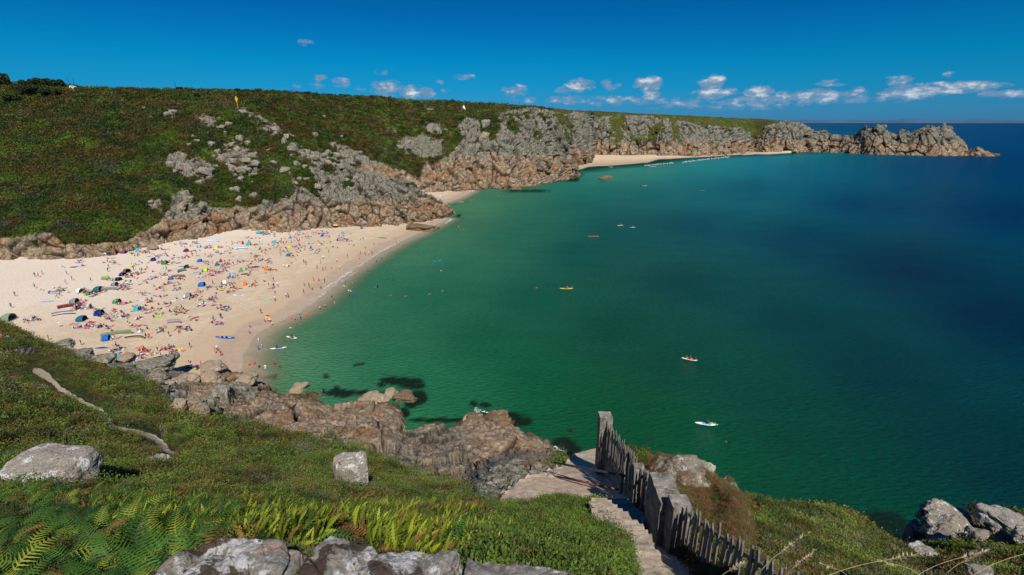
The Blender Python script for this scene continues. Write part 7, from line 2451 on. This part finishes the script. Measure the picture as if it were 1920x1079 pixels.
afloat(board(3.6, .85, 'white', 'bright blue', 'paddleboard'), 522, 653, 'blue and white paddleboard in the shallows', 'board', [(-.3, 'black', 'person in a black wetsuit beside the blue and white paddleboard')], .25)
afloat(kayak(3.4, .8, 'yellow', 'yellow', 0, 1), 865, 379.5, 'yellow kayak off the small cove', 'kayak', [(0, 'navy', 'paddler in navy in the yellow kayak off the cove')], 0.05)
afloat(kayak(4.4, .9, 'red', 'orange', 0, 2), 884, 376, 'red double kayak off the small cove', 'kayak', [(-1.3, 'brown', 'left paddler in the red double kayak off the cove'), (1.3, 'navy', 'right paddler in the red double kayak off the cove')], 0.0)
afloat(kayak(4.0, .9, 'white', 'grey', 0, 1), 1209, 349, 'white kayak off the far beach', 'kayak', [(0, 'brown', 'paddler in brown in the white kayak off the far beach')], .1)
afloat(kayak(4.6, .9, 'grey', 'black', 0, 2), 1316, 358, 'grey kayak with two paddlers far out in the bay', 'kayak', [(-.6, 'black', 'left paddler in the grey kayak far out'), (.6, 'navy', 'right paddler in the grey kayak far out')], 0.0)
add_person(1367, 829, 'swimming', 'black', 'black', skin=(230, 150, 120), face=2.5, label='swimmer in a black wetsuit alone below the white paddleboard', z=0)

# people on the rocks and on the cliff path
for (px, py, pose, a, b_, lab) in [(668, 799, 'standing', 'skin', 'turquoise', 'bare-chested person in turquoise shorts standing on the shore rocks'), (709, 809, 'walking', 'navy', 'black', 'person in dark clothes on the shore rocks by the inlet'), (612, 740, 'standing', 'black', 'black', 'person in black at the water edge of the shore rocks')]:
    c = near_point(px, py, True)
    add_person(px, py, pose, a, b_, at=c + Vector((0, 0, .02)), label=lab)
for (px, py, a, b_, lab) in [(6, 639, 'pink', 'red', 'person in pink sitting on the green slope at far left, left one'), (15, 639, 'light blue', 'red', 'person in light blue sitting on the green slope at far left, right one')]:
    c = near_point(px, py, True)
    add_person(px, py, 'sitting', a, b_, at=c + Vector((0, 0, .25)), label=lab, scale=1.15)
for (px, py, a, lab) in [(482, 214, 'white', 'walker in white on the far cliff top, left of three'), (486, 214, 'red', 'walker in red on the far cliff top, middle of three'), (495, 215, 'light blue', 'walker in pale blue on the far cliff top, right of three'), (369, 222, 'pink', 'walker in pink on the hillside above the boulders'), (427, 199, 'grey', 'walker in grey left of the yellow marker')]:
    c = hill_point(px, py)
    add_person(px, py, 'standing', a, 'navy', at=Vector(c), label=lab)
for (px, py, a, lab) in [(636, 412, 'white', 'person in white sitting on the low cliff rocks, leftmost'), (733, 405, 'light blue', 'person in pale blue climbing on the rocks above the far sand'), (771, 412, 'white', 'person in white sitting on the rocks near the point'), (839, 388, 'white', 'person in white standing on the rocky point'), (690, 413, 'red', 'person in red on the rocks above the turquoise tent'), (751, 413, 'turquoise', 'person in turquoise low on the rocks'), (797, 412, 'pink', 'person in pink low on the rocks of the point')]:
    c = hill_point(px, py)
    add_person(px, py, 'sitting' if 'sitting' in lab else 'standing', a, 'navy', at=Vector(c) + Vector((0, -.3, .3)), label=lab)
# far beach visitors
for k, (px, py) in enumerate([(1135, 295), (1152, 294), (1172, 292), (1190, 296), (1210, 298), (1120, 298)]):
    add_person(px, py, 'standing', at=Vector(P_z(px, py, 1.6)), label='tiny figure on the far beach, number %s from the left' % ['second', 'third', 'fourth', 'fifth', 'sixth', 'first'][k] if False else 'tiny figure on the far beach, %s from the left' % ['second', 'third', 'fourth', 'fifth', 'sixth', 'first'][k])
print('people', time.time() - T0)

# ------------------------------------------------------------------ on the hill
def hill_at(px, py):
    return Vector(hill_point(px, py))


c = hill_at(447, 208)
mk = empty('cable_marker', c)
tag(mk, 'tall yellow marker post with a diamond board on the hill', 'marker')
bm = bmesh.new(); tube_bm(bm, [(0, 0, -1), (0, 0, 8.2)], .16, 8)
bm_obj('post', bm, flat_mat('yellow_paint', (0.62, 0.36, 0.03)), mk, True)
bm = bmesh.new()
fr_ = [bm.verts.new(p) for p in ((0, -.08, 8.6), (.95, -.08, 7.0), (0, -.08, 4.8), (-.95, -.08, 7.0))]
bk_ = [bm.verts.new(p) for p in ((0, .08, 8.6), (.95, .08, 7.0), (0, .08, 4.8), (-.95, .08, 7.0))]
bm.faces.new(fr_[::-1]); bm.faces.new(bk_)
for i in range(4):
    bm.faces.new((fr_[i], bk_[i], bk_[(i + 1) % 4], fr_[(i + 1) % 4]))
bmesh.ops.recalc_face_normals(bm, faces=bm.faces[:])
bm_obj('diamond_board', bm, bpy.data.materials['yellow_paint'], mk)
c = hill_at(450, 206)
wl = empty('stone_shelter', c)
tag(wl, 'low grey stone shelter behind the yellow marker', 'shelter')
bm = bmesh.new(); box_bm(bm, (-1.2, -1.2, -1), (4.8, 1.5, 1.1)); bm_obj('wall', bm, M_conc, wl, bevel=.05)
bm = bmesh.new(); box_bm(bm, (-1.5, -1.5, 1.103), (5.1, 1.8, 1.35)); bm_obj('roof', bm, M_stone_grey, wl, bevel=.04)

c = hill_at(139, 165)
hut = empty('white_gable', c + Vector((0, -1, 0)))
tag(hut, 'white house gable half hidden on the skyline with two dark masts', 'house')
bm = bmesh.new()
pr = [(-1.4, -.4), (1.4, -.4), (1.2, .7), (.4, 1.9), (-.5, 2.1), (-1.3, 1.0)]
f0 = [bm.verts.new((p, -1.5, q - .6)) for p, q in pr]; f1_ = [bm.verts.new((p, 3.5, q - .6)) for p, q in pr]
bm.faces.new(f0); bm.faces.new(f1_[::-1])
for i in range(6):
    bm.faces.new((f0[i], f1_[i], f1_[(i + 1) % 6], f0[(i + 1) % 6]))
bmesh.ops.recalc_face_normals(bm, faces=bm.faces[:])
bm_obj('wall', bm, flat_mat('white_render', (0.78, 0.76, 0.74)), hut)
bm = bmesh.new(); box_bm(bm, (-.3, 0, .9), (.3, .6, 1.75)); bm_obj('chimney', bm, flat_mat('chimney_pot', (0.45, 0.25, 0.18)), hut)
for dx in ((-1.5, -2.9), (.3, 1.0)):
    bm = bmesh.new(); tube_bm(bm, [(dx[0], 1, 1.5), (dx[1], 1, 6.2)], .10, 6); bm_obj('mast', bm, pm('black'), hut, True)
c = hill_at(870, 203)
pyr = empty('white_pyramid', c)
tag(pyr, 'small white pyramid on the heath near the far skyline', 'pyramid')
bm = bmesh.new()
b4 = [bm.verts.new(p) for p in ((-1.9, -1.9, -.5), (1.9, -1.9, -.5), (1.9, 1.9, -.5), (-1.9, 1.9, -.5))]
t4 = [bm.verts.new(p) for p in ((-.15, -.15, 3.5), (.15, -.15, 3.5), (.15, .15, 3.5), (-.15, .15, 3.5))]
for i in range(4):
    bm.faces.new((b4[i], b4[(i + 1) % 4], t4[(i + 1) % 4], t4[i]))
bm.faces.new(t4)
bm_obj('body', bm, bpy.data.materials['white_render'], pyr)
bm = bmesh.new(); box_bm(bm, (-2.2, -2.2, -.8), (2.2, 2.2, -.4)); bm_obj('plinth', bm, M_conc, pyr)
c = hill_at(331, 171)
ms = empty('mast', c); tag(ms, 'thin bare pole on the left skyline', 'pole')
bm = bmesh.new(); tube_bm(bm, [(0, 0, -1), (0, 0, 5.5)], .12, 6); bm_obj('pole', bm, pm('black'), ms, True)
bm = bmesh.new(); box_bm(bm, (-.5, -.05, 5.1), (.5, .05, 5.25)); bm_obj('crossarm', bm, pm('black'), ms)


def leafy_tree(px, py, w, h_, seed, label, name='tree', n=900, mat=None, dz=0.0, cat='tree'):
    c = hill_at(px, py)
    s = (c.y * CP + (CAM_H - c.z) * SP) / FPX
    W_, Hh = w * s, h_ * s
    root = empty(name, c + Vector((0, -1.0, dz)))
    tag(root, label, cat, 'wind-bent trees and bushes on the skyline')
    bm = bmesh.new()
    tube_bm(bm, [(0, 0, -1), (.1 * W_, 0, Hh * .35), (.25 * W_, .1, Hh * .6)], .05 * Hh + .05, 7, .03)
    for q in range(4):
        tube_bm(bm, [(.1 * W_, 0, Hh * .3), (W_ * (-.5 + .33 * q), .2 * (q - 2), Hh * .62)], .08, 5, .02)
    bm_obj('trunk', bm, flat_mat('bark', (0.07, 0.055, 0.04)) if 'bark' not in bpy.data.materials else bpy.data.materials['bark'], root, True)
    r = np.random.default_rng(seed)
    V, F = [], []
    lobes = [(r.uniform(-.75, .75), r.uniform(-.5, .5), r.uniform(.45, .75), r.uniform(.28, .48)) for _ in range(8)]
    for i in range(n):
        lx, ly, lz, lr = lobes[r.integers(8)]
        d = r.normal(size=3); d /= np.linalg.norm(d)
        p = np.array([(lx + d[0] * lr) * W_, (ly + d[1] * lr) * W_, (lz + d[2] * lr * .75) * Hh])
        ax = r.normal(size=3); ax /= np.linalg.norm(ax)
        sd_ = np.cross(ax, r.normal(size=3)); sd_ /= np.linalg.norm(sd_)
        L_ = .10 * Hh + .12
        k = len(V)
        V += [p - ax * L_, p + sd_ * L_ * .5, p + ax * L_, p - sd_ * L_ * .5]
        F.append((k, k + 1, k + 2, k + 3))
    me = mesh_from_lists('crown', V, F, mat or L_tree)
    new_obj('crown', me, None, root)
    return root


L_tree, nt, b = pmat('dark_tree_leaf', .6, .2)
pos = nt.node('ShaderNodeNewGeometry').outputs['Position']
nt.put(b.inputs['Base Color'], nt.mix(nt.ramp(nt.noise(pos, 1.2, 4), .35, .65), (0.010, 0.022, 0.008), (0.045, 0.075, 0.018)))
for k, a in enumerate([(14, 160, 14, 17, 'dark pine-like tree top on the skyline at the far left'), (-8, 162, 14, 18, 'dark tree cut by the left edge on the skyline'), (48, 160, 13, 8, 'low dark bush between the two rises of the left skyline'), (74, 160, 16, 10, 'rounded bush on the left rise of the skyline'), (94, 161, 16, 12, 'highest bush of the left rise, with bare twigs'),
                      (115, 163, 13, 10, 'sloping bush left of the white gable'), (62, 176, 30, 13, 'broad dark thicket below the skyline rise'), (98, 180, 20, 11, 'dark thicket below the highest bush'), (371, 182, 9, 6, 'dark lone bush left of the yellow marker'), (449, 171, 7, 4.5, 'small round bush on the skyline above the marker'), (487, 172, 5, 4, 'small bush on the skyline right of the marker'),
                      (340, 168, 7, 4, 'low bush on the skyline beside the thin pole'), (577, 176, 10, 4, 'flat bush on the skyline above the valley'), (25, 190, 22, 10, 'mid green scrub thicket at the far left')]):
    leafy_tree(a[0], a[1], a[2] * .75, a[3] * 1.25, 400 + k, a[4], name='bush' if a[3] < 16 else 'tree', cat='bush' if a[3] < 16 else 'tree')
print('done', time.time() - T0)
